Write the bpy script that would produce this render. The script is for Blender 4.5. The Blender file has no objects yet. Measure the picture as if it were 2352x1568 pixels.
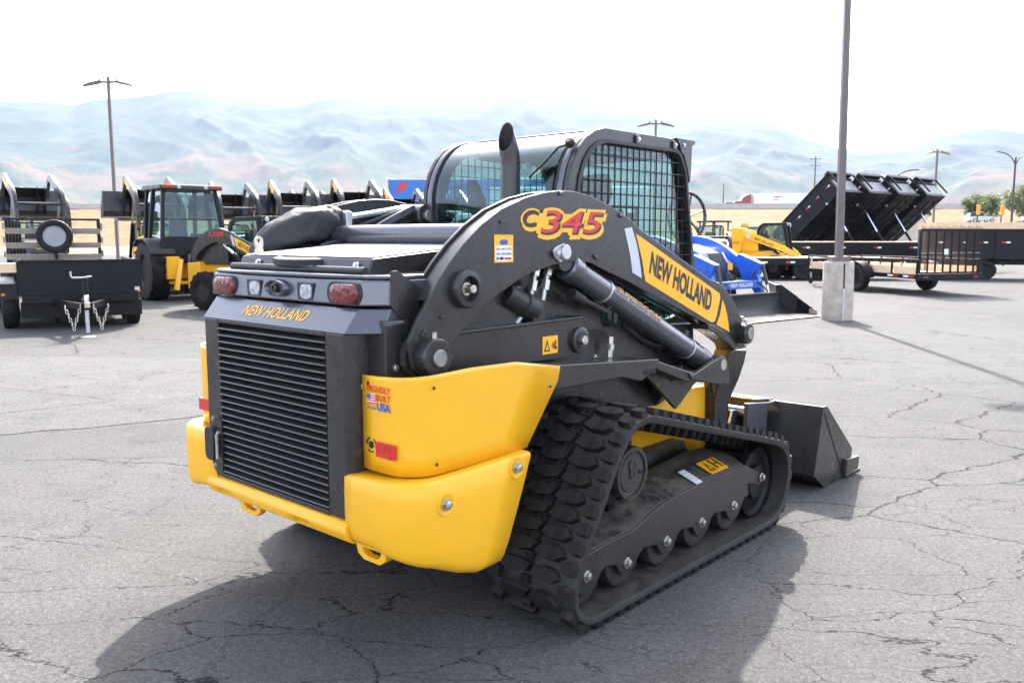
import bpy, bmesh, math, random
from mathutils import Vector, Matrix, Euler

scene = bpy.context.scene
COL = scene.collection
R = math.radians

# ------------------------------------------------------------------ camera
cam_d = bpy.data.cameras.new('camera')
cam = bpy.data.objects.new('camera', cam_d)
COL.objects.link(cam)
cam.location = (0, 0, 1.60)
cam.rotation_euler = (R(90 - 6.99), 0, 0)
cam_d.sensor_width = 22.3
cam_d.lens = 1950 / 2352 * 22.3
cam_d.clip_start = 0.05
cam_d.clip_end = 40000
cam_d.dof.use_dof = True
cam_d.dof.focus_distance = 3.9
cam_d.dof.aperture_fstop = 6.3
scene.camera = cam

# ------------------------------------------------------------------ sky and sun
SUN_EL, SUN_AZ = 42.0, 5.0          # azimuth measured from +Y towards +X
world = bpy.data.worlds.new('World')
scene.world = world
world.use_nodes = True
wn = world.node_tree.nodes
wl = world.node_tree.links
wn.clear()
sky = wn.new('ShaderNodeTexSky')
sky.sky_type = 'NISHITA'
sky.sun_disc = False
sky.sun_elevation = R(SUN_EL)
sky.sun_rotation = R(SUN_AZ)
sky.altitude = 1300
sky.air_density = 0.55
sky.dust_density = 7.0
sky.ozone_density = 0.3
bgn = wn.new('ShaderNodeBackground')
bgn.inputs['Strength'].default_value = 0.15
won = wn.new('ShaderNodeOutputWorld')
hsv = wn.new('ShaderNodeHueSaturation')
hsv.inputs['Saturation'].default_value = 0.5
wl.new(sky.outputs[0], hsv.inputs['Color'])
wl.new(hsv.outputs[0], bgn.inputs['Color'])
wl.new(bgn.outputs[0], won.inputs['Surface'])

sun_d = bpy.data.lights.new('sun', 'SUN')
sun_d.energy = 2.1
sun_d.angle = R(0.7)
sun_d.color = (1.0, 0.955, 0.89)
sun = bpy.data.objects.new('sun', sun_d)
COL.objects.link(sun)
_d = Vector((math.sin(R(SUN_AZ)) * math.cos(R(SUN_EL)), math.cos(R(SUN_AZ)) * math.cos(R(SUN_EL)), math.sin(R(SUN_EL))))
sun.rotation_euler = _d.to_track_quat('Z', 'Y').to_euler()
sun.location = (0, 0, 30)

vs = scene.view_settings
vs.view_transform = 'Standard'
vs.look = 'None'
vs.exposure = 2.88
vs.gamma = 1.0
vs.use_curve_mapping = False
scene.render.resolution_x = 1024
scene.render.resolution_y = 682
scene.cycles.max_bounces = 8
scene.cycles.transparent_max_bounces = 24
scene.cycles.volume_bounces = 0
scene.cycles.use_denoising = True

# ------------------------------------------------------------------ materials
MATS = {}


def node_mat(name):
    m = bpy.data.materials.new(name)
    m.use_nodes = True
    return m, m.node_tree.nodes, m.node_tree.links, m.node_tree.nodes['Principled BSDF']


def mat(name, col, rough=0.5, metal=0.0, var=0.12, scale=6.0, rvar=0.08, bump=0.0, bscale=300.0, coat=0.0,
        spec=0.5, dust=0.0, stretch=None):
    """painted / moulded surface: colour drift, roughness drift, fine relief and optional dust on upward faces"""
    m, n, l, b = node_mat(name)
    tc = n.new('ShaderNodeTexCoord')
    mp = n.new('ShaderNodeMapping')
    if stretch:
        mp.inputs['Scale'].default_value = stretch
    l.new(tc.outputs['Object'], mp.inputs['Vector'])
    nz = n.new('ShaderNodeTexNoise')
    nz.inputs['Scale'].default_value = scale
    nz.inputs['Detail'].default_value = 6
    nz.inputs['Roughness'].default_value = 0.65
    l.new(mp.outputs[0], nz.inputs['Vector'])
    mr = n.new('ShaderNodeMapRange')
    mr.inputs[1].default_value = 0.3
    mr.inputs[2].default_value = 0.7
    mr.inputs[3].default_value = 1 - var
    mr.inputs[4].default_value = 1 + var
    l.new(nz.outputs['Fac'], mr.inputs[0])
    mx = n.new('ShaderNodeVectorMath')
    mx.operation = 'SCALE'
    mx.inputs[0].default_value = col[:3]
    l.new(mr.outputs[0], mx.inputs['Scale'])
    colout = mx.outputs[0]
    r2 = n.new('ShaderNodeMapRange')
    r2.inputs[1].default_value = 0.3
    r2.inputs[2].default_value = 0.7
    r2.inputs[3].default_value = max(0.02, rough - rvar)
    r2.inputs[4].default_value = min(1.0, rough + rvar)
    l.new(nz.outputs['Fac'], r2.inputs[0])
    rout = r2.outputs[0]
    if dust > 0:
        g = n.new('ShaderNodeNewGeometry')
        sp = n.new('ShaderNodeSeparateXYZ')
        l.new(g.outputs['Normal'], sp.inputs[0])
        nd = n.new('ShaderNodeTexNoise')
        nd.inputs['Scale'].default_value = 14
        nd.inputs['Detail'].default_value = 8
        nd.inputs['Roughness'].default_value = 0.75
        l.new(tc.outputs['Object'], nd.inputs['Vector'])
        m1 = n.new('ShaderNodeMapRange')
        m1.inputs[1].default_value = 0.15
        m1.inputs[2].default_value = 0.95
        l.new(sp.outputs['Z'], m1.inputs[0])
        m2 = n.new('ShaderNodeMapRange')
        m2.inputs[1].default_value = 0.38
        m2.inputs[2].default_value = 0.68
        l.new(nd.outputs['Fac'], m2.inputs[0])
        mu = n.new('ShaderNodeMath')
        mu.operation = 'MULTIPLY'
        l.new(m1.outputs[0], mu.inputs[0])
        l.new(m2.outputs[0], mu.inputs[1])
        mu2 = n.new('ShaderNodeMath')
        mu2.operation = 'MULTIPLY'
        mu2.inputs[1].default_value = dust
        l.new(mu.outputs[0], mu2.inputs[0])
        mc = n.new('ShaderNodeMix')
        mc.data_type = 'RGBA'
        l.new(mu2.outputs[0], mc.inputs['Factor'])
        l.new(colout, mc.inputs['A'])
        mc.inputs['B'].default_value = (0.16, 0.135, 0.105, 1)
        colout = mc.outputs['Result']
        mr3 = n.new('ShaderNodeMath')
        mr3.operation = 'ADD'
        mr3.use_clamp = True
        l.new(rout, mr3.inputs[0])
        l.new(mu2.outputs[0], mr3.inputs[1])
        rout = mr3.outputs[0]
    l.new(colout, b.inputs['Base Color'])
    l.new(rout, b.inputs['Roughness'])
    b.inputs['Metallic'].default_value = metal
    b.inputs['Specular IOR Level'].default_value = spec
    if coat:
        b.inputs['Coat Weight'].default_value = coat
        b.inputs['Coat Roughness'].default_value = 0.08
    if bump:
        nb = n.new('ShaderNodeTexNoise')
        nb.inputs['Scale'].default_value = bscale
        nb.inputs['Detail'].default_value = 3
        l.new(mp.outputs[0], nb.inputs['Vector'])
        bp_ = n.new('ShaderNodeBump')
        bp_.inputs['Strength'].default_value = bump
        bp_.inputs['Distance'].default_value = 0.002
        l.new(nb.outputs['Fac'], bp_.inputs['Height'])
        l.new(bp_.outputs[0], b.inputs['Normal'])
    MATS[name] = m
    return m


mat('graphite', (0.025, 0.0242, 0.0240), 0.29, var=0.10, bump=0.06, bscale=500, spec=0.55, dust=0.10)
mat('graphite_gloss', (0.105, 0.108, 0.125), 0.30, metal=0.55, var=0.05, coat=0.5, dust=0.05)
mat('black_paint', (0.009, 0.009, 0.0105), 0.36, var=0.15, dust=0.06, spec=0.2)
mat('black_plastic', (0.015, 0.015, 0.016), 0.5, var=0.12, bump=0.15, bscale=700, dust=0.08)
mat('dark_void', (0.010, 0.010, 0.011), 0.8)
mat('yellow', (0.88, 0.45, 0.012), 0.32, var=0.03, rvar=0.05, coat=0.25, spec=0.5, dust=0.03)
mat('yellow_moulded', (0.89, 0.455, 0.013), 0.42, var=0.03, rvar=0.05, bump=0.05, bscale=600, dust=0.03)
mat('yellow_decal', (0.90, 0.45, 0.015), 0.35, var=0.03)
mat('rubber', (0.013, 0.0125, 0.012), 0.62, var=0.25, scale=18, bump=0.25, bscale=220, spec=0.25, dust=0.30)
mat('rubber_side', (0.022, 0.0215, 0.0205), 0.6, var=0.25, scale=30, bump=0.2, bscale=160, spec=0.4, dust=0.35,
    stretch=(1, 6, 1))
mat('frame_dirty', (0.028, 0.0265, 0.025), 0.42, var=0.3, scale=9, bump=0.1, dust=0.95)
mat('zinc', (0.55, 0.53, 0.46), 0.32, metal=0.9, var=0.15, scale=25)
mat('chrome', (0.75, 0.75, 0.76), 0.16, metal=1.0, var=0.05)
mat('steel_plate', (0.30, 0.29, 0.28), 0.42, metal=0.8, var=0.2, scale=20)
mat('cutting_edge', (0.50, 0.40, 0.32), 0.45, metal=0.5, var=0.3, scale=12)
mat('grip_plate', (0.50, 0.48, 0.46), 0.5, metal=0.0, var=0.25, scale=240, bump=1.0, bscale=260)
mat('black_print', (0.012, 0.012, 0.013), 0.4)
mat('red_print', (0.62, 0.018, 0.014), 0.35, var=0.05)
mat('blue_print', (0.03, 0.09, 0.42), 0.4)
mat('white_print', (0.78, 0.78, 0.76), 0.4, var=0.03)
mat('panel_grey', (0.20, 0.20, 0.215), 0.4, var=0.25, scale=2)
mat('rim_grey', (0.30, 0.30, 0.31), 0.4, var=0.1)
mat('grey_print', (0.55, 0.55, 0.62), 0.4, var=0.05)
mat('seat_fabric', (0.05, 0.05, 0.055), 0.8, bump=0.3, bscale=300)
mat('plastic_wrap', (0.42, 0.44, 0.45), 0.25, var=0.4, scale=30, bump=0.8, bscale=40)
mat('canvas', (0.020, 0.020, 0.023), 0.68, var=0.25, scale=7, bump=0.5, bscale=25)
mat('blue_paint', (0.022, 0.115, 0.52), 0.30, var=0.05, coat=0.35)
mat('wood_new', (0.74, 0.54, 0.35), 0.7, var=0.25, scale=3, stretch=(1, 14, 14), bump=0.2)
mat('wood_old', (0.25, 0.215, 0.18), 0.8, var=0.35, scale=3, stretch=(2, 14, 14), bump=0.4)
mat('concrete', (0.43, 0.37, 0.305), 0.85, var=0.30, scale=5, bump=0.5, bscale=60)
mat('concrete_pale', (0.42, 0.40, 0.37), 0.85, var=0.15, scale=0.6, bump=0.2)
mat('pole_brown', (0.13, 0.105, 0.098), 0.45, var=0.15)
mat('pole_dark', (0.03, 0.032, 0.036), 0.45, var=0.15)
mat('pole_wood', (0.16, 0.12, 0.09), 0.85, var=0.3)
mat('galvanised', (0.50, 0.51, 0.52), 0.4, metal=0.7, var=0.15)
mat('white_paint', (0.76, 0.76, 0.75), 0.35, var=0.05)
mat('silver_paint', (0.45, 0.46, 0.48), 0.3, metal=0.4, var=0.05)
mat('maroon_paint', (0.20, 0.012, 0.016), 0.3, coat=0.4)
mat('orange_lens', (0.75, 0.14, 0.01), 0.2, coat=0.5)
mat('primer_white', (0.60, 0.58, 0.55), 0.55, var=0.1)
mat('signal_yellow', (0.70, 0.36, 0.01), 0.4)
mat('far_blue', (0.03, 0.16, 0.50), 0.4)
mat('fleece_leather', (0.03, 0.03, 0.033), 0.5)


def lens_mat(name, col):
    m, n, l, b = node_mat(name)
    tc = n.new('ShaderNodeTexCoord')
    v = n.new('ShaderNodeTexVoronoi')
    v.inputs['Scale'].default_value = 55
    l.new(tc.outputs['Object'], v.inputs['Vector'])
    bp_ = n.new('ShaderNodeBump')
    bp_.inputs['Strength'].default_value = 0.6
    bp_.inputs['Distance'].default_value = 0.004
    l.new(v.outputs['Distance'], bp_.inputs['Height'])
    mr = n.new('ShaderNodeMapRange')
    mr.inputs[3].default_value = 1.5
    mr.inputs[4].default_value = 0.5
    l.new(v.outputs['Distance'], mr.inputs[0])
    mx = n.new('ShaderNodeVectorMath')
    mx.operation = 'SCALE'
    mx.inputs[0].default_value = col
    l.new(mr.outputs[0], mx.inputs['Scale'])
    l.new(mx.outputs[0], b.inputs['Base Color'])
    b.inputs['Roughness'].default_value = 0.25
    b.inputs['Coat Weight'].default_value = 0.5
    b.inputs['Coat Roughness'].default_value = 0.05
    l.new(bp_.outputs[0], b.inputs['Normal'])
    MATS[name] = m


lens_mat('red_lens', (0.13, 0.002, 0.004))
lens_mat('red_reflector', (0.60, 0.012, 0.010))
lens_mat('clear_lens', (0.42, 0.42, 0.44))


def glass_mat(name, tint, refl=0.9):
    m = bpy.data.materials.new(name)
    m.use_nodes = True
    n = m.node_tree.nodes
    l = m.node_tree.links
    n.clear()
    o = n.new('ShaderNodeOutputMaterial')
    t = n.new('ShaderNodeBsdfTransparent')
    t.inputs[0].default_value = (*tint, 1)
    g = n.new('ShaderNodeBsdfGlossy')
    g.inputs['Roughness'].default_value = 0.03
    g.inputs['Color'].default_value = (refl, refl, refl, 1)
    lw = n.new('ShaderNodeLayerWeight')
    lw.inputs['Blend'].default_value = 0.5
    pw = n.new('ShaderNodeMath')
    pw.operation = 'POWER'
    pw.inputs[1].default_value = 4.0
    l.new(lw.outputs['Facing'], pw.inputs[0])
    f = n.new('ShaderNodeMapRange')
    f.inputs[3].default_value = 0.045
    f.inputs[4].default_value = 0.9
    l.new(pw.outputs[0], f.inputs[0])
    tc = n.new('ShaderNodeTexCoord')
    nz = n.new('ShaderNodeTexNoise')
    nz.inputs['Scale'].default_value = 3.0
    l.new(tc.outputs['Object'], nz.inputs['Vector'])
    bp_ = n.new('ShaderNodeBump')
    bp_.inputs['Strength'].default_value = 0.03
    l.new(nz.outputs['Fac'], bp_.inputs['Height'])
    l.new(bp_.outputs[0], g.inputs['Normal'])
    mx = n.new('ShaderNodeMixShader')
    l.new(f.outputs[0], mx.inputs[0])
    l.new(t.outputs[0], mx.inputs[1])
    l.new(g.outputs[0], mx.inputs[2])
    l.new(mx.outputs[0], o.inputs['Surface'])
    MATS[name] = m


glass_mat('glass', (0.66, 0.80, 0.79))
glass_mat('glass_dark', (0.33, 0.46, 0.46))

# ------------------------------------------------------------------ mesh helpers


class B:
    """collects shapes, then links them as one mesh object"""

    def __init__(self):
        self.v = []
        self.f = []
        self.M = None

    def add(self, vs_, fs):
        o = len(self.v)
        if self.M is not None:
            vs_ = [tuple(self.M @ Vector(p)) for p in vs_]
        self.v += [tuple(p) for p in vs_]
        self.f += [tuple(i + o for i in f) for f in fs]
        return self

    def box(self, x0, x1, y0, y1, z0, z1, T=None):
        p = [(x, y, z) for x in (x0, x1) for y in (y0, y1) for z in (z0, z1)]
        if T is not None:
            p = [tuple(T @ Vector(q)) for q in p]
        return self.add(p, [(0, 1, 3, 2), (4, 6, 7, 5), (0, 4, 5, 1), (2, 3, 7, 6), (0, 2, 6, 4), (1, 5, 7, 3)])

    def cbox(self, c, s, rot=(0, 0, 0)):
        T = Matrix.Translation(c) @ Euler(rot).to_matrix().to_4x4()
        return self.box(-s[0] / 2, s[0] / 2, -s[1] / 2, s[1] / 2, -s[2] / 2, s[2] / 2, T)

    def prism(self, pts, axis, a0, a1):
        """polygon swept along an axis; axis 'x': pts are (y,z); 'y': (x,z); 'z': (x,y)"""
        k = len(pts)

        def P(p, a):
            return {'x': (a, p[0], p[1]), 'y': (p[0], a, p[1]), 'z': (p[0], p[1], a)}[axis]
        vs_ = [P(p, a0) for p in pts] + [P(p, a1) for p in pts]
        fs = [tuple(range(k)), tuple(range(2 * k - 1, k - 1, -1))]
        fs += [(i, (i + 1) % k, k + (i + 1) % k, k + i) for i in range(k)]
        return self.add(vs_, fs)

    def loft(self, rings, closed=True, cap=True):
        k = len(rings[0])
        vs_ = [p for r in rings for p in r]
        fs = []
        e = k if closed else k - 1
        for j in range(len(rings) - 1):
            for i in range(e):
                fs.append((j * k + i, j * k + (i + 1) % k, (j + 1) * k + (i + 1) % k, (j + 1) * k + i))
        if cap and closed:
            fs.append(tuple(range(k - 1, -1, -1)))
            fs.append(tuple((len(rings) - 1) * k + i for i in range(k)))
        return self.add(vs_, fs)

    def tube(self, p0, p1, r0, r1=None, n=16, cap=True):
        r1 = r0 if r1 is None else r1
        p0, p1 = Vector(p0), Vector(p1)
        d = (p1 - p0).normalized()
        a = d.orthogonal().normalized()
        b = d.cross(a)
        rings = [[p + (a * math.cos(t) + b * math.sin(t)) * r for t in [2 * math.pi * i / n for i in range(n)]]
                 for p, r in ((p0, r0), (p1, r1))]
        return self.loft(rings, True, cap)

    def pipe(self, pts, r, n=8, closed=False):
        pts = [Vector(p) for p in pts]
        k = len(pts)
        rings = []
        prev = None
        for i, p in enumerate(pts):
            if closed:
                d = (pts[(i + 1) % k] - pts[i - 1]).normalized()
            else:
                d = (pts[min(i + 1, k - 1)] - pts[max(i - 1, 0)]).normalized()
            if prev is None:
                a = d.orthogonal().normalized()
            else:
                a = (prev - d * prev.dot(d)).normalized()
            prev = a
            b = d.cross(a)
            rr = r[i] if isinstance(r, (list, tuple)) else r
            rings.append([p + (a * math.cos(t) + b * math.sin(t)) * rr for t in [2 * math.pi * j / n for j in range(n)]])
        if closed:
            rings.append(rings[0])
            return self.loft(rings, True, False)
        return self.loft(rings, True, True)

    def lathe(self, prof, o, axis, n=24, cap=True):
        """prof: (radius, distance along axis)"""
        o = Vector(o)
        d = Vector(axis).normalized()
        a = d.orthogonal().normalized()
        b = d.cross(a)
        rings = [[o + d * h + (a * math.cos(t) + b * math.sin(t)) * max(r, 1e-4) for t in
                  [2 * math.pi * i / n for i in range(n)]] for r, h in prof]
        return self.loft(rings, True, cap)

    def bar(self, p0, p1, w, h, up=(0, 0, 1)):
        p0, p1 = Vector(p0), Vector(p1)
        d = (p1 - p0).normalized()
        u = Vector(up)
        s = d.cross(u)
        if s.length < 1e-4:
            s = d.orthogonal()
        s.normalize()
        u = s.cross(d)
        rings = [[p + s * a * w / 2 + u * b * h / 2 for a, b in ((-1, -1), (1, -1), (1, 1), (-1, 1))] for p in (p0, p1)]
        return self.loft(rings)

    def ring(self, outer, inner, axis, a0, a1, n=72, c=None):
        """plate with an opening: both outlines sampled by angle about a shared centre"""
        if c is None:
            c = (sum(p[0] for p in inner) / len(inner), sum(p[1] for p in inner) / len(inner))
        angs = sorted({round(math.atan2(p[1] - c[1], p[0] - c[0]), 5) for p in list(outer) + list(inner)} |
                      {round(-math.pi + 2 * math.pi * (i + .5) / n, 5) for i in range(n)})

        def hit(poly, t):
            dx, dy = math.cos(t), math.sin(t)
            best = 0
            for i in range(len(poly)):
                ax, ay = poly[i][0] - c[0], poly[i][1] - c[1]
                ex, ey = poly[(i + 1) % len(poly)][0] - poly[i][0], poly[(i + 1) % len(poly)][1] - poly[i][1]
                den = dx * ey - dy * ex
                if abs(den) < 1e-12:
                    continue
                s = (ax * ey - ay * ex) / den
                u = (ax * dy - ay * dx) / den
                if s > 0 and -1e-6 <= u <= 1 + 1e-6:
                    best = max(best, s)
            return (c[0] + dx * best, c[1] + dy * best)
        O = [hit(outer, t) for t in angs]
        I = [hit(inner, t) for t in angs]
        k = len(angs)

        def P(p, a):
            return {'x': (a, p[0], p[1]), 'y': (p[0], a, p[1]), 'z': (p[0], p[1], a)}[axis]
        vs_ = [P(p, a0) for p in O] + [P(p, a0) for p in I] + [P(p, a1) for p in O] + [P(p, a1) for p in I]
        fs = []
        for i in range(k):
            j = (i + 1) % k
            fs += [(i, j, k + j, k + i), (2 * k + i, 3 * k + i, 3 * k + j, 2 * k + j),
                   (i, 2 * k + i, 2 * k + j, j), (k + i, k + j, 3 * k + j, 3 * k + i)]
        return self.add(vs_, fs)

    def mesh(self, name, smooth=40, recalc=True):
        me = bpy.data.meshes.new(name)
        me.from_pydata(self.v, [], self.f)
        if recalc:
            bm = bmesh.new()
            bm.from_mesh(me)
            bmesh.ops.remove_doubles(bm, verts=bm.verts, dist=1e-5)
            bmesh.ops.recalc_face_normals(bm, faces=bm.faces)
            bm.to_mesh(me)
            bm.free()
        if smooth:
            me.polygons.foreach_set('use_smooth', [True] * len(me.polygons))
            me.set_sharp_from_angle(angle=R(smooth))
        me.update()
        return me

    def build(self, name, m, parent=None, bevel=0.0, smooth=40, solid=0.0, seg=2):
        me = self.mesh(name, smooth)
        return place(name, me, m, parent, bevel, solid, seg)


def place(name, me, m=None, parent=None, bevel=0.0, solid=0.0, seg=2):
    o = bpy.data.objects.new(name, me)
    COL.objects.link(o)
    if m is not None and not me.materials:
        me.materials.append(MATS[m])
    if parent is not None:
        o.parent = parent
    if solid:
        s = o.modifiers.new('thickness', 'SOLIDIFY')
        s.thickness = solid
        s.offset = -1
    if bevel:
        b = o.modifiers.new('edges', 'BEVEL')
        b.width = bevel
        b.segments = seg
        b.limit_method = 'ANGLE'
        b.angle_limit = R(38)
        b.harden_normals = True
    return o


def tag(o, label=None, cat=None, group=None, kind=None):
    if label:
        o['label'] = label
    if cat:
        o['category'] = cat
    if group:
        o['group'] = group
    if kind:
        o['kind'] = kind
    return o


def thing(name, loc, rz=0.0, label=None, cat=None, group=None):
    o = bpy.data.objects.new(name, None)
    o.empty_display_size = 0.3
    COL.objects.link(o)
    o.location = loc
    o.rotation_euler = (0, 0, rz)
    return tag(o, label, cat, group)


def copy_tree(o, parent=None):
    c = o.copy()
    COL.objects.link(c)
    c.parent = parent
    for ch in o.children:
        copy_tree(ch, c)
    return c


def rect_round(w, h, r, k=5, cx=0.0, cy=0.0):
    pts = []
    for sx, sy, a0 in ((1, 1, 0), (-1, 1, 90), (-1, -1, 180), (1, -1, 270)):
        for i in range(k + 1):
            t = R(a0 + 90 * i / k)
            pts.append((cx + sx * (w / 2 - r) + r * math.cos(t), cy + sy * (h / 2 - r) + r * math.sin(t)))
    return pts


def smooth_closed(pts, sub=6):
    out = []
    k = len(pts)
    for i in range(k):
        p0, p1, p2, p3 = [Vector((*pts[(i + j) % k], 0)) for j in (-1, 0, 1, 2)]
        for s in range(sub):
            t = s / sub
            q = 0.5 * ((2 * p1) + (p2 - p0) * t + (2 * p0 - 5 * p1 + 4 * p2 - p3) * t * t + (3 * p1 - p0 - 3 * p2 + p3) * t ** 3)
            out.append((q.x, q.y))
    return out


def smooth_open(pts, sub=5):
    out = []
    k = len(pts)
    d = len(pts[0])
    V = [Vector(tuple(p) + (0,) * (3 - d)) for p in pts]
    for i in range(k - 1):
        p0, p1, p2, p3 = V[max(i - 1, 0)], V[i], V[i + 1], V[min(i + 2, k - 1)]
        for s in range(sub):
            t = s / sub
            q = 0.5 * ((2 * p1) + (p2 - p0) * t + (2 * p0 - 5 * p1 + 4 * p2 - p3) * t * t + (3 * p1 - p0 - 3 * p2 + p3) * t ** 3)
            out.append(tuple(q)[:d])
    out.append(tuple(V[-1])[:d])
    return out


_text_cache = {}


def text_mesh(s, bold=0.0, shear=0.0, spacing=1.0, res=3):
    """lettering outline as a flat mesh with unit cap height, its left lower corner at the origin; returns mesh and width"""
    key = (s, bold, shear, spacing)
    if key in _text_cache:
        return _text_cache[key]
    cu = bpy.data.curves.new('lettering', 'FONT')
    cu.body = s
    cu.size = 1.0
    cu.offset = bold
    cu.shear = shear
    cu.space_character = spacing
    cu.resolution_u = res
    ob = bpy.data.objects.new('lettering_source', cu)
    me = bpy.data.meshes.new_from_object(ob)
    bpy.data.objects.remove(ob)
    xs = [v.co.x for v in me.vertices]
    ys = [v.co.y for v in me.vertices]
    x0, x1, y0, y1 = min(xs), max(xs), min(ys), max(ys)
    vs_ = [((v.co.x - x0), (v.co.y - y0), 0) for v in me.vertices]
    fs = [tuple(p.vertices) for p in me.polygons]
    bpy.data.meshes.remove(me)
    _text_cache[key] = (vs_, fs, x1 - x0, y1 - y0)
    return _text_cache[key]


def lettering(s, o, xd, yd, width, height, m, parent, bold=0.0, shear=0.0, spacing=1.0, name='lettering', lift=0.0):
    vs_, fs, w, h = text_mesh(s, bold, shear, spacing)
    o, xd, yd = Vector(o), Vector(xd).normalized(), Vector(yd).normalized()
    nrm = xd.cross(yd).normalized()
    b = B()
    b.add([o + xd * (v[0] / w * width) + yd * (v[1] / h * height) + nrm * lift for v in vs_], fs)
    me = b.mesh(name, 0, recalc=False)
    return place(name, me, m, parent)


def panel(pts, o, xd, yd, m, parent, name, thick=0.002, lift=0.0):
    """thin printed plate: outline pts in the (xd, yd) frame at o"""
    o, xd, yd = Vector(o), Vector(xd).normalized(), Vector(yd).normalized()
    nrm = xd.cross(yd).normalized()
    k = len(pts)
    b = B()
    b.add([o + xd * p[0] + yd * p[1] + nrm * (lift - thick) for p in pts] + [o + xd * p[0] + yd * p[1] + nrm * lift for p in pts],
          [tuple(range(k - 1, -1, -1)), tuple(range(k, 2 * k))] + [(i, (i + 1) % k, k + (i + 1) % k, k + i) for i in range(k)])
    return b.build(name, m, parent, smooth=0)


def bolt(c, axis, r, parent, m='zinc', name='bolt', h=None):
    h = h or r * 0.9
    b = B()
    b.lathe([(r * 1.45, 0), (r * 1.45, h * .25), (r * 1.4, h * .3)], c, axis, 14)
    d = Vector(axis).normalized()
    b.lathe([(r, 0), (r, h * .9), (r * .8, h)], Vector(c) + d * h * .28, axis, 6)
    return b.build(name, m, parent, smooth=30)

# ------------------------------------------------------------------ ground, lot, embankment, mountains, air
def ray_dir(px, py):
    """direction through a picture point given on a 2352 x 1568 grid"""
    x = (px - 1176) / 1950
    y = -(py - 784) / 1950
    c, s = math.cos(R(6.99)), math.sin(R(6.99))
    return Vector((x, c + y * s, -s + y * c))


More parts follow.
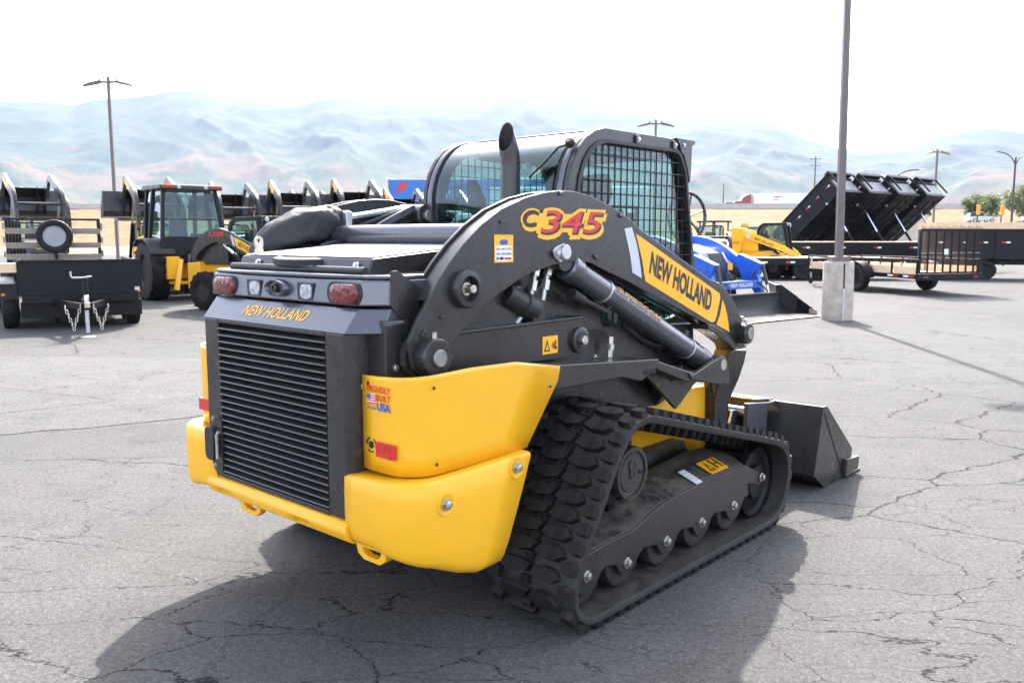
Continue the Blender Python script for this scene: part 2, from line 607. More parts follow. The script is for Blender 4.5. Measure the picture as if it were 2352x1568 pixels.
def asphalt_material(name, tint):
    m, n, l, b = node_mat(name)
    tc = n.new('ShaderNodeTexCoord')

    def noise(scale, detail, rough=0.6, vec=None, dist=0.0):
        t = n.new('ShaderNodeTexNoise')
        t.inputs['Scale'].default_value = scale
        t.inputs['Detail'].default_value = detail
        t.inputs['Roughness'].default_value = rough
        t.inputs['Distortion'].default_value = dist
        l.new(vec or tc.outputs['Object'], t.inputs['Vector'])
        return t

    def rng(src, a, b_, c, d):
        t = n.new('ShaderNodeMapRange')
        for i, v in enumerate((a, b_, c, d)):
            t.inputs[i + 1].default_value = v
        l.new(src, t.inputs[0])
        return t.outputs[0]

    def math_(op, a, b_):
        t = n.new('ShaderNodeMath')
        t.operation = op
        for i, v in enumerate((a, b_)):
            if isinstance(v, (int, float)):
                t.inputs[i].default_value = v
            else:
                l.new(v, t.inputs[i])
        return t.outputs[0]
    big = noise(0.22, 5, 0.6)
    mid = noise(2.2, 6, 0.7)
    fine = noise(95, 3, 0.8)
    grain = noise(38, 4, 0.8)
    agg = n.new('ShaderNodeTexVoronoi')
    agg.inputs['Scale'].default_value = 130
    l.new(tc.outputs['Object'], agg.inputs['Vector'])
    # cracks: cells stretched along one heading, edges bent by noise
    rot = n.new('ShaderNodeMapping')
    rot.inputs['Rotation'].default_value = (0, 0, R(-49))
    rot.inputs['Scale'].default_value = (0.62, 1.5, 1)
    l.new(tc.outputs['Object'], rot.inputs['Vector'])
    wob = noise(4.5, 4, 0.62, rot.outputs[0])
    wob2 = n.new('ShaderNodeMix')
    wob2.data_type = 'RGBA'
    wob2.blend_type = 'LINEAR_LIGHT'
    wob2.inputs['Factor'].default_value = 0.075
    l.new(rot.outputs[0], wob2.inputs['A'])
    l.new(wob.outputs['Color'], wob2.inputs['B'])

    def cracks(scale, width, mask_scale, lo, hi, worn=()):
        v = n.new('ShaderNodeTexVoronoi')
        v.feature = 'DISTANCE_TO_EDGE'
        v.inputs['Scale'].default_value = scale
        l.new(wob2.outputs['Result'], v.inputs['Vector'])
        line = rng(v.outputs['Distance'], width * 0.25, width, 1, 0)
        mk = noise(mask_scale, 2, 0.5)
        m_ = rng(mk.outputs['Fac'], lo, hi, 0, 1)
        for cx_, cy_, r_ in worn:
            dn = n.new('ShaderNodeVectorMath')
            dn.operation = 'DISTANCE'
            l.new(tc.outputs['Object'], dn.inputs[0])
            dn.inputs[1].default_value = (cx_, cy_, 0)
            m_ = math_('MAXIMUM', m_, rng(dn.outputs['Value'], r_ * .55, r_, 1, 0))
        return math_('MULTIPLY', line, m_)
    c1 = cracks(1.9, 0.0072, 0.26, 0.44, 0.60, ((-1.0, 2.9, 1.9), (2.3, 3.6, 1.9)))
    c2 = cracks(0.42, 0.0042, 0.11, 0.34, 0.48)
    c3 = cracks(4.6, 0.014, 0.45, 0.50, 0.62)
    crack = math_('MAXIMUM', math_('MAXIMUM', c1, c2), math_('MULTIPLY', c3, 0.75))
    shade = math_('MULTIPLY', rng(big.outputs['Fac'], 0.3, 0.7, 0.86, 1.14), rng(mid.outputs['Fac'], 0.25, 0.75, 0.86, 1.13))
    shade = math_('MULTIPLY', shade, rng(fine.outputs['Fac'], 0.30, 0.72, 0.62, 1.36))
    shade = math_('MULTIPLY', shade, rng(grain.outputs['Fac'], 0.3, 0.7, 0.62, 1.36))
    spk = rng(agg.outputs['Color'], 0.86, 0.97, 0.0, 1.0)
    shade = math_('ADD', shade, math_('MULTIPLY', spk, 0.75))
    stain = noise(0.55, 4, 0.65)
    shade = math_('MULTIPLY', shade, rng(stain.outputs['Fac'], 0.60, 0.74, 1.0, 0.70))
    shade = math_('MULTIPLY', shade, rng(crack, 0, 1, 1.0, 0.24))
    sc = n.new('ShaderNodeVectorMath')
    sc.operation = 'SCALE'
    sc.inputs[0].default_value = tint
    l.new(shade, sc.inputs['Scale'])
    l.new(sc.outputs[0], b.inputs['Base Color'])
    b.inputs['Roughness'].default_value = 0.85
    b.inputs['Specular IOR Level'].default_value = 0.06
    hgt = math_('ADD', math_('MULTIPLY', fine.outputs['Fac'], 0.6), math_('MULTIPLY', agg.outputs['Distance'], 0.5))
    bp_ = n.new('ShaderNodeBump')
    bp_.inputs['Strength'].default_value = 0.75
    bp_.inputs['Distance'].default_value = 0.006
    l.new(hgt, bp_.inputs['Height'])
    l.new(bp_.outputs[0], b.inputs['Normal'])
    MATS[name] = m


asphalt_material('asphalt', (0.0965, 0.0942, 0.0918))
asphalt_material('asphalt_old', (0.109, 0.1065, 0.104))


def land_material(name, cols, scale, bump=0.0, warp=0.0):
    m, n, l, b = node_mat(name)
    tc = n.new('ShaderNodeTexCoord')
    t = n.new('ShaderNodeTexNoise')
    t.inputs['Scale'].default_value = scale
    t.inputs['Detail'].default_value = 9
    t.inputs['Roughness'].default_value = 0.68
    t.inputs['Distortion'].default_value = warp
    l.new(tc.outputs['Object'], t.inputs['Vector'])
    cr = n.new('ShaderNodeValToRGB')
    els = cr.color_ramp.elements
    while len(els) < len(cols):
        els.new(0.5)
    for e, (p, c) in zip(els, cols):
        e.position = p
        e.color = (*c, 1)
    l.new(t.outputs['Fac'], cr.inputs[0])
    l.new(cr.outputs[0], b.inputs['Base Color'])
    b.inputs['Roughness'].default_value = 0.95
    b.inputs['Specular IOR Level'].default_value = 0.1
    if bump:
        bp_ = n.new('ShaderNodeBump')
        bp_.inputs['Strength'].default_value = bump
        bp_.inputs['Distance'].default_value = 0.3
        l.new(t.outputs['Fac'], bp_.inputs['Height'])
        l.new(bp_.outputs[0], b.inputs['Normal'])
    MATS[name] = m


land_material('dry_ground', [(0.3, (0.16, 0.12, 0.06)), (0.5, (0.30, 0.22, 0.11)), (0.7, (0.38, 0.29, 0.15))], 0.02)
land_material('dry_grass', [(0.3, (0.07, 0.05, 0.024)), (0.46, (0.15, 0.105, 0.052)), (0.62, (0.20, 0.145, 0.078)), (0.8, (0.12, 0.09, 0.045))], 0.5, 0.8)
land_material('mountain', [(0.34, (0.022, 0.046, 0.020)), (0.50, (0.038, 0.064, 0.024)), (0.60, (0.062, 0.074, 0.030)), (0.75, (0.085, 0.074, 0.040))], 0.004, 0.0, 0.3)


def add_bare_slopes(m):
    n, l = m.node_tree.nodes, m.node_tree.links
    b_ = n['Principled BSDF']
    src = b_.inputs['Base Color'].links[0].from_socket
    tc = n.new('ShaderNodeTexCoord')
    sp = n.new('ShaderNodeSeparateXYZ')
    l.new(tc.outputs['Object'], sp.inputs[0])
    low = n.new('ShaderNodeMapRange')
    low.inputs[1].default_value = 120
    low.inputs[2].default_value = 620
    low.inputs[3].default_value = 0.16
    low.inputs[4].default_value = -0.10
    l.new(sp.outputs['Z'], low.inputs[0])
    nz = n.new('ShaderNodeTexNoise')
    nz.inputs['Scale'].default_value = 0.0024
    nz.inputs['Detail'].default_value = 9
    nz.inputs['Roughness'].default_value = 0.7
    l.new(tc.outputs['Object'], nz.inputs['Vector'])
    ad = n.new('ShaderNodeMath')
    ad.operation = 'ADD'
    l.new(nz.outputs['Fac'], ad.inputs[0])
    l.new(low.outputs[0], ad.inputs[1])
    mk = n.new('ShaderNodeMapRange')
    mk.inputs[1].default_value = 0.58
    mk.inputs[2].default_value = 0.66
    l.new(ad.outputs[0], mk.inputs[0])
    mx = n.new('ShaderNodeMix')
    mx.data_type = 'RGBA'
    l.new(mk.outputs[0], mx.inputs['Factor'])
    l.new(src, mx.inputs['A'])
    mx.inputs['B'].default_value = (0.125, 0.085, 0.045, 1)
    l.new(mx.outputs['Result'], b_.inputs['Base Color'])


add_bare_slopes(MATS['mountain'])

b = B()
b.add([(-9500, -2500, -0.03), (9500, -2500, -0.03), (9500, 9500, -0.03), (-9500, 9500, -0.03)], [(0, 1, 2, 3)])
tag(b.build('ground', 'dry_ground', smooth=0), kind='structure')
b = B()
b.add([(-75, -30, 0), (95, -30, 0), (95, 78, 0), (-75, 78, 0)], [(0, 1, 2, 3)])
tag(b.build('asphalt_lot', 'asphalt', smooth=0), kind='structure')

b = B()
pp = [(-7.6, 6.6), (-5.4, 6.62), (-4.35, 6.75), (-3.2, 7.25), (-2.6, 7.85), (-2.2, 8.8), (-3.2, 10.9), (-9.0, 11.3), (-13.5, 9.9)]
pp = smooth_closed(pp, 5)
rj = random.Random(12)
b.add([(x + rj.uniform(-.03, .03), y + rj.uniform(-.03, .03), 0.004) for x, y in pp], [tuple(range(len(pp)))])
tag(b.build('asphalt_patch', 'asphalt_old', smooth=0), kind='structure')

# raised freeway on a dry embankment
EMB_Y = 225.0
rnd = random.Random(5)
b = B()
nx = 120
rows = []
prof = [(150, -0.02), (165, 1.2), (180, 3.2), (200, 5.9), (215, 8.0), (EMB_Y, 9.0), (EMB_Y + 0.5, 9.2), (268, 9.2), (300, 4.0), (330, -0.02)]
for j, (yy, zz) in enumerate(prof):
    rows.append([(-420 + 900 * i / nx, yy + (rnd.uniform(-2, 2) if 0 < j < 5 else 0), zz + (rnd.uniform(-.35, .35) if 0 < j < 5 else 0)) for i in range(nx + 1)])
b.loft(rows, closed=False, cap=False)
tag(b.build('freeway_embankment', 'dry_grass', smooth=60), kind='structure')
b = B()
b.add([(-420, EMB_Y + 1.6, 9.215), (480, EMB_Y + 1.6, 9.215), (480, 266, 9.215), (-420, 266, 9.215)], [(0, 1, 2, 3)])
tag(b.build('freeway_road', 'asphalt', smooth=0), kind='structure')
for i in range(30):
    x0 = -420 + i * 30
    b = B()
    b.prism([(EMB_Y - .15, 7.6), (EMB_Y - .15, 9.3), (EMB_Y + .0, 9.6), (EMB_Y + .08, 10.35), (EMB_Y + .35, 10.35), (EMB_Y + .5, 9.5), (EMB_Y + .5, 7.6)], 'x', x0 + .06, x0 + 29.94)
    if i == 0:
        br = thing('freeway_barrier', (0, EMB_Y, 9.2), 0, 'long pale concrete barrier along the top of the dry grass embankment', 'barrier')
        br.location = (0, 0, 0)
    b.build('panel', 'concrete_pale', br, smooth=0)

# mountains: a polar height field whose crest follows the skyline
SKY = [(-700, 300), (-400, 262), (-200, 240), (0, 231), (60, 235), (110, 236), (165, 243), (210, 231), (300, 224), (370, 213), (425, 209),
       (475, 216), (520, 234), (570, 231), (640, 245), (690, 242), (730, 231), (762, 225), (800, 229), (850, 241), (900, 238), (950, 248),
       (1010, 241), (1050, 245), (1110, 239), (1170, 225), (1215, 221), (1270, 234), (1330, 240), (1400, 250), (1450, 256),
       (1500, 265), (1560, 280), (1600, 272), (1650, 275), (1720, 280), (1780, 287), (1850, 318), (1920, 340), (1960, 347),
       (2050, 345), (2080, 347), (2130, 325), (2200, 305), (2240, 295), (2290, 296), (2352, 305), (2500, 330), (2700, 300), (3000, 340), (3300, 330)]
AZ = []
for px, py in SKY:
    d = ray_dir(px, py)
    AZ.append((math.atan2(d.x, d.y), d.z / math.hypot(d.x, d.y)))


def crest(a):
    for (a0, t0), (a1, t1) in zip(AZ, AZ[1:]):
        if a0 <= a <= a1:
            return t0 + (t1 - t0) * (a - a0) / (a1 - a0)
    return AZ[0][1] if a < AZ[0][0] else AZ[-1][1]


from mathutils import noise as mnoise
b = B()
na, nr = 620, 100
R0, R1 = 2600.0, 6200.0
rings = []
for j in range(nr + 1):
    t = j / nr
    rr = R0 + (R1 - R0) * t
    row = []
    for i in range(na + 1):
        a = AZ[0][0] + (AZ[-1][0] - AZ[0][0]) * i / na
        hc = 1.6 + R1 * crest(a)
        x, y = rr * math.sin(a), rr * math.cos(a)
        # spurs and gullies run down from the crest
        q = Vector((a * 5.0 + mnoise.noise(Vector((x / 1500, y / 1500, 4))) * .8, rr / 3000, 0.3))
        rid = mnoise.ridged_multi_fractal(q, 0.9, 2.1, 6, 0.9, 1.6) - 0.7
        fine = mnoise.fractal(Vector((x / 260, y / 380, 1.7)), 0.8, 2.1, 6)
        env = math.sin(math.pi * min(1, t * 1.02)) ** 0.8 if t < 0.98 else 0.0
        h = hc * (t ** 1.2) + env * rid * 95 + fine * 20 * (0.2 + env)
        if t >= 0.999:
            h = hc + mnoise.noise(Vector((x / 90, y / 90, 0))) * 9
        # nothing in front may rise above the crest line
        h = min(h, 1.6 + rr * crest(a) * (0.985 if t < 0.97 else 1.0))
        row.append((x, y, max(h, -2.0) if t > 0 else -3.0))
    rings.append(row)
back = [(x * 1.25, y * 1.25, -3.0) for x, y, z in rings[-1]]
rings.append(back)
b.loft(rings, closed=False, cap=False)
tag(b.build('mountains', 'mountain', smooth=180), kind='structure')

# air: one closed box of thin pale haze round everything below the sky
b = B()
b.box(-9000, 9000, -2300, 9000, -4.2, 1330)
hz = b.build('haze', None, smooth=0)
hm = bpy.data.materials.new('haze')
hm.use_nodes = True
hn = hm.node_tree.nodes
hn.clear()
ho = hn.new('ShaderNodeOutputMaterial')
hv = hn.new('ShaderNodeVolumePrincipled')
hv.inputs['Color'].default_value = (0.46, 0.56, 0.80, 1)
hv.inputs['Density'].default_value = 8.8e-5
hv.inputs['Anisotropy'].default_value = 0.0
hm.node_tree.links.new(hv.outputs[0], ho.inputs['Volume'])
hz.data.materials.append(hm)
tag(hz, 'pale blue haze in the air in front of the mountains', 'haze', kind='stuff')

# ------------------------------------------------------------------ the track loader in front
# local frame: x forward (towards the bucket), y to its left, z up
LO = thing('track_loader', (-0.46872, 3.94401, 0), math.pi / 2 - R(41.9),
           'large dark grey and yellow compact track loader standing alone in the foreground', 'track loader')
mir = Matrix.Diagonal((1, -1, 1, 1))

# ---- tracks
TP = [(0.30, 0.062), (0.10, 0.062), (0.03, 0.075), (-0.025, 0.110), (-0.046, 0.165), (-0.040, 0.228), (-0.011, 0.296), (0.045, 0.385),
      (0.102, 0.470), (0.185, 0.606), (0.262, 0.715), (0.326, 0.778), (0.402, 0.803), (0.490, 0.797), (0.777, 0.722), (1.219, 0.605),
      (1.603, 0.506), (1.760, 0.460), (1.845, 0.405), (1.885, 0.325), (1.880, 0.225), (1.835, 0.135), (1.760, 0.080), (1.66, 0.062),
      (1.40, 0.062), (1.00, 0.062), (0.65, 0.062)]
dense = smooth_closed(TP, 10)
dense = [(x, max(z, 0.0625)) for x, z in dense]


def resample(pts, k):
    L = [0]
    for i in range(len(pts)):
        p, q = pts[i], pts[(i + 1) % len(pts)]
        L.append(L[-1] + math.hypot(q[0] - p[0], q[1] - p[1]))
    tot = L[-1]
    out = []
    j = 0
    for i in range(k):
        s = tot * i / k
        while L[j + 1] < s:
            j += 1
        p, q = pts[j], pts[(j + 1) % len(pts)]
        t = (s - L[j]) / (L[j + 1] - L[j] + 1e-9)
        out.append((p[0] + (q[0] - p[0]) * t, p[1] + (q[1] - p[1]) * t))
    return out, tot


NP = 216
path, plen = resample(dense, NP)


def pframe(i):
    p = path[i % NP]
    q0, q1 = path[(i - 2) % NP], path[(i + 2) % NP]
    tx, tz = q1[0] - q0[0], q1[1] - q0[1]
    ln = math.hypot(tx, tz)
    tx, tz = tx / ln, tz / ln
    return p, (tx, tz), (tz, -tx)        # point, tangent, right-hand normal


# the loop runs clockwise or not: make the normal point outwards
_c = (0.9, 0.3)
_p, _t, _n = pframe(0)
NS = 1 if ((_p[0] - _c[0]) * _n[0] + (_p[1] - _c[1]) * _n[1]) > 0 else -1
YO, YI = -1.03, -0.585
CAR = 0.036


def belt_mesh():
    b = B()
    rings = []
    sect = [(YO + .004, 0.0), (YO, .010), (YO - .002, CAR * .8), (YO + .012, CAR), (YI - .012, CAR), (YI + .002, CAR * .8), (YI, .010), (YI - .004, 0.0)]
    for i in range(NP + 1):
        p, t, nn = pframe(i)
        rings.append([(p[0] + nn[0] * NS * h, y, p[1] + nn[1] * NS * h) for y, h in sect])
    b.loft(rings, True, False)
    return b.mesh('track_belt', 35)


def lug_mesh(pts, h, draft=0.008, name='tread_lug', dish=False):
    b = B()
    pts = [(p[0] * .84, p[1]) for p in pts]
    cx = sum(p[0] for p in pts) / len(pts)
    cy = sum(p[1] for p in pts) / len(pts)

    def shr(p, d):
        v = Vector((p[0] - cx, p[1] - cy))
        return (cx + v.x * (1 - d / max(v.length, .01)), cy + v.y * (1 - d / max(v.length, .01)))
    r = [[(p[0], p[1], -0.006) for p in pts], [(*shr(p, draft * .6), h * .7) for p in pts], [(*shr(p, draft), h) for p in pts]]
    if dish:
        r += [[(*shr(p, draft + .007), h) for p in pts], [(*shr(p, draft + .009), h - .010) for p in pts]]
    b.loft(r)
    return b.mesh(name, 0)


# lug outlines: (along the belt, across the belt)
LUGS = [
    (lug_mesh([(-.030, YO + .002), (.022, YO + .002), (.036, YO + .028), (.028, YO + .064), (-.022, YO + .070), (-.036, YO + .036)], .029, .005), 0.5),
    (lug_mesh([(-.008, YO + .068), (.030, YO + .092), (.040, YO + .150), (.020, YO + .208), (-.016, YO + .222), (-.039, YO + .170), (-.038, YO + .104)], .030, .005), 0.0),
    (lug_mesh([(-.020, YO + .222), (.023, YO + .222), (.023, YO + .266), (-.020, YO + .266)], .024, .003, dish=True), 0.55),
    (lug_mesh([(-.022, YO + .238), (.026, YO + .216), (.038, YO + .290), (.030, YO + .366), (-.016, YO + .378), (-.038, YO + .312)], .029, .005), 0.05),
    (lug_mesh([(-.030, YO + .382), (.025, YO + .374), (.036, YO + .410), (.026, YO + .442), (-.034, YO + .443)], .029, .005), 0.5),
]
for me, _ in LUGS:
    me.materials.append(MATS['rubber'])
NL = 58
bm_belt = belt_mesh()
bm_belt.materials.append(MATS['rubber_side'])


def lug_matrix(s):
    i = int(s) % NP
    f = s - int(s)
    p, t, nn = pframe(i)
    p2 = path[(i + 1) % NP]
    px, pz = p[0] + (p2[0] - p[0]) * f, p[1] + (p2[1] - p[1]) * f
    ox, oz = nn[0] * NS, nn[1] * NS
    M = Matrix(((t[0], 0, ox, px + ox * CAR), (0, 1, 0, 0), (t[1], 0, oz, pz + oz * CAR), (0, 0, 0, 1)))
    return M


trk = place('track', bm_belt, None, LO)
for k in range(NL):
    for me, off in LUGS:
        o = place('tread_lug', me, None, trk)
        o.matrix_local = lug_matrix((k + off) * NP / NL)
# drive lugs inside the belt
b = B()
for k in range(NL):
    p, t, nn = pframe(int(k * NP / NL))
    ox, oz = nn[0] * NS, nn[1] * NS
    for y0 in (-.835, -.775):
        b.M = Matrix(((t[0], 0, -ox, p[0]), (0, 1, 0, y0), (t[1], 0, -oz, p[1]), (0, 0, 0, 1)))
        b.loft([[(-.022, -.024, -.003), (.022, -.024, -.003), (.022, .024, -.003), (-.022, .024, -.003)],
                [(-.012, -.016, .045), (.012, -.016, .045), (.012, .016, .045), (-.012, .016, .045)]])
b.M = None
tag(b.build('drive_lugs', 'rubber', trk, smooth=30), kind='stuff')
# far track: the same belt with its lugs joined, almost hidden
ft = place('track', bm_belt, None, LO)
ft.matrix_local = mir
b = B()
for k in range(NL):
    for me, off in LUGS:
        M = mir @ lug_matrix((k + off) * NP / NL)
        b.add([M @ v.co for v in me.vertices], [tuple(p.vertices) for p in me.polygons])
tag(b.build('tread_lugs', 'rubber', LO, smooth=30), kind='stuff')

# ---- undercarriage of the near side
XS = [0.02, 0.10, 0.214, 0.45, 0.56, 0.70, 0.90, 1.168, 1.34, 1.52, 1.60]
ZT = [0.285, 0.300, 0.306, 0.312, 0.345, 0.378, 0.392, 0.403, 0.400, 0.388, 0.355]
ZR = [0.290, 0.305, 0.312, 0.330, 0.385, 0.402, 0.414, 0.432, 0.445, 0.430, 0.395]
for side in (1, -1):
    S = Matrix.Identity(4) if side == 1 else mir
    b = B()
    b.M = S
    b.loft([[(x, -.938, .20), (x, -.940, zt), (x, -.845, zr), (x, -.69, zr + .012), (x, -.66, zr - .03), (x, -.66, .20)] for x, zt, zr in zip(XS, ZT, ZR)])
    fr = b.build('track_frame', 'frame_dirty', LO, 0.006)
    # scalloped side plate
    bx = [0.10, 0.395, 0.722, 1.049, 1.382]
    pts = [(0.0, .215)]
    for x in bx:
        pts += [(x - .085, .190), (x - .055, .150), (x - .03, .125), (x + .035, .122), (x + .065, .142), (x + .10, .190), (x + .135, .208)]
    pts = [p for p in pts if p[0] < 1.50] + [(1.53, .235), (1.535, .300), (1.53, .388), (1.168, .402), (.90, .391), (.70, .377), (.56, .344), (.45, .311), (.214, .305), (.02, .284), (-.01, .25)]
    b = B()
    b.M = S
    b.prism(pts, 'y', -.957, -.941)
    b.build('side_plate', 'frame_dirty', fr, 0.004)
    b = B()
    b.M = S
    b.prism([(1.50, .385), (1.62, .345), (1.715, .300), (1.735, .268), (1.70, .235), (1.62, .262), (1.50, .285)], 'y', -.95, -.925)
    b.build('tension_arm', 'frame_dirty', fr, 0.006)
    for x, z in [(0.10, .205), (.395, .176), (.722, .186), (1.049, .192), (1.382, .200), (1.70, .285)]:
        if side == 1:
            bolt((x, -.957, z), (0, -1, 0), .017, fr)
    for x in (0.395, 0.722, 1.049, 1.382, 0.10):
        b = B()
        b.M = S
        for ya, yb in ((-.93, -.855), (-.75, -.675)):
            b.lathe([(.035, 0), (.095, .002), (.105, .0), (.118, .004), (.120, .01), (.120, (yb - ya) - .01), (.105, yb - ya), (.03, yb - ya)], (x, ya, .184), (0, 1, 0), 28)
        b.tube((x, -.93, .184), (x, -.675, .184), .045)
        b.build('roller', 'frame_dirty', fr, smooth=35)
    b = B()
    b.M = S
    b.lathe([(.05, 0), (.09, .0), (.10, .03), (.17, .035), (.192, .02), (.195, .0), (.195, .045), (.12, .06), (.12, .22), (.195, .235), (.195, .28), (.05, .28)], (1.675, -.945, .262), (0, 1, 0), 36)
    for k in range(18):
        t = 2 * math.pi * k / 18
        b.tube((1.675 + .178 * math.cos(t), -.90, .262 + .178 * math.sin(t)), (1.675 + .178 * math.cos(t), -.70, .262 + .178 * math.sin(t)), .016, n=8)
    b.build('front_idler', 'black_paint', fr, smooth=35)
    sp = B()
    sp.M = S
    sp.lathe([(.06, 0), (.17, 0), (.175, .012), (.175, .05), (.06, .05)], (.425, -.83, .578), (0, 1, 0), 30)
    for k in range(14):
        t = 2 * math.pi * k / 14
        c, s = math.cos(t), math.sin(t)
        sp.bar((.425 + .16 * c, -.80, .578 + .16 * s), (.425 + .214 * c, -.80, .578 + .214 * s), .05, .034, up=(0, 1, 0))
    sp.build('sprocket', 'black_paint', fr, smooth=35)
    b = B()
    b.M = S
    b.lathe([(.06, .0), (.118, .0), (.121, -.006), (.121, -.055), (.117, -.062), (.100, -.062), (.097, -.052), (.088, -.050), (.085, -.056), (.02, -.056)], (.446, -.885, .568), (0, 1, 0), 40)
    mc = b.build('motor_cover', 'graphite', fr, smooth=35)
    if side == 1:
        for dx, dz, r in ((.0, .035, .028), (.0, -.004, .02), (.066, -.005, .012)):
            b = B()
            b.lathe([(r, 0), (r, -.006), (r * .75, -.007), (r * .7, -.003), (.001, -.003)], (.446 + dx, -.9405, .568 + dz), (0, 1, 0), 20)
            b.build('cover_port', 'graphite', mc, smooth=35)
        for z0 in (.514, .494):
            b = B()
            b.box(.414, .478, -.944, -.940, z0, z0 + .004)
            b.build('cover_rib', 'graphite', mc, smooth=35)
        # inspection plate, warning plate and paper label
        b = B()
        b.prism([(.775, .300), (.86, .285), (.885, .36), (.87, .385), (.79, .395), (.765, .35)], 'y', -.9455, -.9405)
        ip = b.build('inspection_plate', 'frame_dirty', fr, 0.003)
        bolt((.80, -.946, .31), (0, -1, 0), .008, fr)
        bolt((.86, -.946, .375), (0, -1, 0), .008, fr)
        for nm, pts_, mm in (('warning_plate', [(1.17, 0), (1.34, 0), (1.34, .112), (1.17, .112)], 'yellow_decal'), ('paper_label', [(1.00, -.01), (1.055, -.01), (1.055, .115), (1.00, .115)], 'white_print')):
            bb = B()
            ring0 = []
            for (u, v), lift in [(p, .004) for p in pts_]:
                # lies on the sloping shoulder between side and ridge
                k_ = v / .112
                zt = .402 + (.006 if u > 1.1 else -.004)
                ring0.append((u, -.940 + .095 * k_ - .004, zt + (.438 - .402) * k_ + .006))
            bb.add(ring0 + [(p[0], p[1] + .002, p[2] - .004) for p in ring0], [(0, 1, 2, 3), (7, 6, 5, 4), (0, 4, 5, 1), (1, 5, 6, 2), (2, 6, 7, 3), (3, 7, 4, 0)])
            pl = bb.build(nm, mm, fr, smooth=0)
            if nm == 'warning_plate':
                e1 = (Vector(ring0[1]) - Vector(ring0[0])).normalized()
                e2 = (Vector(ring0[3]) - Vector(ring0[0])).normalized()
                o_ = Vector(ring0[0])
                W_ = .17
                panel([(.012, .012), (.074, .012), (.074, .016), (.012, .016)], o_, e1, e2, 'black_print', pl, 'frame_line', .001, .0015)
                panel([(.016, .022), (.070, .022), (.043, .085)], o_, e1, e2, 'black_print', pl, 'warning_triangle', .001, .0015)
                panel([(.028, .030), (.058, .030), (.043, .066)], o_, e1, e2, 'yellow_decal', pl, 'warning_triangle', .001, .0020)
                for x0 in (.090, .135):
                    panel([(x0, .02), (x0 + .014, .02), (x0 + .014, .095), (x0, .095)], o_, e1, e2, 'black_print', pl, 'pictogram', .001, .0015)
                panel([(.100, .055), (.138, .055), (.138, .062), (.100, .062)], o_, e1, e2, 'black_print', pl, 'pictogram', .001, .0015)
            else:
                e1 = (Vector(ring0[1]) - Vector(ring0[0])).normalized()
                e2 = (Vector(ring0[3]) - Vector(ring0[0])).normalized()
                for k_ in range(4):
                    panel([(.008, .02 + .022 * k_), (.046, .02 + .022 * k_), (.046, .024 + .022 * k_), (.008, .024 + .022 * k_)], Vector(ring0[0]), e1, e2, 'grey_print', pl, 'print_line', .001, .0015)
    # sloping inner deck of the frame towards the chassis
    b = B()
    b.M = S
    b.prism([(-.66, .20), (-.66, .33), (-.58, .47), (-.50, .47), (-.50, .20)], 'x', .55, 1.5)
    b.build('frame_crossmember', 'frame_dirty', fr, 0.006)

# ---- chassis
b = B()
b.prism([(-.20, .30), (-.20, .85), (1.88, .72), (1.90, .34), (1.75, .26), (.1, .26)], 'y', -.50, .50)
b.build('chassis', 'yellow', LO, 0.01)
b = B()
b.prism([(-.55, .50), (-.55, 1.12), (.0, 1.20), (1.62, 1.12), (1.66, .80), (1.28, .70), (.70, .72), (.0, .62)], 'y', -.555, .555)
b.build('chassis_side', 'graphite', LO, 0.008)

# ---- platform beside the cab and cylinder bracket (both sides)
for S in (Matrix.Identity(4), mir):
    b = B()
    b.M = S
    b.prism([(.02, 1.075), (.93, 1.008), (.935, .975), (.785, .915), (.61, .955), (.02, .962)], 'y', -.765, -.735)
    b.prism([(.02, 1.072), (.02, 1.045), (.90, .985), (.925, 1.004)], 'y', -.737, -.52)
    pf = b.build('platform', 'graphite', LO, 0.006)
    b = B()
    b.M = S
    b.prism([(.80, .965), (.90, .963), (.90, .943), (.80, .945)], 'y', -.768, -.764)
    b.build('platform_slot', 'dark_void', pf)
    b = B()
    b.M = S
    b.prism([(.93, .998), (1.24, .908), (1.46, .862), (1.545, .835), (1.58, .80), (1.20, .862), (.93, .955)], 'y', -.755, -.60)
    b.prism([(1.22, .905), (1.27, .89), (1.53, .945), (1.60, .955), (1.64, .92), (1.67, .815), (1.665, .79), (1.55, .80), (1.25, .865)], 'y', -.765, -.735)
    b.prism([(1.35, .88), (1.53, .945), (1.60, .955), (1.64, .92), (1.67, .815), (1.665, .79), (1.55, .80), (1.35, .845)], 'y', -.60, -.575)
    b.build('cylinder_bracket', 'graphite', LO, 0.006)
    b = B()
    b.M = S
    # gusset under the platform
    b.prism([(.95, .93), (1.50, .82), (1.28, .69)], 'y', -.66, -.64)
    b.prism([(-.72, .93), (-.56, .93), (-.56, .70)], 'x', 1.22, 1.245)
    b.build('gusset', 'graphite', LO, 0.004)
bolt((1.50, -.562, .77), (0, -1, 0), .017, LO)
bolt((.62, -.60, 1.035), (0, 0, 1), .012, LO)

# ---- yellow rear bumper and side panels


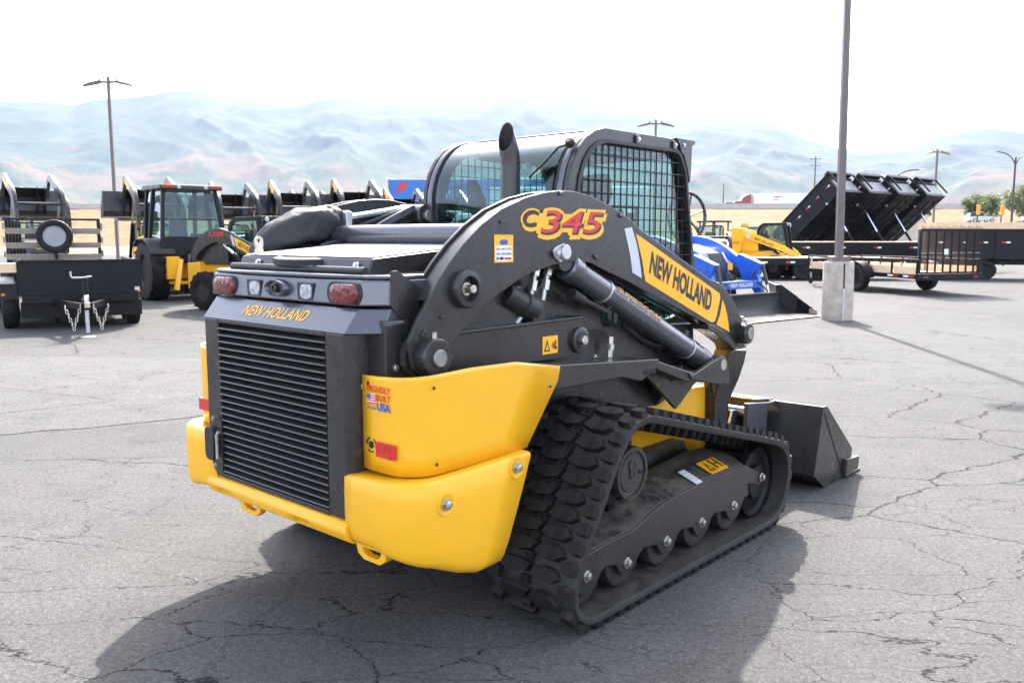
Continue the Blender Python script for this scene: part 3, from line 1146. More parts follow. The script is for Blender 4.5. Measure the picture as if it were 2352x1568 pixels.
def shell(plan, ztop, zbot, xfront, rows, name, m, S, thick, hook=None):
    """plan: points from the rear inner edge round the corner to the side's front end (last points stretch to xfront(z))"""
    b = B()
    b.M = S
    n_ = len(plan)
    seg = [0]
    for i in range(1, n_):
        seg.append(seg[-1] + math.hypot(plan[i][0] - plan[i - 1][0], plan[i][1] - plan[i - 1][1]))
    rings = []
    xc = [p for p in plan if p[1] <= plan[-1][1] + 1e-6][0][0]
    for v, inset in rows:
        ring = []
        for i, (x, y) in enumerate(plan):
            u = seg[i] / seg[-1]
            z = ztop(u) + (zbot(u) - ztop(u)) * v
            px, py = x, y
            if i > 0 and y <= plan[-1][1] + 1e-6:
                px = xc + (x - xc) * (xfront(z) - xc) / (plan[-1][0] - xc)
            # inset along the outline normal
            a, c_ = plan[max(i - 1, 0)], plan[min(i + 1, n_ - 1)]
            tx, ty = c_[0] - a[0], c_[1] - a[1]
            ln = math.hypot(tx, ty)
            nx_, ny_ = -ty / ln, tx / ln
            if nx_ < 0 and abs(nx_) > abs(ny_):
                nx_, ny_ = -nx_, -ny_
            if ny_ < 0 and abs(ny_) >= abs(nx_):
                nx_, ny_ = -nx_, -ny_
            if nx_ < -0.01:
                nx_, ny_ = -nx_, -ny_
            ring.append((px + nx_ * inset, py + ny_ * inset, z))
        rings.append(ring)
    b.loft(rings, closed=False, cap=False)
    return b.build(name, m, LO, 0.0, 60, thick)


def arc(cx, cy, r, a0, a1, k):
    return [(cx + r * math.cos(R(a0 + (a1 - a0) * i / k)), cy + r * math.sin(R(a0 + (a1 - a0) * i / k))) for i in range(k + 1)]


plan_b = [(-.765, -.485), (-.770, -.55), (-.770, -.62)] + arc(-.625, -.700, .145, 180, 270, 10)[1:-1] + [(-.625, -.845), (-.45, -.845), (-.30, -.845), (-.14, -.845)]
plan_p = [(-.700, -.518), (-.705, -.58), (-.705, -.65)] + arc(-.575, -.665, .13, 180, 270, 8)[1:-1] + [(-.575, -.795), (-.40, -.795), (-.15, -.795), (.12, -.795)]
for side in (1, -1):
    S = Matrix.Identity(4) if side == 1 else Matrix.Translation((0, -.04, 0)) @ mir

    def bt(u): return .735 + .012 * min(1, u * 3) + .012 * max(0, (u - .6) / .4)

    def bb_(u):
        tab = [(0, .468), (.15, .470), (.30, .448), (.47, .412), (.63, .366), (.78, .326), (1.0, .332)]
        for (u0, z0), (u1, z1) in zip(tab, tab[1:]):
            if u <= u1:
                return z0 + (z1 - z0) * (u - u0) / (u1 - u0)
        return .332

    def bx_(z): return -.128 - .165 * max(0, (.745 - z) / .40)
    rows_b = [(-.0, .10), (-.0, .022), (.010, .007), (.032, .0), (.25, -.002), (.5, -.002), (.78, .0), (.89, .005), (.945, .014), (.982, .034), (1.0, .075)]
    cor = shell(plan_b, bt, bb_, bx_, rows_b, 'bumper_corner', 'yellow_moulded', S, .012)

    def pt(u): return 1.100 + .020 * min(1, u * 2.2) - .052 * max(0, (u - .62) / .38) ** 2

    def pb(u): return .752 + .016 * max(0, u - .5)

    def px_(z): return .128 - .238 * max(0, min(1, (1.04 - z) / .30)) - (.012 if z > 1.055 else 0)
    sp_ = shell(plan_p, pt, pb, px_, [(0, 0), (.04, 0), (.2, 0), (.5, 0), (.8, 0), (1, 0)], 'side_panel', 'yellow', S, .012)
    # red reflector on the rear face
    b = B()
    b.M = S
    b.box(-.7165, -.7055, -.712, -.608, .812, .868)
    b.build('reflector', 'red_reflector', sp_, 0.002)
    if side == 1:
        for c, ax in (((-.595, -.847, .655), (0, -1, 0)), ((-.215, -.847, .712), (0, -1, 0))):
            b = B()
            b.lathe([(.044, -.004), (.042, .0035), (.036, .0045), (.030, .001), (.001, .001)], c, ax, 28)
            b.build('bolt_recess', 'yellow_moulded', cor, smooth=60)
            bolt((c[0], c[1] - .002, c[2]), ax, .016, cor)
        for x, y, z, ax in ((-.7065, -.56, 1.075, (-1, 0, 0)), (-.60, -.7965, 1.07, (0, -1, 0)), (.05, -.7965, .99, (0, -1, 0)), (-.59, -.7965, .79, (0, -1, 0))):
            b = B()
            b.lathe([(.006, 0), (.006, .0015)], (x, y, z), ax, 12)
            b.build('hole', 'dark_void', sp_)
        # vent hole with broken ring
        b = B()
        b.lathe([(.014, 0), (.014, .0015)], (-.7055, -.572, .848), (-1, 0, 0), 18)
        for k in range(3):
            for j in range(6):
                a0, a1 = R(k * 120 + j * 13), R(k * 120 + j * 13 + 13)
                q = []
                for xx in (-.7055, -.7072):
                    for aa, rr in ((a0, .024), (a1, .024), (a1, .029), (a0, .029)):
                        q.append((xx, -.572 + rr * math.cos(aa), .848 + rr * math.sin(aa)))
                b.add(q, [(0, 1, 2, 3), (7, 6, 5, 4), (0, 4, 5, 1), (1, 5, 6, 2), (2, 6, 7, 3), (3, 7, 4, 0)])
        b.build('vent_hole', 'dark_void', sp_, smooth=0)
        # printed badge
        ex, ez = (0, -1, 0), (0, 0, 1)
        o_ = (-.7085, -.545, .975)
        lettering('PROUDLY', (-.7085, -.555, 1.045), ex, ez, .130, .025, 'red_print', sp_, .02)
        lettering('BUILT', (-.7085, -.607, 1.016), ex, ez, .078, .023, 'red_print', sp_, .02)
        lettering('USA', (-.7085, -.609, .980), ex, ez, .076, .031, 'blue_print', sp_, .03)
        lettering('in the', (-.7085, -.555, .982), ex, ez, .048, .014, 'blue_print', sp_, .01)
        panel([(0, 0), (.046, 0), (.046, .034), (0, .034)], (-.7085, -.556, 1.003), ex, ez, 'white_print', sp_, 'flag_print', .001)
        for k in range(4):
            panel([(0, k * .0088), (.046, k * .0088), (.046, k * .0088 + .0046), (0, k * .0088 + .0046)], (-.7085, -.556, 1.003), ex, ez, 'red_print', sp_, 'flag_stripe', .001, .0006)
        panel([(0, .0162), (.020, .0162), (.020, .034), (0, .034)], (-.7085, -.556, 1.003), ex, ez, 'blue_print', sp_, 'flag_canton', .001, .0012)
        b = B()
        b.box(-.70, -.66, -.525, -.44, 1.045, 1.065)
        b.build('mounting_tab', 'yellow', sp_, .003)
b = B()
sect = [(-.60, .545), (-.700, .552), (-.755, .552), (-.775, .540), (-.785, .515), (-.775, .482), (-.740, .462), (-.60, .455)]
b.loft([[(x, y, z) for x, z in sect] for y in (.50, .30, .1, -.1, -.3, -.50)])
bb = b.build('bumper_beam', 'yellow_moulded', LO, 0.004, 50)
def carve(obj, cutter):
    """cut one solid out of another and keep only the result"""
    md = obj.modifiers.new('cut', 'BOOLEAN')
    md.operation = 'DIFFERENCE'
    md.object = cutter
    md.solver = 'EXACT'
    bpy.context.view_layer.update()
    dg = bpy.context.evaluated_depsgraph_get()
    me = bpy.data.meshes.new_from_object(obj.evaluated_get(dg))
    for m_ in list(obj.modifiers):
        obj.modifiers.remove(m_)
    old = obj.data
    obj.data = me
    bpy.data.meshes.remove(old)
    cm = cutter.data
    bpy.data.objects.remove(cutter)
    bpy.data.meshes.remove(cm)
    me.polygons.foreach_set('use_smooth', [True] * len(me.polygons))
    me.set_sharp_from_angle(angle=R(40))


for yc in (.36, -.22):
    b = B()
    prf = [(.075 * math.sin(math.pi * k / 14), -.075 * math.cos(math.pi * k / 14)) for k in range(15)]
    b.lathe(prf, (0, 0, 0), (0, 1, 0), 22)
    b.v = [(-.795 + x * .55, yc + y, .468 + z * .62) for x, y, z in b.v]
    carve(bb, b.build('scoop', 'yellow_moulded', LO, smooth=60))
for yc in (.22, -.60):
    b = B()
    b.ring([(yc + .085, .485), (yc + .070, .440), (yc + .035, .422), (yc - .055, .422), (yc - .085, .442), (yc - .095, .485)],
           [(yc + .045, .470), (yc + .035, .450), (yc + .015, .440), (yc - .040, .440), (yc - .058, .450), (yc - .062, .470)], 'x', -.745, -.715, 40)
    b.build('tie_down_loop', 'yellow', LO, .005)
b = B()
b.box(-.30, .14, .56, .80, .42, 1.0)
b.build('shadow_filler', 'black_plastic', LO, .02)  # added block, no real tank: closes a lit gap in the loader's ground shadow

# ---- rear door with grille
b = B()
b.box(-.715, -.70, -.39, .39, .555, 1.253)
door = b.build('rear_door', 'dark_void', LO)
for s in (1, -1):
    b = B()
    b.prism([(-.765, s * .385), (-.765, s * .494), (-.735, s * .512), (-.50, s * .512), (-.50, s * .385)], 'z', .556, 1.252)
    b.build('door_post', 'graphite', door, 0.006)
for z0, z1 in ((.553, .572), (1.236, 1.251)):
    b = B()
    b.box(-.765, -.55, -.384, .384, z0, z1)
    b.build('door_rail', 'graphite', door, .003)
slat = B()
slat.prism([(-.764, .0), (-.768, .004), (-.766, .009), (-.722, .023), (-.720, .018)], 'y', -.386, .386)
sm = slat.mesh('slat', 30)
sm.materials.append(MATS['graphite'])
for k in range(23):
    o = place('slat', sm, None, door)
    o.location = (0, 0, .578 + k * .0286)
b = B()
b.loft([[(-.766, .505, 1.252), (-.766, -.505, 1.252), (-.664, -.595, 1.252), (-.50, -.595, 1.252), (-.50, .595, 1.252), (-.664, .595, 1.252)],
        [(-.695, .505, 1.342), (-.695, -.505, 1.342), (-.625, -.595, 1.342), (-.50, -.595, 1.342), (-.50, .595, 1.342), (-.625, .595, 1.342)]])
nh = b.build('badge_panel', 'graphite_gloss', LO, 0.005)
e1 = Vector((0, -1, 0))
e2 = (Vector((-.695, 0, 1.342)) - Vector((-.766, 0, 1.252))).normalized()
o_ = Vector((-.766, .225, 1.252)) + e2 * .034
lettering('NEW HOLLAND', o_, e1, e2, .46, .052, 'yellow_decal', nh, .018, .28, lift=.0016)
b = B()
b.prism(rect_round(.075, .15, .03, 4, .455, .70), 'x', -.792, -.765)
lt = b.build('door_latch', 'black_plastic', door, .005)
b = B()
b.prism(rect_round(.085, .25, .03, 4, .420, .70), 'x', -.772, -.764)
b.build('latch_plate', 'graphite', lt, .002)
b = B()
b.tube((-.785, .395, .64), (-.785, .395, .75), .008, n=10)
b.build('latch_rod', 'zinc', lt)
for dz in (.60, .645, .75, .81):
    bolt((-.772, .405 if dz in (.645, .75) else .44, dz), (-1, 0, 0), .008, lt)

# ---- lamp panel
b = B()
b.loft([[(x - dx, y, z) for x, y in ((-.45, -.600), (-.632, -.600), (-.700, -.525), (-.703, 0), (-.700, .525), (-.632, .600), (-.45, .600))] for z, dx in ((1.350, .004), (1.446, -.006))])
lp = b.build('lamp_panel', 'graphite_gloss', LO, 0.008)
b = B()
b.prism([(-.45, -.595), (-.630, -.595), (-.685, -.520), (-.706, -.25), (-.710, 0), (-.706, .25), (-.685, .520), (-.630, .595), (-.45, .595)], 'z', 1.4475, 1.462)
b.build('panel_lip', 'graphite_gloss', lp, 0.006)
for s in (1, -1):
    yc = s * .424 - .002
    b = B()
    b.prism(rect_round(.205, .086, .040, 5, yc, 1.393), 'x', -.7065, -.690)
    b.build('lamp_surround', 'black_plastic', lp, .003)
    b = B()
    b.lathe([(.0, 0)], (0, 0, 0), (1, 0, 0), 3) if False else None
    rings = []
    for h, k_ in ((-.704, 1.0), (-.713, .98), (-.717, .90), (-.719, .6)):
        rings.append([(h, y, z) for y, z in rect_round(.170 * k_, .074 * k_, .034 * k_, 5, yc - .006, 1.393)])
    b.loft(rings)
    b.build('tail_lamp', 'red_lens', lp, smooth=60)
    yw = s * .183
    b = B()
    b.prism([(yw - .055, 1.425), (yw + .055, 1.425), (yw + .050, 1.358), (yw - .050, 1.358)], 'x', -.7065, -.69)
    b.build('lamp_surround', 'black_plastic', lp, .003)
    b = B()
    b.loft([[(-.705, y, z) for y, z in rect_round(.075, .060, .02, 4, yw - .008, 1.391)], [(-.712, y, z) for y, z in rect_round(.070, .055, .02, 4, yw - .008, 1.391)]])
    b.build('work_lamp', 'clear_lens', lp, .002)
b = B()
ov = [(.074 * math.cos(2 * math.pi * i / 28), 1.398 + .034 * math.sin(2 * math.pi * i / 28)) for i in range(28)]
rings = [[(h, y * k_, 1.398 + (z - 1.398) * k_) for y, z in ov] for h, k_ in ((-.70, 1.05), (-.722, 1.0), (-.728, .92), (-.722, .84), (-.712, .78))]
b.loft(rings)
cmx = b.build('camera_housing', 'graphite_gloss', lp, smooth=50)
b = B()
b.lathe([(.018, 0), (.018, .016), (.012, .018), (.012, .014), (.001, .014)], (-.712, 0, 1.398), (-1, 0, 0), 18)
b.build('camera_lens', 'black_plastic', cmx, smooth=40)

# ---- hood
b = B()
b.loft([[(-.625, -.470, 1.465), (-.600, -.470, 1.520), (.0, -.470, 1.568), (.42, -.44, 1.60), (.42, -.44, 1.42), (-.60, -.47, 1.42)],
        [(-.625, .440, 1.465), (-.600, .440, 1.520), (.0, .440, 1.568), (.42, .42, 1.60), (.42, .42, 1.42), (-.60, .44, 1.42)]])
hood = b.build('hood', 'graphite', LO, 0.006)
b = B()
b.loft([[(-.594, -.455, 1.5235), (0, -.455, 1.571), (.41, -.42, 1.602), (.41, -.42, 1.604), (0, -.455, 1.5735), (-.594, -.455, 1.526)],
        [(-.594, .425, 1.5235), (0, .425, 1.571), (.41, .40, 1.602), (.41, .40, 1.604), (0, .425, 1.5735), (-.594, .425, 1.526)]])
b.build('grip_plate', 'grip_plate', hood, smooth=0)
b = B()
b.tube((-.635, -.468, 1.474), (-.635, .465, 1.474), .016, n=14)
b.build('hood_edge_tube', 'black_plastic', hood)
b = B()
b.loft([[(-.610, .130, 1.500), (-.612, .130, 1.518), (-.60, .130, 1.52)], [(-.650, .120, 1.488), (-.655, .120, 1.515), (-.62, .120, 1.526)],
        [(-.668, .05, 1.484), (-.672, .05, 1.511), (-.64, .05, 1.522)], [(-.668, -.07, 1.484), (-.672, -.07, 1.511), (-.64, -.07, 1.522)],
        [(-.650, -.14, 1.486), (-.655, -.14, 1.512), (-.62, -.14, 1.523)], [(-.610, -.16, 1.490), (-.612, -.16, 1.512), (-.60, -.16, 1.515)]])
b.build('hood_handle', 'black_plastic', hood, .006)
for y in (.28, -.395):
    bolt((-.618, y, 1.494), (-.92, 0, .4), .010, hood, 'chrome')
b = B()
b.ring(rect_round(.04, .06, .019, 5, -.555, 1.575), rect_round(.016, .020, .0079, 5, -.555, 1.585), 'y', .375, .383, 32)
b.box(-.575, -.535, .375, .383, 1.525, 1.55)
b.build('lifting_eye', 'zinc', hood, smooth=30)
# wings beside the hood
for S in (Matrix.Identity(4), mir):
    b = B()
    b.M = S
    b.prism([(-.60, 1.05), (-.60, 1.395), (-.50, 1.465), (-.44, 1.465), (-.44, 1.05)], 'x', -.55, .10)
    b.build('side_wing', 'graphite', LO, .005)
    if S is not mir:
        b = B()
        b.prism([(-.628, 1.478), (-.595, 1.480), (-.480, 1.412), (-.480, 1.30), (-.58, 1.30), (-.628, 1.352)], 'y', -.603, -.598)
        b.build('end_plate', 'graphite', LO, .003)
    b = B()
    b.M = S
    b.prism([(-.505, 1.08), (-.505, 1.285), (-.56, 1.300), (-.60, 1.300), (-.612, 1.285), (-.612, 1.08)], 'x', -.665, -.56)
    b.build('tower_post', 'graphite', LO, .006)
    b = B()
    b.M = S
    b.tube((-.655, -.470, .80), (-.655, -.470, 1.16), .035, n=14)
    b.build('air_duct', 'steel_plate', LO)
bolt((-.62, -.606, 1.125), (0, -1, 0), .014, LO)
b = B()
b.box(-.70, -.66, -.585, -.505, .92, 1.03)
b.build('cover_plate', 'dark_void', LO, .004)

# ---- towers carrying the lift arms
for S in (Matrix.Identity(4), mir):
    b = B()
    b.M = S
    b.prism([(-.60, 1.05), (-.62, 1.30), (-.40, 1.46), (.10, 1.66), (.36, 1.74), (.46, 1.775), (.54, 1.775), (.585, 1.72), (.56, 1.55), (.66, 1.35), (.74, 1.18), (.84, 1.08)], 'y', -.555, -.52)
    tw = b.build('tower', 'graphite', LO, .006)
    b = B()
    b.M = S
    b.lathe([(.058, 0), (.062, .004), (.062, .055), (.056, .060), (.034, .060), (.034, .066), (.030, .070)], (.525, -.52, 1.715), (0, 1, 0), 28)
    b.build('tower_boss', 'graphite', tw, smooth=35)
    b = B()
    b.M = S
    b.lathe([(.032, 0), (.032, .012), (.029, .015)], (.525, -.447, 1.715), (0, 1, 0), 22)
    b.build('pin', 'steel_plate', tw, smooth=35)
    # link from the rear pivot forward to its pin
    b = B()
    b.M = S
    b.prism([(-.55, 1.10), (-.56, 1.20), (-.36, 1.226), (.40, 1.236), (.475, 1.232), (.49, 1.15), (.465, 1.085), (.43, 1.06), (.33, 1.062), (-.45, 1.08)], 'y', -.632, -.605)
    b.prism([(-.36, 1.238), (.47, 1.244), (.47, 1.232), (-.36, 1.226)], 'y', -.648, -.575)
    lk = b.build('control_link', 'graphite', LO, .005)
    b = B()
    b.M = S
    b.lathe([(.062, 0), (.060, .018), (.050, .022), (.036, .022), (.036, .026), (.034, .028)], (.451, -.632, 1.135), (0, -1, 0), 28)
    b.build('link_boss', 'graphite', lk, smooth=35)
    b = B()
    b.M = S
    b.lathe([(.021, 0), (.021, .016), (.018, .019)], (.451, -.656, 1.135), (0, -1, 0), 20)
    b.build('pin', 'zinc', lk, smooth=35)
    # shock cylinder stub behind the link
    b = B()
    b.M = S
    b.tube((-.02, -.60, 1.37), (.11, -.60, 1.31), .050, n=20)
    b.tube((.09, -.60, 1.32), (.17, -.60, 1.29), .058, n=20)
    b.box(.13, .21, -.64, -.56, 1.23, 1.33)
    b.build('stop_damper', 'black_plastic', LO, .008)
panel([(0, 0), (.105, 0), (.105, .078), (0, .078)], (.195, -.6345, 1.092), (1, 0, 0), (0, 0, 1), 'yellow_decal', LO, 'warning_plate', .002)
wp = LO.children[-1]
panel([(.010, .012), (.050, .012), (.030, .064)], (.195, -.6345, 1.092), (1, 0, 0), (0, 0, 1), 'black_print', wp, 'warning_triangle', .001, .0012)
panel([(.019, .018), (.041, .018), (.030, .046)], (.195, -.6345, 1.092), (1, 0, 0), (0, 0, 1), 'yellow_decal', wp, 'warning_triangle', .001, .0018)
panel([(.060, .030), (.070, .020), (.080, .042), (.068, .052)], (.195, -.6345, 1.092), (1, 0, 0), (0, 0, 1), 'red_print', wp, 'pictogram', .001, .0012)
panel([(.076, .020), (.098, .016), (.096, .030), (.088, .032), (.094, .055), (.086, .058)], (.195, -.6345, 1.092), (1, 0, 0), (0, 0, 1), 'black_print', wp, 'pictogram', .001, .0012)

# ---- lift arms
ARM = [(-.553, 1.094), (-.592, 1.125), (-.603, 1.175), (-.612, 1.225), (-.567, 1.302), (-.513, 1.374), (-.465, 1.439), (-.402, 1.507), (-.329, 1.575), (-.234, 1.646),
       (-.12, 1.710), (.028, 1.762), (.150, 1.787), (.262, 1.799), (.362, 1.798), (.467, 1.783), (.576, 1.756), (.690, 1.722), (.800, 1.680),
       (.872, 1.640), (1.562, 1.373), (1.678, 1.346), (1.785, 1.290), (1.882, 1.210), (1.951, 1.130), (2.005, 1.040), (2.030, .950),
       (1.862, .950), (1.835, 1.000), (1.79, 1.035), (1.680, 1.078), (1.591, 1.111), (1.235, 1.233), (.752, 1.397), (.560, 1.456), (.480, 1.484), (.400, 1.493), (.325, 1.493), (.216, 1.483), (.074, 1.454),
       (-.016, 1.425), (-.12, 1.380), (-.22, 1.330), (-.277, 1.293), (-.348, 1.240), (-.405, 1.185), (-.430, 1.135), (-.465, 1.096), (-.51, 1.084)]
LEG = [(1.852, .951, 2.058, .930, -.668), (1.873, .908, 2.083, .858, -.645), (1.890, .823, 2.075, .750, -.615), (1.893, .746, 2.076, .680, -.585),
       (1.882, .680, 2.066, .640, -.572), (1.877, .619, 2.052, .600, -.566), (1.887, .535, 2.052, .500, -.562), (1.90, .40, 2.07, .38, -.56), (1.93, .22, 2.09, .22, -.56)]
for side in (1, -1):
    S = Matrix.Identity(4) if side == 1 else mir
    b = B()
    b.M = S
    b.prism(ARM, 'y', -.680, -.660)
    b.prism(ARM, 'y', -.585, -.568)
    # web between the plates, set in from the edge
    def inset(k, d):
        a, c = ARM[k - 1], ARM[(k + 1) % len(ARM)]
        tx, tz = c[0] - a[0], c[1] - a[1]
        ln = math.hypot(tx, tz)
        return (ARM[k][0] + tz / ln * d, ARM[k][1] - tx / ln * d)
    inn = [inset(k, .012) for k in range(5, len(ARM) - 6)]
    inn = [(x, z) for x, z in inn]
    b.prism(inn, 'y', -.662, -.583)
    b.loft([[(x0, y, z0), (x0, y + .10, z0), (x1, y + .10, z1), (x1, y, z1)] for x0, z0, x1, z1, y in LEG])
    arm = b.build('lift_arm', 'graphite', LO, .004)
    for x, z in ((-.517, 1.162),):
        b = B()
        b.M = S
        b.lathe([(.070, 0), (.072, .006), (.072, .050), (.066, .055), (.040, .055)], (x, -.68, z), (0, -1, 0), 32)
        b.build('pivot_boss', 'graphite', arm, smooth=35)
        b = B()
        b.M = S
        b.lathe([(.033, 0), (.033, .012), (.030, .015)], (x, -.733, z), (0, -1, 0), 24)
        b.build('pin', 'steel_plate', arm, smooth=35)
        b = B()
        b.M = S
        b.lathe([(.085, 0), (.085, .03)], (x - .01, -.655, z), (0, 1, 0), 28)
        b.lathe([(.11, 0), (.11, .02)], (x - .02, -.575, z + .02), (0, 1, 0), 28)
        b.build('pivot_disc', 'graphite', arm, smooth=35)
    b = B()
    b.M = S
    b.lathe([(.074, 0), (.074, .028), (.070, .034), (.050, .036), (.046, .030), (.044, .003), (.001, .003)], (-.331, -.68, 1.405), (0, -1, 0), 32)
    b.build('stop_ring', 'graphite', arm, smooth=35)
    b = B()
    b.M = S
    b.lathe([(.058, 0), (.060, .005), (.060, .055), (.055, .060), (.042, .060)], (1.945, -.68, 1.045), (0, -1, 0), 28)
    b.build('knee_boss', 'graphite', arm, smooth=35)
    b = B()
    b.M = S
    b.lathe([(.036, 0), (.036, .010), (.033, .013)], (1.945, -.738, 1.045), (0, -1, 0), 22)
    b.build('pin', 'steel_plate', arm, smooth=35)
    b = B()
    b.M = S
    b.prism(rect_round(.085, .13, .04, 6, 1.975, .56), 'y', -.565, -.5605)
    b.build('arm_opening', 'dark_void', arm)
    b = B()
    b.M = S
    # keeper plate of the upper cylinder pin
    k_ = [(.205, 1.520), (.245, 1.490), (.290, 1.515), (.295, 1.550), (.270, 1.575), (.215, 1.560), (.195, 1.545)]
    b.prism(k_, 'y', -.692, -.680)
    kp = b.build('pin_keeper', 'galvanised', arm, .004)
    b = B()
    b.M = S
    b.lathe([(.033, 0), (.033, .018), (.028, .022)], (.262, -.692, 1.536), (0, -1, 0), 22)
    b.build('pin', 'galvanised', kp, smooth=35)
    if side == 1:
        bolt((-.331, -.684, 1.405), (0, -1, 0), .018, arm, h=.04)
        bolt((.215, -.692, 1.532), (0, -1, 0), .014, kp, 'galvanised')
        for x, z, a in ((-.115, 1.66, 0), (.255, 1.785, .1), (.70, 1.70, -.3), (-.545, 1.25, .9), (-.445, 1.305, 0), (.505, 1.512, -.6), (-.408, 1.155, -1.0)):
            b = B()
            b.cbox((x, -.683, z), (.030, .010, .014), (0, -a, 0))
            b.build('weld_tab', 'graphite', arm, .003)
        for x, z in ((-.517, 1.24), (-.52, 1.086), (1.945, 1.112), (1.95, .98)):
            b = B()
            b.tube((x, -.712, z - .012), (x, -.712, z + .016), .010, n=8)
            b.build('grease_fitting', 'zinc', arm)
        # decals
        FX, FZ = (1, 0, 0), (0, 0, 1)

        def dec(pts, m, name, lift, par=arm, th=.001):
            return panel(pts, (0, -.6805, 0), FX, FZ, m, par, name, th, lift)
        stripe = smooth_open([(.735, 1.640), (.770, 1.560), (.795, 1.490), (.808, 1.432)], 4)
        stripe2 = smooth_open([(.890, 1.402), (.872, 1.480), (.840, 1.570), (.797, 1.648)], 4)
        dec([(p[0], p[1]) for p in stripe] + [(p[0], p[1]) for p in stripe2], 'grey_print', 'stripe_decal', .0014)
        nd = dec([(.834, 1.618), (1.676, 1.290), (1.688, 1.268), (1.655, 1.172), (1.634, 1.138), (1.598, 1.132), (.923, 1.386), (.895, 1.480)], 'yellow_decal', 'name_decal', .0016)
        dec([(1.714, 1.256), (1.752, 1.205), (1.782, 1.140), (1.808, 1.062), (1.652, 1.116), (1.690, 1.172)], 'yellow_decal', 'tip_decal', .0016)
        ang = math.atan2(1.128 - 1.384, 1.604 - .923)
        xd = Vector((math.cos(ang), 0, math.sin(ang)))
        yd = Vector((-math.sin(ang), 0, math.cos(ang)))
        yd = (yd + xd * -.16).normalized()
        lettering('NEW HOLLAND', Vector((.952, -.6805, 1.425)) + yd * .0, xd, yd, .665, .112, 'black_print', nd, .040, 0.0, lift=.0030)
        # model number: layered print
        sh = 0.22

        def model(txt, x, z, w, h, par):
            for bold, m, lf, dx, dz in ((.085, 'yellow_decal', .0014, .010, -.018), (.085, 'yellow_decal', .0016, 0, 0), (.025, 'black_print', .0021, .008, -.007), (.005, 'red_print' if txt != 'C' else 'black_print', .0026, 0, 0)):
                vs_, fs, tw_, th_ = text_mesh(txt, bold, sh)
                v0, f0, tw0, th0 = text_mesh(txt, .005, sh)
                gw, gh = (tw_ - tw0) / 2 * w / tw0, (th_ - th0) / 2 * h / th0
                lettering(txt, (x - gw + dx, -.6805, z - gh + dz), FX, FZ, w * tw_ / tw0, h * th_ / th0, m, par, bold, sh, name='model_print', lift=lf)
        bk = dec([(.06, 1.700), (.53, 1.700), (.51, 1.650), (.50, 1.640), (.16, 1.640), (.05, 1.660)], 'yellow_decal', 'model_decal', .0010)
        model('C', .006, 1.648, .095, .064, bk)
        model('345', .118, 1.618, .440, .096, bk)
        # dealer sticker
        st = dec([(-.163, 1.500), (-.051, 1.500), (-.051, 1.610), (-.163, 1.610)], 'yellow_decal', 'dealer_sticker', .0016)
        dec([(-.156, 1.506), (-.058, 1.506), (-.058, 1.566), (-.156, 1.566)], 'white_print', 'sticker_field', .0022, st)
        dec([(-.135, 1.580), (-.121, 1.591), (-.093, 1.591), (-.079, 1.580), (-.093, 1.570), (-.121, 1.570)], 'blue_print', 'sticker_emblem', .0022, st)
        lettering('801.447.2753', (-.151, -.6805, 1.549), FX, FZ, .088, .009, 'black_print', st, .01, lift=.003)
        lettering('801.404.8881', (-.151, -.6805, 1.530), FX, FZ, .088, .009, 'black_print', st, .01, lift=.003)
        dec([(-.151, 1.511), (-.137, 1.511), (-.137, 1.522), (-.151, 1.522)], 'blue_print', 'sticker_mark', .0028, st)
        dec([(-.132, 1.511), (-.110, 1.511), (-.110, 1.522), (-.132, 1.522)], 'black_print', 'sticker_mark', .0028, st)
        dec([(-.104, 1.511), (-.064, 1.511), (-.064, 1.520), (-.104, 1.520)], 'red_print', 'sticker_mark', .0028, st)
    # cross bracing bracket at the knee
    b = B()
    b.M = S
    b.prism([(1.53, 1.128), (1.60, 1.118), (1.80, 1.035), (1.845, .99), (1.845, .95), (1.80, .985), (1.60, 1.075), (1.53, 1.10)], 'y', -.70, -.60)
    b.build('arm_flange', 'graphite', arm, .005)

# cross tube between the arms behind the cab
b = B()
b.tube((.03, .57, 1.585), (-.16, -.57, 1.60), .042, n=24) if False else b.tube((-.02, .57, 1.615), (-.02, -.57, 1.615), .044, n=24)
b.build('cross_tube', 'graphite_gloss', LO, smooth=40)

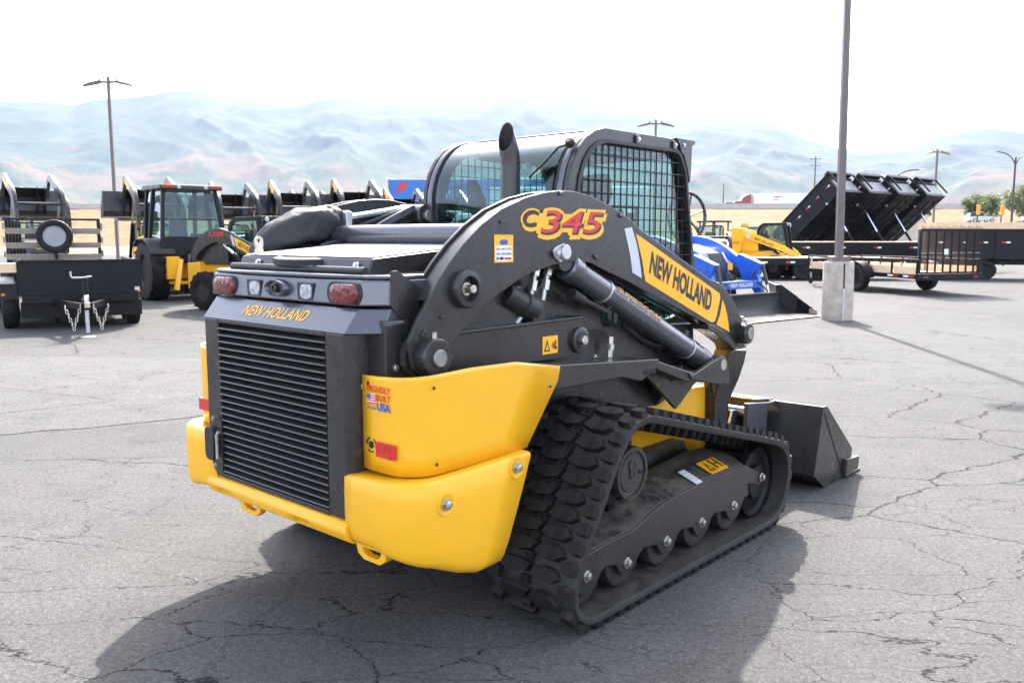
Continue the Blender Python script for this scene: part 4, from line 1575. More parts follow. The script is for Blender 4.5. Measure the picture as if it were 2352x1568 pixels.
# ---- lift cylinders
for side in (1, -1):
    S = Matrix.Identity(4) if side == 1 else mir
    p0, p1 = Vector((.30, -.625, 1.505)), Vector((1.595, -.665, .905))
    d = (p1 - p0).normalized()
    b = B()
    b.M = S
    b.tube(p0 + d * .06, p1 - d * .05, .056, n=28)
    b.lathe([(.056, 0), (.066, .01), (.066, .07), (.058, .09)], p0 + d * .06, d, 28)
    b.lathe([(.056, 0), (.060, .01), (.060, .06), (.05, .07)], p1 - d * .14, d, 28)
    lc = b.build('lift_cylinder', 'graphite_gloss', LO, smooth=40)
    for t in (.36, 1.17):
        b = B()
        b.M = S
        b.lathe([(.0575, 0), (.0595, .001), (.0595, .011), (.0575, .012)], p0 + d * t, d, 28, False)
        b.build('cylinder_clamp', 'galvanised', lc, smooth=35)
    b = B()
    b.M = S
    b.lathe([(.052, 0), (.052, .10)], (p0.x, -.575, p0.z), (0, -1, 0), 24)
    b.build('cylinder_eye', 'graphite', lc, smooth=35)
    b = B()
    b.M = S
    b.lathe([(.050, 0), (.052, .004), (.052, .14), (.046, .145)], (p1.x, -.60, p1.z), (0, -1, 0), 24)
    b.build('cylinder_eye', 'graphite', lc, smooth=35)
    b = B()
    b.M = S
    b.lathe([(.034, 0), (.034, .018), (.030, .021)], (p1.x, -.755 + .01, p1.z), (0, -1, 0), 22)
    b.build('pin', 'zinc', lc, smooth=35)
    b = B()
    b.M = S
    b.pipe([p0 + d * .20 + Vector((-.04, .0, -.09)), p0 + d * .28 + Vector((-.035, 0, -.085)), p0 + d * .42 + Vector((-.03, 0, -.075)), p0 + d * .44 + Vector((-.01, 0, -.04))], .016, 10)
    b.tube(p0 + d * .16 + Vector((-.045, 0, -.09)), p0 + d * .24 + Vector((-.04, 0, -.09)), .028, n=14)
    b.build('hose', 'black_plastic', lc, smooth=50)
    b = B()
    b.M = S
    b.tube(p0 + d * 1.15 + Vector((.05, .02, .075)), p0 + d * 1.15 + Vector((.02, .02, .03)), .024, n=12)
    b.build('hose_elbow', 'black_plastic', lc, smooth=50)
    if side == 1:
        u = Vector((0, -1, 0)).cross(d).normalized()
        u = u if u.z > 0 else -u
        nrm = (Vector((0, -1, 0)) * .86 + u * .5).normalized()
        td = d
        yd = nrm.cross(td)
        yd = yd if yd.z > 0 else -yd
        oo = p0 + d * .40 + nrm * .0572 - yd * .016
        lettering('SUPERBOOM', oo, td, yd, .42, .032, 'yellow_decal', lc, .045, .2, name='lettering', lift=.002)
        lettering('SUPERBOOM', oo + yd * .003, td, yd, .42, .026, 'black_print', lc, .0, .2, name='lettering', lift=.003)
for k, pts_ in enumerate(([(.86, -.585, 1.20), (1.10, -.59, 1.10), (1.35, -.60, 1.06), (1.55, -.60, 1.02), (1.68, -.60, .93), (1.74, -.60, .78)],
                          [(.90, -.56, 1.17), (1.15, -.565, 1.04), (1.40, -.575, 1.00), (1.58, -.585, .99), (1.72, -.59, .86), (1.80, -.59, .70)],
                          [(-.30, -.575, 1.30), (-.10, -.58, 1.27), (.10, -.58, 1.30), (.25, -.585, 1.40), (.33, -.59, 1.47)])):
    b = B()
    b.pipe(smooth_open(pts_, 5), .014, 8)
    b.build('hydraulic_hose', 'black_plastic', LO, smooth=60)
# steel hydraulic lines under the arch
for k, dx in enumerate((0.0, .085)):
    b = B()
    b.pipe(smooth_open([(.04 + dx, -.60, 1.22), (.10 + dx, -.60, 1.275), (.145 + dx, -.60, 1.32), (.165 + dx, -.60, 1.39), (.185 + dx, -.60, 1.46), (.19 + dx, -.60, 1.50)], 4), .012, 10)
    hl = b.build('hydraulic_line', 'galvanised', LO, smooth=50)
    b = B()
    for t0, t1 in (((.160 + dx, -.60, 1.372), (.172 + dx, -.60, 1.415)), ((.178 + dx, -.60, 1.435), (.188 + dx, -.60, 1.468))):
        b.tube(t0, t1, .021, n=6)
    b.build('line_fitting', 'zinc', hl, smooth=30)
b = B()
b.pipe([(.745, -.60, 1.02), (.748, -.60, 1.06), (.755, -.60, 1.12)], .014, 10)
b.tube((.744, -.60, 1.055), (.750, -.60, 1.085), .021, n=6)
b.build('coupling', 'zinc', LO, smooth=30)

# ---- bucket, coupler
BS = [(2.600, .540), (2.655, .540), (3.128, .178), (3.118, .125), (3.010, .018), (2.663, .006), (2.496, .112)]
b = B()
for s in (1, -1):
    b.prism(BS, 'y', s * .935, s * .920)
b.prism([(2.600, .540), (2.618, .540), (2.520, .118), (2.670, .024), (3.20, .020), (3.20, .006), (2.663, .006), (2.496, .112)], 'y', -.925, .925)
bk = b.build('bucket', 'graphite', LO, .003)
b = B()
b.box(3.0, 3.26, -.95, .95, .000, .018)
b.build('cutting_edge', 'graphite', bk, .003)
for s in (1, -1):
    b = B()
    b.prism([(2.965, .135), (3.19, .118), (3.175, .03), (2.955, .03)], 'y', s * .936, s * .965)
    b.build('side_cutter', 'graphite', bk, .004)
    b = B()
    b.prism([(2.61, .50), (2.62, .50), (2.99, .02), (2.97, .02)], 'y', s * .9355, s * .9385)
    b.build('wear_seam', 'black_print', bk)
b = B()
b.prism([(2.514, .221), (2.508, .221), (2.506, .213), (2.512, .211)], 'y', -.92, .92)
b.build('weld_seam', 'graphite', bk)
b = B()
b.prism([(2.20, .58), (2.50, .545), (2.60, .545), (2.60, .520), (2.48, .515), (2.46, .20), (2.36, .12), (2.30, .12), (2.20, .30)], 'y', -.62, -.59)
b.prism([(2.20, .58), (2.50, .545), (2.60, .545), (2.60, .520), (2.48, .515), (2.46, .20), (2.36, .12), (2.30, .12), (2.20, .30)], 'y', .62, .59)
b.prism([(2.35, .585), (2.60, .555), (2.60, .545), (2.35, .570)], 'y', -.60, .60)
b.prism([(2.42, .52), (2.44, .52), (2.40, .14), (2.38, .14)], 'y', -.59, .59)
cp = b.build('coupler', 'graphite_gloss', LO, .004)
b = B()
b.tube((2.30, -.58, .50), (2.30, .58, .50), .035, n=20)
for y in (-.50, -.42, -.30, .30, .42, .50):
    b.prism([(2.10, .24), (2.22, .52), (2.42, .50), (2.40, .18), (2.15, .18)], 'y', y - .01, y + .01)
b.build('coupler_bar', 'graphite_gloss', cp, .003)
b = B()
b.tube((1.99, -.58, .30), (2.2, -.40, .30), .04, n=16)
b.tube((2.0, -.62, .28), (2.0, .62, .28), .045, n=16)
b.build('hinge_tube', 'graphite', cp)

# ------------------------------------------------------------------ cab, exhaust, things behind the cab
CAB = [(.535, 1.10), (.530, 1.60), (.530, 1.80), (.542, 1.870), (.570, 1.945), (.620, 2.020), (.680, 2.075), (.745, 2.110), (.820, 2.128),
       (1.58, 2.128), (1.615, 2.120), (1.620, 1.90), (1.660, 1.70), (1.72, 1.43), (1.755, 1.12), (1.70, 1.06), (.62, 1.06)]
WIN = [(.690, 1.48), (.640, 1.62), (.618, 1.80), (.632, 1.875), (.665, 1.950), (.715, 2.008), (.775, 2.042), (.840, 2.056), (1.470, 2.056), (1.515, 2.040),
       (1.575, 1.950), (1.605, 1.80), (1.655, 1.55), (1.675, 1.26), (1.640, 1.19), (1.45, 1.155), (1.08, 1.155), (.90, 1.165), (.81, 1.20), (.745, 1.29)]
for side in (1, -1):
    S = Matrix.Identity(4) if side == 1 else mir
    b = B()
    b.M = S
    b.ring(CAB, WIN, 'y', -.500, -.472, 96, c=(1.14, 1.62))
    fr = b.build('cab_side', 'graphite', LO, .004)
    # raised inner lip of the window
    W2 = [(1.14 + (x - 1.14) * 1.045, 1.62 + (z - 1.62) * 1.045) for x, z in WIN]
    b = B()
    b.M = S
    b.ring(W2, WIN, 'y', -.508, -.500, 96, c=(1.14, 1.62))
    b.build('window_seal', 'black_plastic', fr, .003)
    # pane
    b = B()
    b.M = S
    b.prism([(1.14 + (x - 1.14) * 1.02, 1.62 + (z - 1.62) * 1.02) for x, z in WIN], 'y', -.4695, -.4635)
    b.build('side_window', 'glass', fr, smooth=0)
    # guard of crossed bars
    b = B()
    b.M = S

    def spans(axis, v):
        xs = []
        k = len(WIN)
        for i in range(k):
            p, q = WIN[i], WIN[(i + 1) % k]
            a, c_ = (p[axis], q[axis])
            if (a - v) * (c_ - v) < 0:
                t = (v - a) / (c_ - a)
                xs.append(p[1 - axis] + (q[1 - axis] - p[1 - axis]) * t)
        return sorted(xs)
    x = .655
    while x < 1.67:
        s_ = spans(0, x)
        if len(s_) >= 2:
            b.box(x - .0020, x + .0020, -.490, -.484, s_[0] - .012, s_[-1] + .012)
        x += .0545
    z = 1.19
    while z < 2.05:
        s_ = spans(1, z)
        if len(s_) >= 2:
            b.box(s_[0] - .012, s_[-1] + .012, -.4965, -.4905, z - .0023, z + .0023)
        z += .0625
    tag(b.build('window_guard', 'black_paint', fr, smooth=0), kind='stuff')
    # ribs of the rear corner post that run up into the roof
    prof = [p for p in CAB[1:9]] + [(.95, 2.130), (1.10, 2.130)]
    prof = smooth_open(prof, 4)
    for nm, y0, y1, up, mm in (('corner_post', -.470, -.425, -.004, 'graphite_gloss'), ('post_rib', -.425, -.395, -.018, 'black_plastic')):
        b = B()
        b.M = S
        rings = []
        for i, (x, z) in enumerate(prof):
            a, c_ = prof[max(i - 1, 0)], prof[min(i + 1, len(prof) - 1)]
            tx, tz = c_[0] - a[0], c_[1] - a[1]
            ln = math.hypot(tx, tz)
            nx_, nz_ = -tz / ln, tx / ln
            o0, o1 = up, up - .06
            rings.append([(x + nx_ * o1, y0, z + nz_ * o1), (x + nx_ * o0, y0 + .006, z + nz_ * o0), (x + nx_ * (o0 + .003), (y0 + y1) / 2, z + nz_ * (o0 + .003)),
                          (x + nx_ * o0, y1 - .006, z + nz_ * o0), (x + nx_ * o1, y1, z + nz_ * o1)])
        b.loft(rings)
        b.build(nm, mm, fr, smooth=50)
    if side == 1:
        for x, z in ((1.098, 2.093), (1.455, 2.092), (1.542, 2.098)):
            b = B()
            b.prism(rect_round(.040, .046, .006, 3, x, z), 'y', -.512, -.500)
            b.build('roof_lug', 'graphite', fr, .003)
            bolt((x, -.512, z + .002), (0, -1, 0), .008, fr, 'chrome')
        b = B()
        b.prism([(1.46, 2.135), (1.66, 2.135), (1.665, 2.115), (1.635, 2.105), (1.625, 1.93), (1.615, 1.90), (1.585, 1.98), (1.545, 2.05), (1.52, 2.06), (1.50, 2.10)], 'y', -.512, -.500)
        b.prism([(1.46, 2.133), (1.665, 2.133), (1.665, 2.125), (1.46, 2.125)], 'y', -.505, .50)
        b.build('visor', 'graphite', fr, .003)
    # front post
    b = B()
    b.M = S
    b.loft([[(x - .03, -.472, z), (x + .02, -.472, z), (x + .02, -.42, z), (x - .03, -.42, z)] for x, z in ((1.725, 1.10), (1.69, 1.43), (1.60, 1.90), (1.58, 2.11))])
    b.build('front_post', 'black_paint', fr, .005)

# roof skin and rear window
b = B()
b.loft([[(.86, -.47, 2.118), (.86, .47, 2.118), (.86, .47, 2.100), (.86, -.47, 2.100)], [(1.60, -.47, 2.124), (1.60, .47, 2.124), (1.60, .47, 2.095), (1.60, -.47, 2.095)]])
rf = b.build('cab_roof', 'graphite_gloss', LO, .004)
rp = smooth_open([(.536, 1.60), (.536, 1.70), (.536, 1.80), (.548, 1.868), (.576, 1.942), (.625, 2.015), (.685, 2.068), (.748, 2.102), (.82, 2.116), (.875, 2.120)], 4)
b = B()
rings = []
for i, (x, z) in enumerate(rp):
    a, c_ = rp[max(i - 1, 0)], rp[min(i + 1, len(rp) - 1)]
    tx, tz = c_[0] - a[0], c_[1] - a[1]
    ln = math.hypot(tx, tz)
    nx_, nz_ = tz / ln * .005, -tx / ln * .005
    rings.append([(x, -.40, z), (x, .40, z), (x + nx_, .40, z + nz_), (x + nx_, -.40, z + nz_)])
b.loft(rings)
rw = b.build('rear_window', 'glass', LO, smooth=60)
b = B()
b.pipe([(.868, -.40, 2.124), (.868, .40, 2.124)], .009, 8)
b.build('window_trim', 'black_plastic', rw)
b = B()
b.box(.53, .56, -.40, .40, 1.52, 1.61)
b.build('rear_sill', 'graphite', LO, .006)
b = B()
b.box(.615, .622, -.19, -.12, 1.905, 1.965)
b.build('window_hinge', 'clear_lens', rw, .003)
b = B()
b.pipe([(.595, -.452, 2.035), (.56, -.42, 2.02), (.548, -.34, 1.95), (.530, -.265, 1.885)], .006, 8)
wa = b.build('wiper_arm', 'black_plastic', LO, smooth=50)
b = B()
b.lathe([(.022, 0), (.024, .02), (.018, .035)], (.61, -.46, 2.03), (-.7, 0, .7), 16)
b.build('wiper_motor', 'black_plastic', wa, smooth=40)
# front glazing
b = B()
b.loft([[(1.71, -.42, 1.12), (1.71, .42, 1.12), (1.716, .42, 1.12), (1.716, -.42, 1.12)], [(1.60, -.42, 1.88), (1.60, .42, 1.88), (1.606, .42, 1.88), (1.606, -.42, 1.88)],
        [(1.585, -.42, 2.08), (1.585, .42, 2.08), (1.591, .42, 2.08), (1.591, -.42, 2.08)]])
b.build('front_window', 'glass', LO, smooth=0)
for y in (.02,):
    b = B()
    b.bar((1.70, .43, 1.14), (1.585, .43, 2.06), .04, .05, up=(0, 1, 0))
    b.build('door_edge', 'black_paint', LO, .004)
b = B()
b.box(.90, 1.57, -.455, .455, 2.03, 2.094)
b.build('headliner', 'black_plastic', LO, .02)
b = B()
b.box(1.05, 1.62, .30, .455, 1.10, 1.50)
b.build('side_console', 'black_plastic', LO, .03)
b = B()
b.bar((1.18, .44, 1.15), (1.14, .44, 2.05), .06, .05, up=(0, 1, 0))
b.build('window_pillar', 'black_paint', LO, .01)
# floor, seat, controls
b = B()
b.box(.56, 1.68, -.46, .46, 1.06, 1.10)
b.box(.56, .60, -.46, .46, 1.10, 1.55)
b.build('cab_floor', 'black_plastic', LO)
SH = Matrix.Translation((.46, -.06, -.02))
b = B()
b.M = SH
b.loft([[(.86, -.24, 1.25), (1.36, -.24, 1.24), (1.38, -.22, 1.33), (1.30, -.24, 1.37), (.86, -.24, 1.34)], [(.86, .24, 1.25), (1.36, .24, 1.24), (1.38, .22, 1.33), (1.30, .24, 1.37), (.86, .24, 1.34)]])
st = b.build('seat', 'seat_fabric', LO, .03, seg=3)
b = B()
b.M = SH
bkp = [(.80, 1.30), (.94, 1.32), (.885, 1.55), (.845, 1.72), (.825, 1.775), (.77, 1.77), (.765, 1.60)]
b.loft([[(x, y * w, z) for x, z in bkp] for y, w in ((-.25, .85), (-.25, 1.0), (.25, 1.0), (.25, .85))])
b.build('seat_back', 'seat_fabric', st, .02, seg=3)
b = B()
b.M = SH
b.loft([[(.76, y, 1.80), (.86, y, 1.80), (.885, y, 1.86), (.86, y, 1.965), (.80, y, 1.97), (.755, y, 1.90)] for y in (-.13, -.11, .11, .13)])
b.build('headrest', 'fleece_leather', st, .02, seg=3)
b = B()
b.M = SH
b.loft([[(.885, -.20, 1.40), (.93, -.20, 1.38), (.89, -.18, 1.72), (.865, -.18, 1.72)], [(.885, .20, 1.40), (.93, .20, 1.38), (.89, .18, 1.72), (.865, .18, 1.72)]])
b.build('plastic_cover', 'plastic_wrap', st, .01)
for s in (1, -1):
    b = B()
    b.box(1.0, 1.36, s * .30 - .06, s * .30 + .06, 1.12, 1.42)
    ar = b.build('arm_console', 'black_plastic', LO, .015)
    b = B()
    prf = []
    for k in range(9):
        prf += [(.055 - .003 * k, k * .018), (.043 - .003 * k, k * .018 + .009)]
    b.lathe(prf, (1.28, s * .31, 1.42), (.1, 0, 1), 18)
    b.build('joystick_boot', 'black_plastic', ar, smooth=50)
    b = B()
    b.loft([[(x + dx * w, s * .31 + dy * w, z) for dx, dy in ((-1, -1), (1, -1), (1, 1), (-1, 1))] for x, z, w in ((1.295, 1.57, .018), (1.31, 1.65, .026), (1.33, 1.71, .026), (1.35, 1.74, .020))])
    b.build('joystick_grip', 'black_plastic', ar, .008)
# seat arm and bellows seen through the rear glass
b = B()
b.loft([[(x + dx * w, y + dy * w, z) for dx, dy in ((-1, -1), (1, -1), (1, 1), (-1, 1))] for x, y, z, w in ((.66, .20, 1.72, .035), (.68, .235, 1.80, .038), (.70, .28, 1.87, .03), (.71, .30, 1.91, .02))])
tl = b.build('control_lever', 'black_plastic', LO, .01)
b = B()
prf = []
for k in range(8):
    prf += [(.052, k * .020), (.038, k * .020 + .010)]
b.lathe(prf, (.655, .15, 1.57), (.03, .28, 1), 20)
b.build('lever_boot', 'black_plastic', tl, smooth=50)
b = B()
b.loft([[(.60, .25 + .16 * math.cos(t), 1.57 + .09 * math.sin(t)) for t in [math.pi * i / 12 for i in range(13)]], [(.80, .25 + .14 * math.cos(t), 1.57 + .07 * math.sin(t)) for t in [math.pi * i / 12 for i in range(13)]]])
b.build('rear_shelf', 'black_plastic', LO, .01)

# ---- exhaust stack
b = B()
cx, cy = .462, -.205
n_ = 32
rings = []
inner = []
for i, (z, dx) in enumerate(((1.58, 0), (1.80, 0), (1.92, 0), (1.96, -.002), (2.00, -.006), (2.04, -.012), (2.08, -.020), (2.12, -.030))):
    ring_ = []
    for j in range(n_):
        t = 2 * math.pi * j / n_
        ct = math.cos(t)
        lim = 2.072 + .072 * ct
        zz = min(z, lim) if i < 7 else lim
        k_ = max(0.0, (zz - 1.94))
        ring_.append((cx + .048 * ct - .9 * k_ * k_ * 1.6, cy + .048 * math.sin(t) + .25 * k_ * k_, zz))
    rings.append(ring_)
last = rings[-1]
ccx, ccy, ccz = sum(p[0] for p in last) / n_, sum(p[1] for p in last) / n_, sum(p[2] for p in last) / n_
rings.append([(ccx + (p[0] - ccx) * .92, ccy + (p[1] - ccy) * .92, ccz + (p[2] - ccz) * .92) for p in last])
b.loft(rings, True, False)
ex = b.build('exhaust_stack', 'graphite', LO, smooth=50)
b = B()
b.loft([[(ccx + (p[0] - ccx) * .93, ccy + (p[1] - ccy) * .93, ccz + (p[2] - ccz) * .93) for p in last], [(cx + .042 * math.cos(2 * math.pi * j / n_), cy + .042 * math.sin(2 * math.pi * j / n_), 1.86) for j in range(n_)]], True, True) if False else b.loft(
    [[(ccx + (p[0] - ccx) * .921, ccy + (p[1] - ccy) * .921, ccz + (p[2] - ccz) * .921) for p in last], [(ccx + .03 + (p[0] - ccx) * .80, ccy + (p[1] - ccy) * .8, ccz - .07 + (p[2] - ccz) * .3) for p in last], [(cx + (p[0] - ccx) * .1, cy + (p[1] - ccy) * .1, 1.93) for p in last]], True, False)
b.build('exhaust_bore', 'dark_void', ex, smooth=50)

# ---- left side seen over the hood: lift cylinder under a cloth cover, its rod, and a sloping rail
b = B()
cc = smooth_open([(-.47, 1.525, .035), (-.40, 1.572, .075), (-.28, 1.625, .094), (-.17, 1.655, .098), (-.06, 1.676, .088), (.0, 1.688, .062), (.03, 1.692, .045)], 7)
rings = []
ns_ = 44
for x, z, r in cc:
    ring_ = []
    for i in range(ns_):
        t = 2 * math.pi * i / ns_
        c_, s_ = math.cos(t), math.sin(t)
        # squarish sleeve with a seam along the top and sagging folds
        sq = 1 / max(abs(c_), abs(s_)) ** .35
        q = Vector((x * 9, c_ * 1.3, s_ * 1.3))
        f = mnoise.noise(q * 1.2) * .16 + (1 - abs(mnoise.noise(Vector((x * 22, c_ * 1.5 + 3, s_ * 1.5))))) ** 3 * .10 - .06
        seam = .05 * math.exp(-((t - 1.9) / .10) ** 2)
        rr_ = r * (sq * .93 + f + seam)
        ring_.append((x, .57 + c_ * rr_, z + s_ * rr_))
    rings.append(ring_)
b.loft(rings)
cv = b.build('cloth_cover', 'canvas', LO, smooth=60)
b = B()
b.tube((.0, .555, 1.69), (.46, .555, 1.755), .020, n=16)
b.build('cylinder_rod', 'chrome', LO, smooth=40)
b = B()
b.prism([(.02, 1.655), (.055, 1.655), (.06, 1.725), (.03, 1.735), (.015, 1.72)], 'y', .50, .58)
b.build('cover_clamp', 'galvanised', LO, .006)
b = B()
b.loft([[(x, .47, z + h), (x, .505, z + h - .004), (x, .51, z - .02), (x, .47, z - .02)] for x, z, h in ((-.16, 1.545, .02), (.0, 1.585, .02), (.16, 1.632, .02), (.30, 1.695, .02), (.44, 1.752, .02))])
b.build('tower_rail', 'graphite_gloss', LO, .004)

# ------------------------------------------------------------------ shared pieces of the machines behind
def head(az):
    """rotation that points local x along a compass heading (0 = away from the camera, 90 = to the right)"""
    return R(90 - az)


def wheel(parent, c, r, w, rim_r, rim_m, axis=(0, 1, 0), lugs=0, tread='rubber', name='wheel', holes=0):
    """tyre with a rim as its sub-part; axis points to the outside of the vehicle"""
    c = Vector(c)
    ax = Vector(axis).normalized()
    b = B()
    prof = [(rim_r, -w * .40), (rim_r + .02, -w * .47), (r * .86, -w * .50), (r * .955, -w * .46), (r * .99, -w * .36), (r, 0), (r * .99, w * .36), (r * .955, w * .46), (r * .86, w * .50), (rim_r + .02, w * .47), (rim_r, w * .40)]
    b.lathe(prof, c, ax, 32, False)
    t = b.build(name, tread, parent, smooth=40)
    if lugs:
        b = B()
        a = ax.orthogonal().normalized()
        e = ax.cross(a)
        for k in range(lugs):
            for s in (1, -1):
                t0 = 2 * math.pi * (k + (.5 if s > 0 else 0)) / lugs
                t1 = t0 + 2 * math.pi / lugs * .9
                p0 = c + (a * math.cos(t0) + e * math.sin(t0)) * (r * .995) + ax * s * w * .03
                p1 = c + (a * math.cos(t1) + e * math.sin(t1)) * (r * .97) + ax * s * w * .48
                up = (p0 + p1) / 2 - c
                b.bar(p0, p1, r * .075, r * .10, up=up)
        tag(b.build('tread_bars', tread, t, smooth=20), kind='stuff')
    b = B()
    b.lathe([(rim_r * 1.0, w * .36), (rim_r * .96, w * .42), (rim_r * .88, w * .40), (rim_r * .80, w * .20), (rim_r * .45, w * .14), (rim_r * .40, w * .22), (rim_r * .18, w * .24), (rim_r * .16, w * .30), (.002, w * .30)], c, ax, 24)
    b.lathe([(rim_r * 1.0, -w * .36), (rim_r * .9, -w * .36), (.002, -w * .2)], c, ax, 24)
    rm = b.build('rim', rim_m, t, smooth=35)
    if holes:
        a = ax.orthogonal().normalized()
        e = ax.cross(a)
        b = B()
        for k in range(holes):
            q = 2 * math.pi * k / holes
            p = c + (a * math.cos(q) + e * math.sin(q)) * rim_r * .62
            b.lathe([(rim_r * .07, w * .17), (rim_r * .07, w * .20)], p, ax, 8)
        tag(b.build('rim_holes', 'dark_void', t), kind='stuff')
    return t


PIV = Vector((-.517, 0, 1.162))


ARM_R = [(-.62, .72), (-.66, 1.50), (-.60, 1.78), (-.42, 1.88), (-.15, 1.84), (1.45, 1.20), (1.72, 1.02), (1.86, .84), (1.86, .80), (1.70, .82), (1.40, .98), (-.05, 1.50), (-.14, 1.05), (-.28, .76)]


def skid_steer(name, label, loc, az, group=None, lift=0.0, tilt=0.0, arm_m='graphite', detail=True, number=None, canopy=False, arm_yellow=False, track=False, bucket=True):
    t = thing(name, (loc[0], loc[1], 0), head(az), label, 'skid loader', group)
    b = B()
    b.prism([(-.70, .40), (-.70, 1.02), (-.20, 1.05), (1.30, .92), (1.55, .60), (1.55, .30), (-.55, .30)], 'y', -.48, .48)
    b.build('chassis', 'yellow', t, .01)
    b = B()
    b.prism([(-.72, .45), (-.72, 1.02), (-.30, 1.06), (-.25, .60), (-.50, .42)], 'y', -.68, .68)
    b.build('rear_bumper', 'yellow_moulded', t, .02)
    b = B()
    b.prism([(-.76, .55), (-.76, 1.22), (-.70, 1.33), (-.69, 1.46), (-.58, 1.50), (.35, 1.56), (.35, 1.0), (-.5, .55)], 'y', -.46, .46)
    hd = b.build('hood', 'graphite', t, .012)
    b = B()
    b.box(-.772, -.758, -.36, .36, .62, 1.18)
    b.build('grille', 'dark_void', hd)
    lettering('NEW HOLLAND', (-.738, .20, 1.262), (0, -1, 0), (.55, 0, .83), .40, .045, 'yellow_decal', hd, .03, .25, lift=.006)
    for s in (1, -1):
        b = B()
        b.prism(rect_round(.15, .06, .025, 3, s * .36, 1.39), 'x', -.71, -.685)
        b.build('tail_lamp', 'red_lens', hd, .004)
    # cab
    CB = [(.42, 1.02), (.40, 1.75), (.47, 1.93), (.62, 2.03), (1.40, 2.04), (1.47, 1.60), (1.60, 1.02)]
    WN = [(.52, 1.18), (.50, 1.70), (.55, 1.85), (.66, 1.94), (1.32, 1.95), (1.38, 1.58), (1.48, 1.14)]
    cab = None
    for s in (1, -1):
        b = B()
        b.ring(CB, WN, 'y', s * .46, s * .425, 48, c=(.95, 1.55))
        cf = b.build('cab_side', 'black_paint', t, .006)
        b = B()
        b.prism([(.95 + (x - .95) * 1.02, 1.55 + (z - 1.55) * 1.02) for x, z in WN], 'y', s * .424, s * .419)
        b.build('side_window', 'glass', cf, smooth=0)
        cab = cab or cf
    b = B()
    b.loft([[(.60, -.42, 2.0), (.60, .42, 2.0), (.60, .42, 2.04), (.60, -.42, 2.04)], [(1.46, -.42, 2.0), (1.46, .42, 2.0), (1.46, .42, 2.05), (1.46, -.42, 2.05)]])
    b.build('cab_roof', 'black_paint', t, .008)
    b = B()
    b.box(.42, .46, -.42, .42, 1.04, 1.58)
    b.build('rear_wall', 'black_plastic', t)
    b = B()
    b.loft([[(.415, -.41, 1.58), (.415, .41, 1.58), (.42, .41, 1.58), (.42, -.41, 1.58)], [(.405, -.41, 1.75), (.405, .41, 1.75), (.41, .41, 1.75), (.41, -.41, 1.75)], [(.59, -.41, 2.0), (.59, .41, 2.0), (.595, .41, 2.0), (.595, -.41, 2.0)]])
    b.build('rear_window', 'glass', t, smooth=0)
    b = B()
    for s in (1, -1):
        b.bar((1.58, s * .42, 1.02), (1.42, s * .42, 2.02), .05, .05, up=(0, 1, 0))
    b.bar((1.585, -.42, 1.04), (1.585, .42, 1.04), .05, .05)
    b.build('front_frame', 'black_paint', t, .005)
    b = B()
    b.box(.70, 1.15, -.22, .22, 1.15, 1.32)
    b.loft([[(.66, -.22, 1.3), (.78, -.22, 1.3), (.70, -.18, 1.78), (.62, -.18, 1.78)], [(.66, .22, 1.3), (.78, .22, 1.3), (.70, .18, 1.78), (.62, .18, 1.78)]])
    b.build('seat', 'seat_fabric', t, .02)
    b = B()
    for s in (1, -1):
        b.lathe([(.05, 0), (.05, .03), (.045, .04)], (1.47, s * .30, 1.98), (1, 0, 0), 14)
    tag(b.build('work_lamps', 'clear_lens', t), kind='stuff')
    # wheels or tracks
    if track:
        for s in (1, -1):
            b = B()
            pts = smooth_closed([(-.10, .10), (-.14, .25), (.10, .62), (.30, .80), (.50, .80), (1.55, .50), (1.68, .30), (1.60, .08), (1.30, .01), (.30, .01)], 4)
            b.prism(pts, 'y', s * .52, s * .92)
            b.build('track', 'rubber', t, .03)
    else:
        for x in (-.05, 1.08):
            for s in (1, -1):
                wheel(t, (x, s * .70, .42), .42, .32, .22, 'graphite', (0, s, 0), lugs=14 if detail else 0)
    # lift arms
    c, s_ = math.cos(tilt), math.sin(tilt)

    def mv(x, z):
        dx, dz = x - PIV.x, z - PIV.z
        return (PIV.x + c * dx - s_ * dz, PIV.z + s_ * dx + c * dz + lift)
    radial = arm_m == 'yellow'
    A2 = [mv(x, z) for x, z in (ARM_R if radial else ARM)]
    legp = [mv(x, z) for x, z in (((1.72, .98), (1.88, .86), (1.92, .62), (2.05, .42), (2.0, .28), (1.90, .34), (1.76, .58), (1.66, .84)) if radial else ((1.852, .951), (2.05, .93), (2.08, .80), (2.06, .55), (2.09, .30), (1.93, .26), (1.89, .55), (1.89, .75)))]
    for s in (1, -1):
        b = B()
        b.prism(A2, 'y', s * .66, s * .56)
        b.prism(legp, 'y', s * .64, s * .55)
        ar = b.build('lift_arm', arm_m, t, .008)
        e1 = Vector((mv(1, 0)[0] - mv(0, 0)[0], 0, mv(1, 0)[1] - mv(0, 0)[1]))
        e2 = Vector((mv(0, 1)[0] - mv(0, 0)[0], 0, mv(0, 1)[1] - mv(0, 0)[1]))
        o = Vector((mv(0, 0)[0], s * .6605, mv(0, 0)[1]))
        dp = [(.30, 1.62), (1.30, 1.225), (1.26, 1.09), (1.18, 1.08), (.22, 1.42)] if radial else [(.834, 1.618), (1.676, 1.290), (1.655, 1.172), (1.598, 1.132), (.923, 1.386)]
